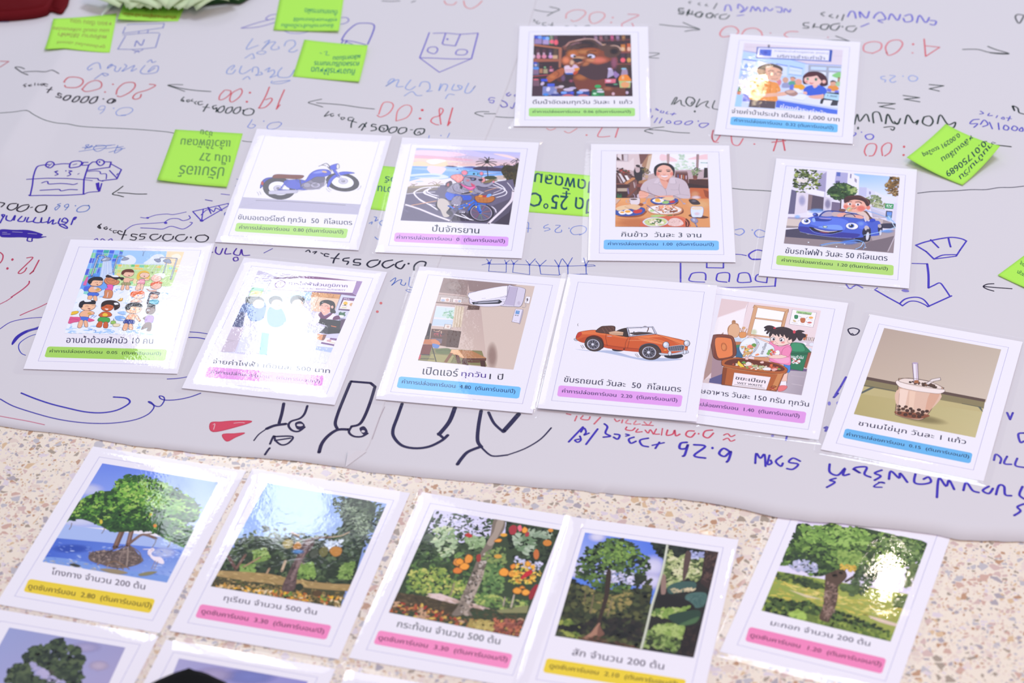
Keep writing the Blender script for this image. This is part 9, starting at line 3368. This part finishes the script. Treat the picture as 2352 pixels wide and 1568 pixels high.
for key, q in NOTES.items():
    root = empty('sticky_note', SHEET_O)
    tag(root, NOTE_LABEL[key], 'note', 'neon green sticky notes')
    N = 14
    v, f = [], []
    for j in range(N + 1):
        for i in range(N + 1):
            s, t = i / N, j / N
            x, y, _ = bilinear(q, s, t)
            v.append((x, y, note_height(key, q, s, t)))
    for j in range(N):
        for i in range(N):
            a = j * (N + 1) + i
            f.append((a, a + N + 1, a + N + 2, a + 1))
    me = bpy.data.meshes.new('note_paper')
    me.from_pydata(v, [], f)
    for p in me.polygons:
        p.use_smooth = True
    o = link('note_paper', me, root, M_NOTE)
    so = o.modifiers.new('thickness', 'SOLIDIFY')
    so.thickness = 0.00012
    for nm, script in ART.get(key, []):
        ink = Ink(0.00012, None, 2e-6, lambda x, y: note_height(key, q, *inv_bilinear(q, x, y)))
        ink.run(script)
        ink.build('handwriting', root, M_PEN)

# ---------------------------------------------------------------- laminated cards
PW, PH = 0.149, 0.217
def laminate_mesh(name, dx, dy, warp, seed):
    """clear film pouch: flat over the paper, sealed and thinner round the rim, with rounded corners"""
    m = 0.0065
    hx, hy, rc = PW / 2 + m, PH / 2 + m, 0.006
    def axis(h, p):
        a = [-h, -h + 0.0015, -h + 0.003, -p - 0.0015, -p]
        n = 14
        a += [-p + 2 * p * i / n for i in range(1, n)]
        return a + [-t for t in a[4::-1]]
    xs, ys = axis(hx, PW / 2), axis(hy, PH / 2)
    v, f = [], []
    for y in ys:
        for x in xs:
            X, Y = x, y
            cx, cy = hx - rc, hy - rc
            if abs(x) > cx and abs(y) > cy:
                ex, ey = abs(x) - cx, abs(y) - cy
                d = math.hypot(ex, ey)
                mx = max(ex, ey)
                if d > 0:
                    X = math.copysign(cx + ex / d * mx, x)
                    Y = math.copysign(cy + ey / d * mx, y)
            ox, oy = max(0.0, abs(x) - PW / 2) / m, max(0.0, abs(y) - PH / 2) / m
            o = min(1.0, max(ox, oy))
            top = 0.00088 + warp * noise.noise((x * 16, y * 16, seed))
            z = top * (1 - o) ** 1.5 + 0.00025
            if o >= 0.999:
                z = 0.00003
            v.append((X + dx, Y + dy, z))
    n = len(xs)
    for j in range(len(ys) - 1):
        for i in range(n - 1):
            f.append((j * n + i, j * n + i + 1, (j + 1) * n + i + 1, (j + 1) * n + i))
    me = bpy.data.meshes.new(name)
    me.from_pydata(v, [], f)
    for p in me.polygons:
        p.use_smooth = True
    return me

GROUP_ACT = 'laminated activity cards on the poster'
GROUP_TREE = 'laminated tree cards on the terrazzo'
# label, lift (m), tilt about x and y (degrees)
INFO = {
 'bear': ('white laminated card picturing a brown bear drinking among shelves of bottles', 0.0002, 0, 0),
 'water': ('white laminated card picturing a man in orange paying at a blue counter', 0.0003, 0, 0),
 'moto': ('white laminated card picturing a riderless blue motorcycle', 0.0004, 0, 0),
 'bike': ('white laminated card picturing an elephant riding a bicycle by the sea', 0.0002, 0, 0),
 'rice': ('white laminated card picturing a woman at a table of dishes', 0.0002, 0, 0),
 'ev': ('white laminated card picturing a boy in a smiling blue open car', 0.0003, 0, 0),
 'shower': ('white laminated card picturing children under showers', 0.0002, 0, 0),
 'pea': ('white laminated card with a purple-signed service counter, washed out by glare', 0.0004, 0, 0),
 'air': ('white laminated card picturing a wall air conditioner over a wooden stool', 0.0002, 0, 0),
 'car': ('white laminated card picturing an empty orange convertible, overlapping its right neighbour', 0.0017, 0, 0),
 'waste': ('white laminated card picturing a girl emptying food into a brown bin', 0.0002, 0, 0),
 'tea': ('white laminated card picturing a cup of bubble tea, far right', 0.0002, 0, 0),
 'mang': ('white laminated card picturing a mangrove tree and a white egret', 0.0001, 0, 0),
 'dur': ('white laminated card picturing a durian tree with hanging fruit, beside the mangrove card', 0.0003, 0, 0),
 'krat': ('white laminated card picturing a tree with clusters of orange fruit', 0.0001, 0, 0),
 'teak': ('white laminated card picturing a tall dark tree with a yellow strip below', 0.0004, 0, 0),
 'makok': ('white laminated card picturing a broad green tree, tucked under the poster edge', 0.0, 0, 0),
 'lone': ('white laminated card with a dark tree against mauve sky, bottom left corner', 0.0002, 0, 0),
 'sky': ('white laminated card showing only plain blue-mauve sky, beside the black shoe', 0.0001, 0, 0),
 'hid': ('white laminated card whose corner just enters at the bottom edge', 0.0003, 0, 0),
}
ON_FLOOR = ('mang', 'dur', 'krat', 'teak', 'makok', 'lone', 'sky', 'hid')
FILM = {'shower': (-0.003, -0.001)}
WARP = {}
def make_card(key, idx):
    x, y, t = CARDS[key]
    label, lift, rx, ry = INFO[key]
    onfloor = key in ON_FLOOR
    z = (Z_FLOOR + 0.0001 if onfloor else -0.0007) + lift
    root = empty('laminated_card', (x, y, z), (math.radians(rx), math.radians(ry), t))
    tag(root, label, 'card', GROUP_TREE if onfloor else GROUP_ACT)
    link('paper_insert', box_mesh('paper_insert', -PW / 2, PW / 2, -PH / 2, PH / 2, 0.0001, 0.0003), root, M_CARD)
    b = Ink(0.00031)
    b.stroke([(-630, 956), (630, 956), (630, -956), (-630, -956)], 4.0, hexcol('a9a6d0'), True)
    b.build('border_line', root, M_INK)
    strip = None
    for name, script in ART.get(key, []):
        ink = Ink(0.00033 if name == 'label_text' else 0.00031)
        if name in ('caption_text', 'label_strip', 'label_text'):
            ink.clip = [(-745, -1085), (745, -1085), (745, 1085), (-745, 1085)]
        ink.run(script)
        ob = ink.build(name, strip if name == 'label_text' and strip else root, M_INK)
        if name == 'label_strip':
            strip = ob
    dx, dy = FILM.get(key, (0.0, 0.0))
    link('laminate_film', laminate_mesh('laminate_film', dx, dy, WARP.get(key, 0.00012), idx * 3.7), root, M_LAM)
    return root
for idx, key in enumerate(CARDS):
    make_card(key, idx)

# ---------------------------------------------------------------- red cloth, leaves, nozzle, shoe
def slab(name, outline, z0, z1, bev, parent, mat):
    bm = bmesh.new()
    vs = [bm.verts.new((x, y, z0)) for x, y in catmull(outline, True, 4)]
    f = bm.faces.new(vs)
    r = bmesh.ops.extrude_face_region(bm, geom=[f])
    up = [e for e in r['geom'] if isinstance(e, bmesh.types.BMVert)]
    bmesh.ops.translate(bm, verts=up, vec=(0, 0, z1 - z0))
    top = [e for e in bm.edges if all(abs(v.co.z - z1) < 1e-6 for v in e.verts)]
    bmesh.ops.bevel(bm, geom=top, offset=bev, segments=3, affect='EDGES')
    bmesh.ops.recalc_face_normals(bm, faces=bm.faces)
    me = bpy.data.meshes.new(name)
    bm.to_mesh(me)
    bm.free()
    for p in me.polygons:
        p.use_smooth = True
    return link(name, me, parent, mat)

def cloth_mat(name, col, rough=0.8):
    m = paper_mat(name, col, 0.3, rough)
    return m

M_RED = cloth_mat('red_cloth', '6c1018')
red = empty('folded_cloth', SHEET_O)
tag(red, 'dark red folded cloth at the top left corner', 'cloth')
zr = zs(-0.55, 0.45)
slab('folded_body', RED_TOP, zr + 0.0006, 0.014, 0.004, red, M_RED)
slab('loose_flap', RED_FLAP, zr + 0.0006, 0.006, 0.002, red, M_RED)

M_DKLEAF = paper_mat('dark_leaf', '2c4a26', 0, 0.6)
M_LEAF = paper_mat('pale_leaf', 'cfe0b4', 0, 0.55)
lv = empty('woven_leaf_bundle', SHEET_O + Vector((LEAVES[2][0], LEAVES[2][1] + 0.03, 0)))
tag(lv, 'pale green woven leaf bundle with dark underside at the top edge', 'leaf bundle')
lo = lv.location - SHEET_O
und = [(x - lo.x, y - lo.y) for x, y in LEAVES]
slab('dark_underleaf', [(x, y + (0.014 if i < 4 else 0.004)) for i, (x, y) in enumerate(und)] + [(und[-1][0] + 0.02, und[-1][1] + 0.07), (und[0][0], und[0][1] + 0.09)], 0.0008, 0.010, 0.003, lv, M_DKLEAF)
rnd = random.Random(8)
def leaf_strip(p, q, w, h):
    v, f = [], []
    n = 8
    dx, dy = q[0] - p[0], q[1] - p[1]
    L = math.hypot(dx, dy)
    nx, ny = -dy / L, dx / L
    for i in range(n + 1):
        s = i / n
        ww = w * (math.sin(math.pi * (0.16 + 0.7 * s)) ** 0.35)
        z = 0.011 + h * math.sin(math.pi * s)
        for k in (-1, -0.3, 0.3, 1):
            v.append((p[0] + dx * s + nx * ww * k, p[1] + dy * s + ny * ww * k, z + 0.002 * (1 - k * k)))
    for i in range(n):
        for k in range(3):
            a = i * 4 + k
            f.append((a, a + 1, a + 5, a + 4))
    me = bpy.data.meshes.new('leaf_strip')
    me.from_pydata(v, [], f)
    for pl in me.polygons:
        pl.use_smooth = True
    o = link('leaf_strip', me, lv, M_LEAF)
    o.modifiers.new('thickness', 'SOLIDIFY').thickness = 0.0004
for i in range(16):
    s = i / 15
    a = und[0][0] + (und[4][0] - und[0][0]) * s
    yb = und[0][1] + (und[4][1] - und[0][1]) * s
    ang = rnd.uniform(-0.5, 0.5) + (0.9 if i % 2 else -0.9)
    leaf_strip((a, yb - 0.020 + rnd.uniform(0.0, 0.006)), (a + 0.05 * math.sin(ang), yb - 0.010 + 0.05 * math.cos(ang)), 0.0085, rnd.uniform(0.004, 0.012))

M_NOZ = paper_mat('milky_plastic', 'e4ece8', 0, 0.4)
nz0 = NOZZLE
bm = bmesh.new()
rings = []
rad = (0.0012, 0.0026, 0.0050, 0.0058, 0.006)
for i, (x, y) in enumerate(nz0):
    j = min(i + 1, len(nz0) - 1)
    k = max(i - 1, 0)
    d = Vector((nz0[j][0] - nz0[k][0], nz0[j][1] - nz0[k][1], 0)).normalized()
    n = Vector((-d.y, d.x, 0))
    c = Vector((x - nz0[0][0], y - nz0[0][1], rad[i]))
    rings.append([bm.verts.new(c + n * rad[i] * math.cos(a) + Vector((0, 0, rad[i] * math.sin(a)))) for a in (2 * math.pi * q / 14 for q in range(14))])
for A, B in zip(rings, rings[1:]):
    for q in range(14):
        bm.faces.new((A[q], A[(q + 1) % 14], B[(q + 1) % 14], B[q]))
bm.faces.new(rings[0])
bm.faces.new(rings[-1][::-1])
bmesh.ops.recalc_face_normals(bm, faces=bm.faces)
me = bpy.data.meshes.new('tapered_nozzle')
bm.to_mesh(me)
bm.free()
for p in me.polygons:
    p.use_smooth = True
no = link('tapered_nozzle', me, None, M_NOZ)
no.location = (SHEET_O.x + nz0[0][0], SHEET_O.y + nz0[0][1], zs(*nz0[0]) + 0.0006)
tag(no, 'milky white tapered nozzle tip pointing down left beside the green leaves', 'nozzle')

# black shoe toe at the bottom edge
M_SHOE = paper_mat('black_leather', '050404', 0, 0.8)
M_SOLE = paper_mat('black_rubber', '141212', 0, 0.8)
sx, sy = SHOE
shoe = empty('black_shoe', (SHEET_O.x + sx, SHEET_O.y + sy + 0.019, Z_FLOOR + 0.0015))
tag(shoe, 'black rounded shoe toe poking in at the bottom edge', 'shoe')
def shoe_part(name, zlo, zhi, grow, mat):
    bm = bmesh.new()
    prof = [(0.0, 0.0), (0.004, 0.021), (0.012, 0.035), (0.028, 0.045), (0.05, 0.050), (0.09, 0.050), (0.14, 0.046), (0.20, 0.040), (0.25, 0.038), (0.275, 0.030), (0.285, 0.012)]
    rows = []
    for d, w in prof:
        hgt = zlo + (zhi - zlo) * min(1.0, 0.55 + d * 6) * (1.0 if d < 0.12 else 1.0 + (d - 0.12) * 2.2)
        if zhi < 0.02:
            hgt = zhi
        row = []
        for k in range(13):
            a = math.pi * k / 12
            cx = math.cos(a)
            row.append(bm.verts.new(((w + grow) * cx, -d + (grow if d == 0 else 0), zlo + (hgt - zlo) * math.sin(a) ** 0.55)))
        rows.append(row)
    for A, B in zip(rows, rows[1:]):
        for k in range(12):
            bm.faces.new((A[k], B[k], B[k + 1], A[k + 1]))
    for A, B in zip(rows, rows[1:]):
        bm.faces.new((A[0], A[-1], B[-1], B[0]))
    bmesh.ops.remove_doubles(bm, verts=bm.verts, dist=1e-5)
    bmesh.ops.recalc_face_normals(bm, faces=bm.faces)
    me = bpy.data.meshes.new(name)
    bm.to_mesh(me)
    bm.free()
    for p in me.polygons:
        p.use_smooth = True
    return link(name, me, shoe, mat)
shoe_part('upper', 0.012, 0.052, 0.0, M_SHOE)
shoe_part('sole', 0.0, 0.014, 0.002, M_SOLE)
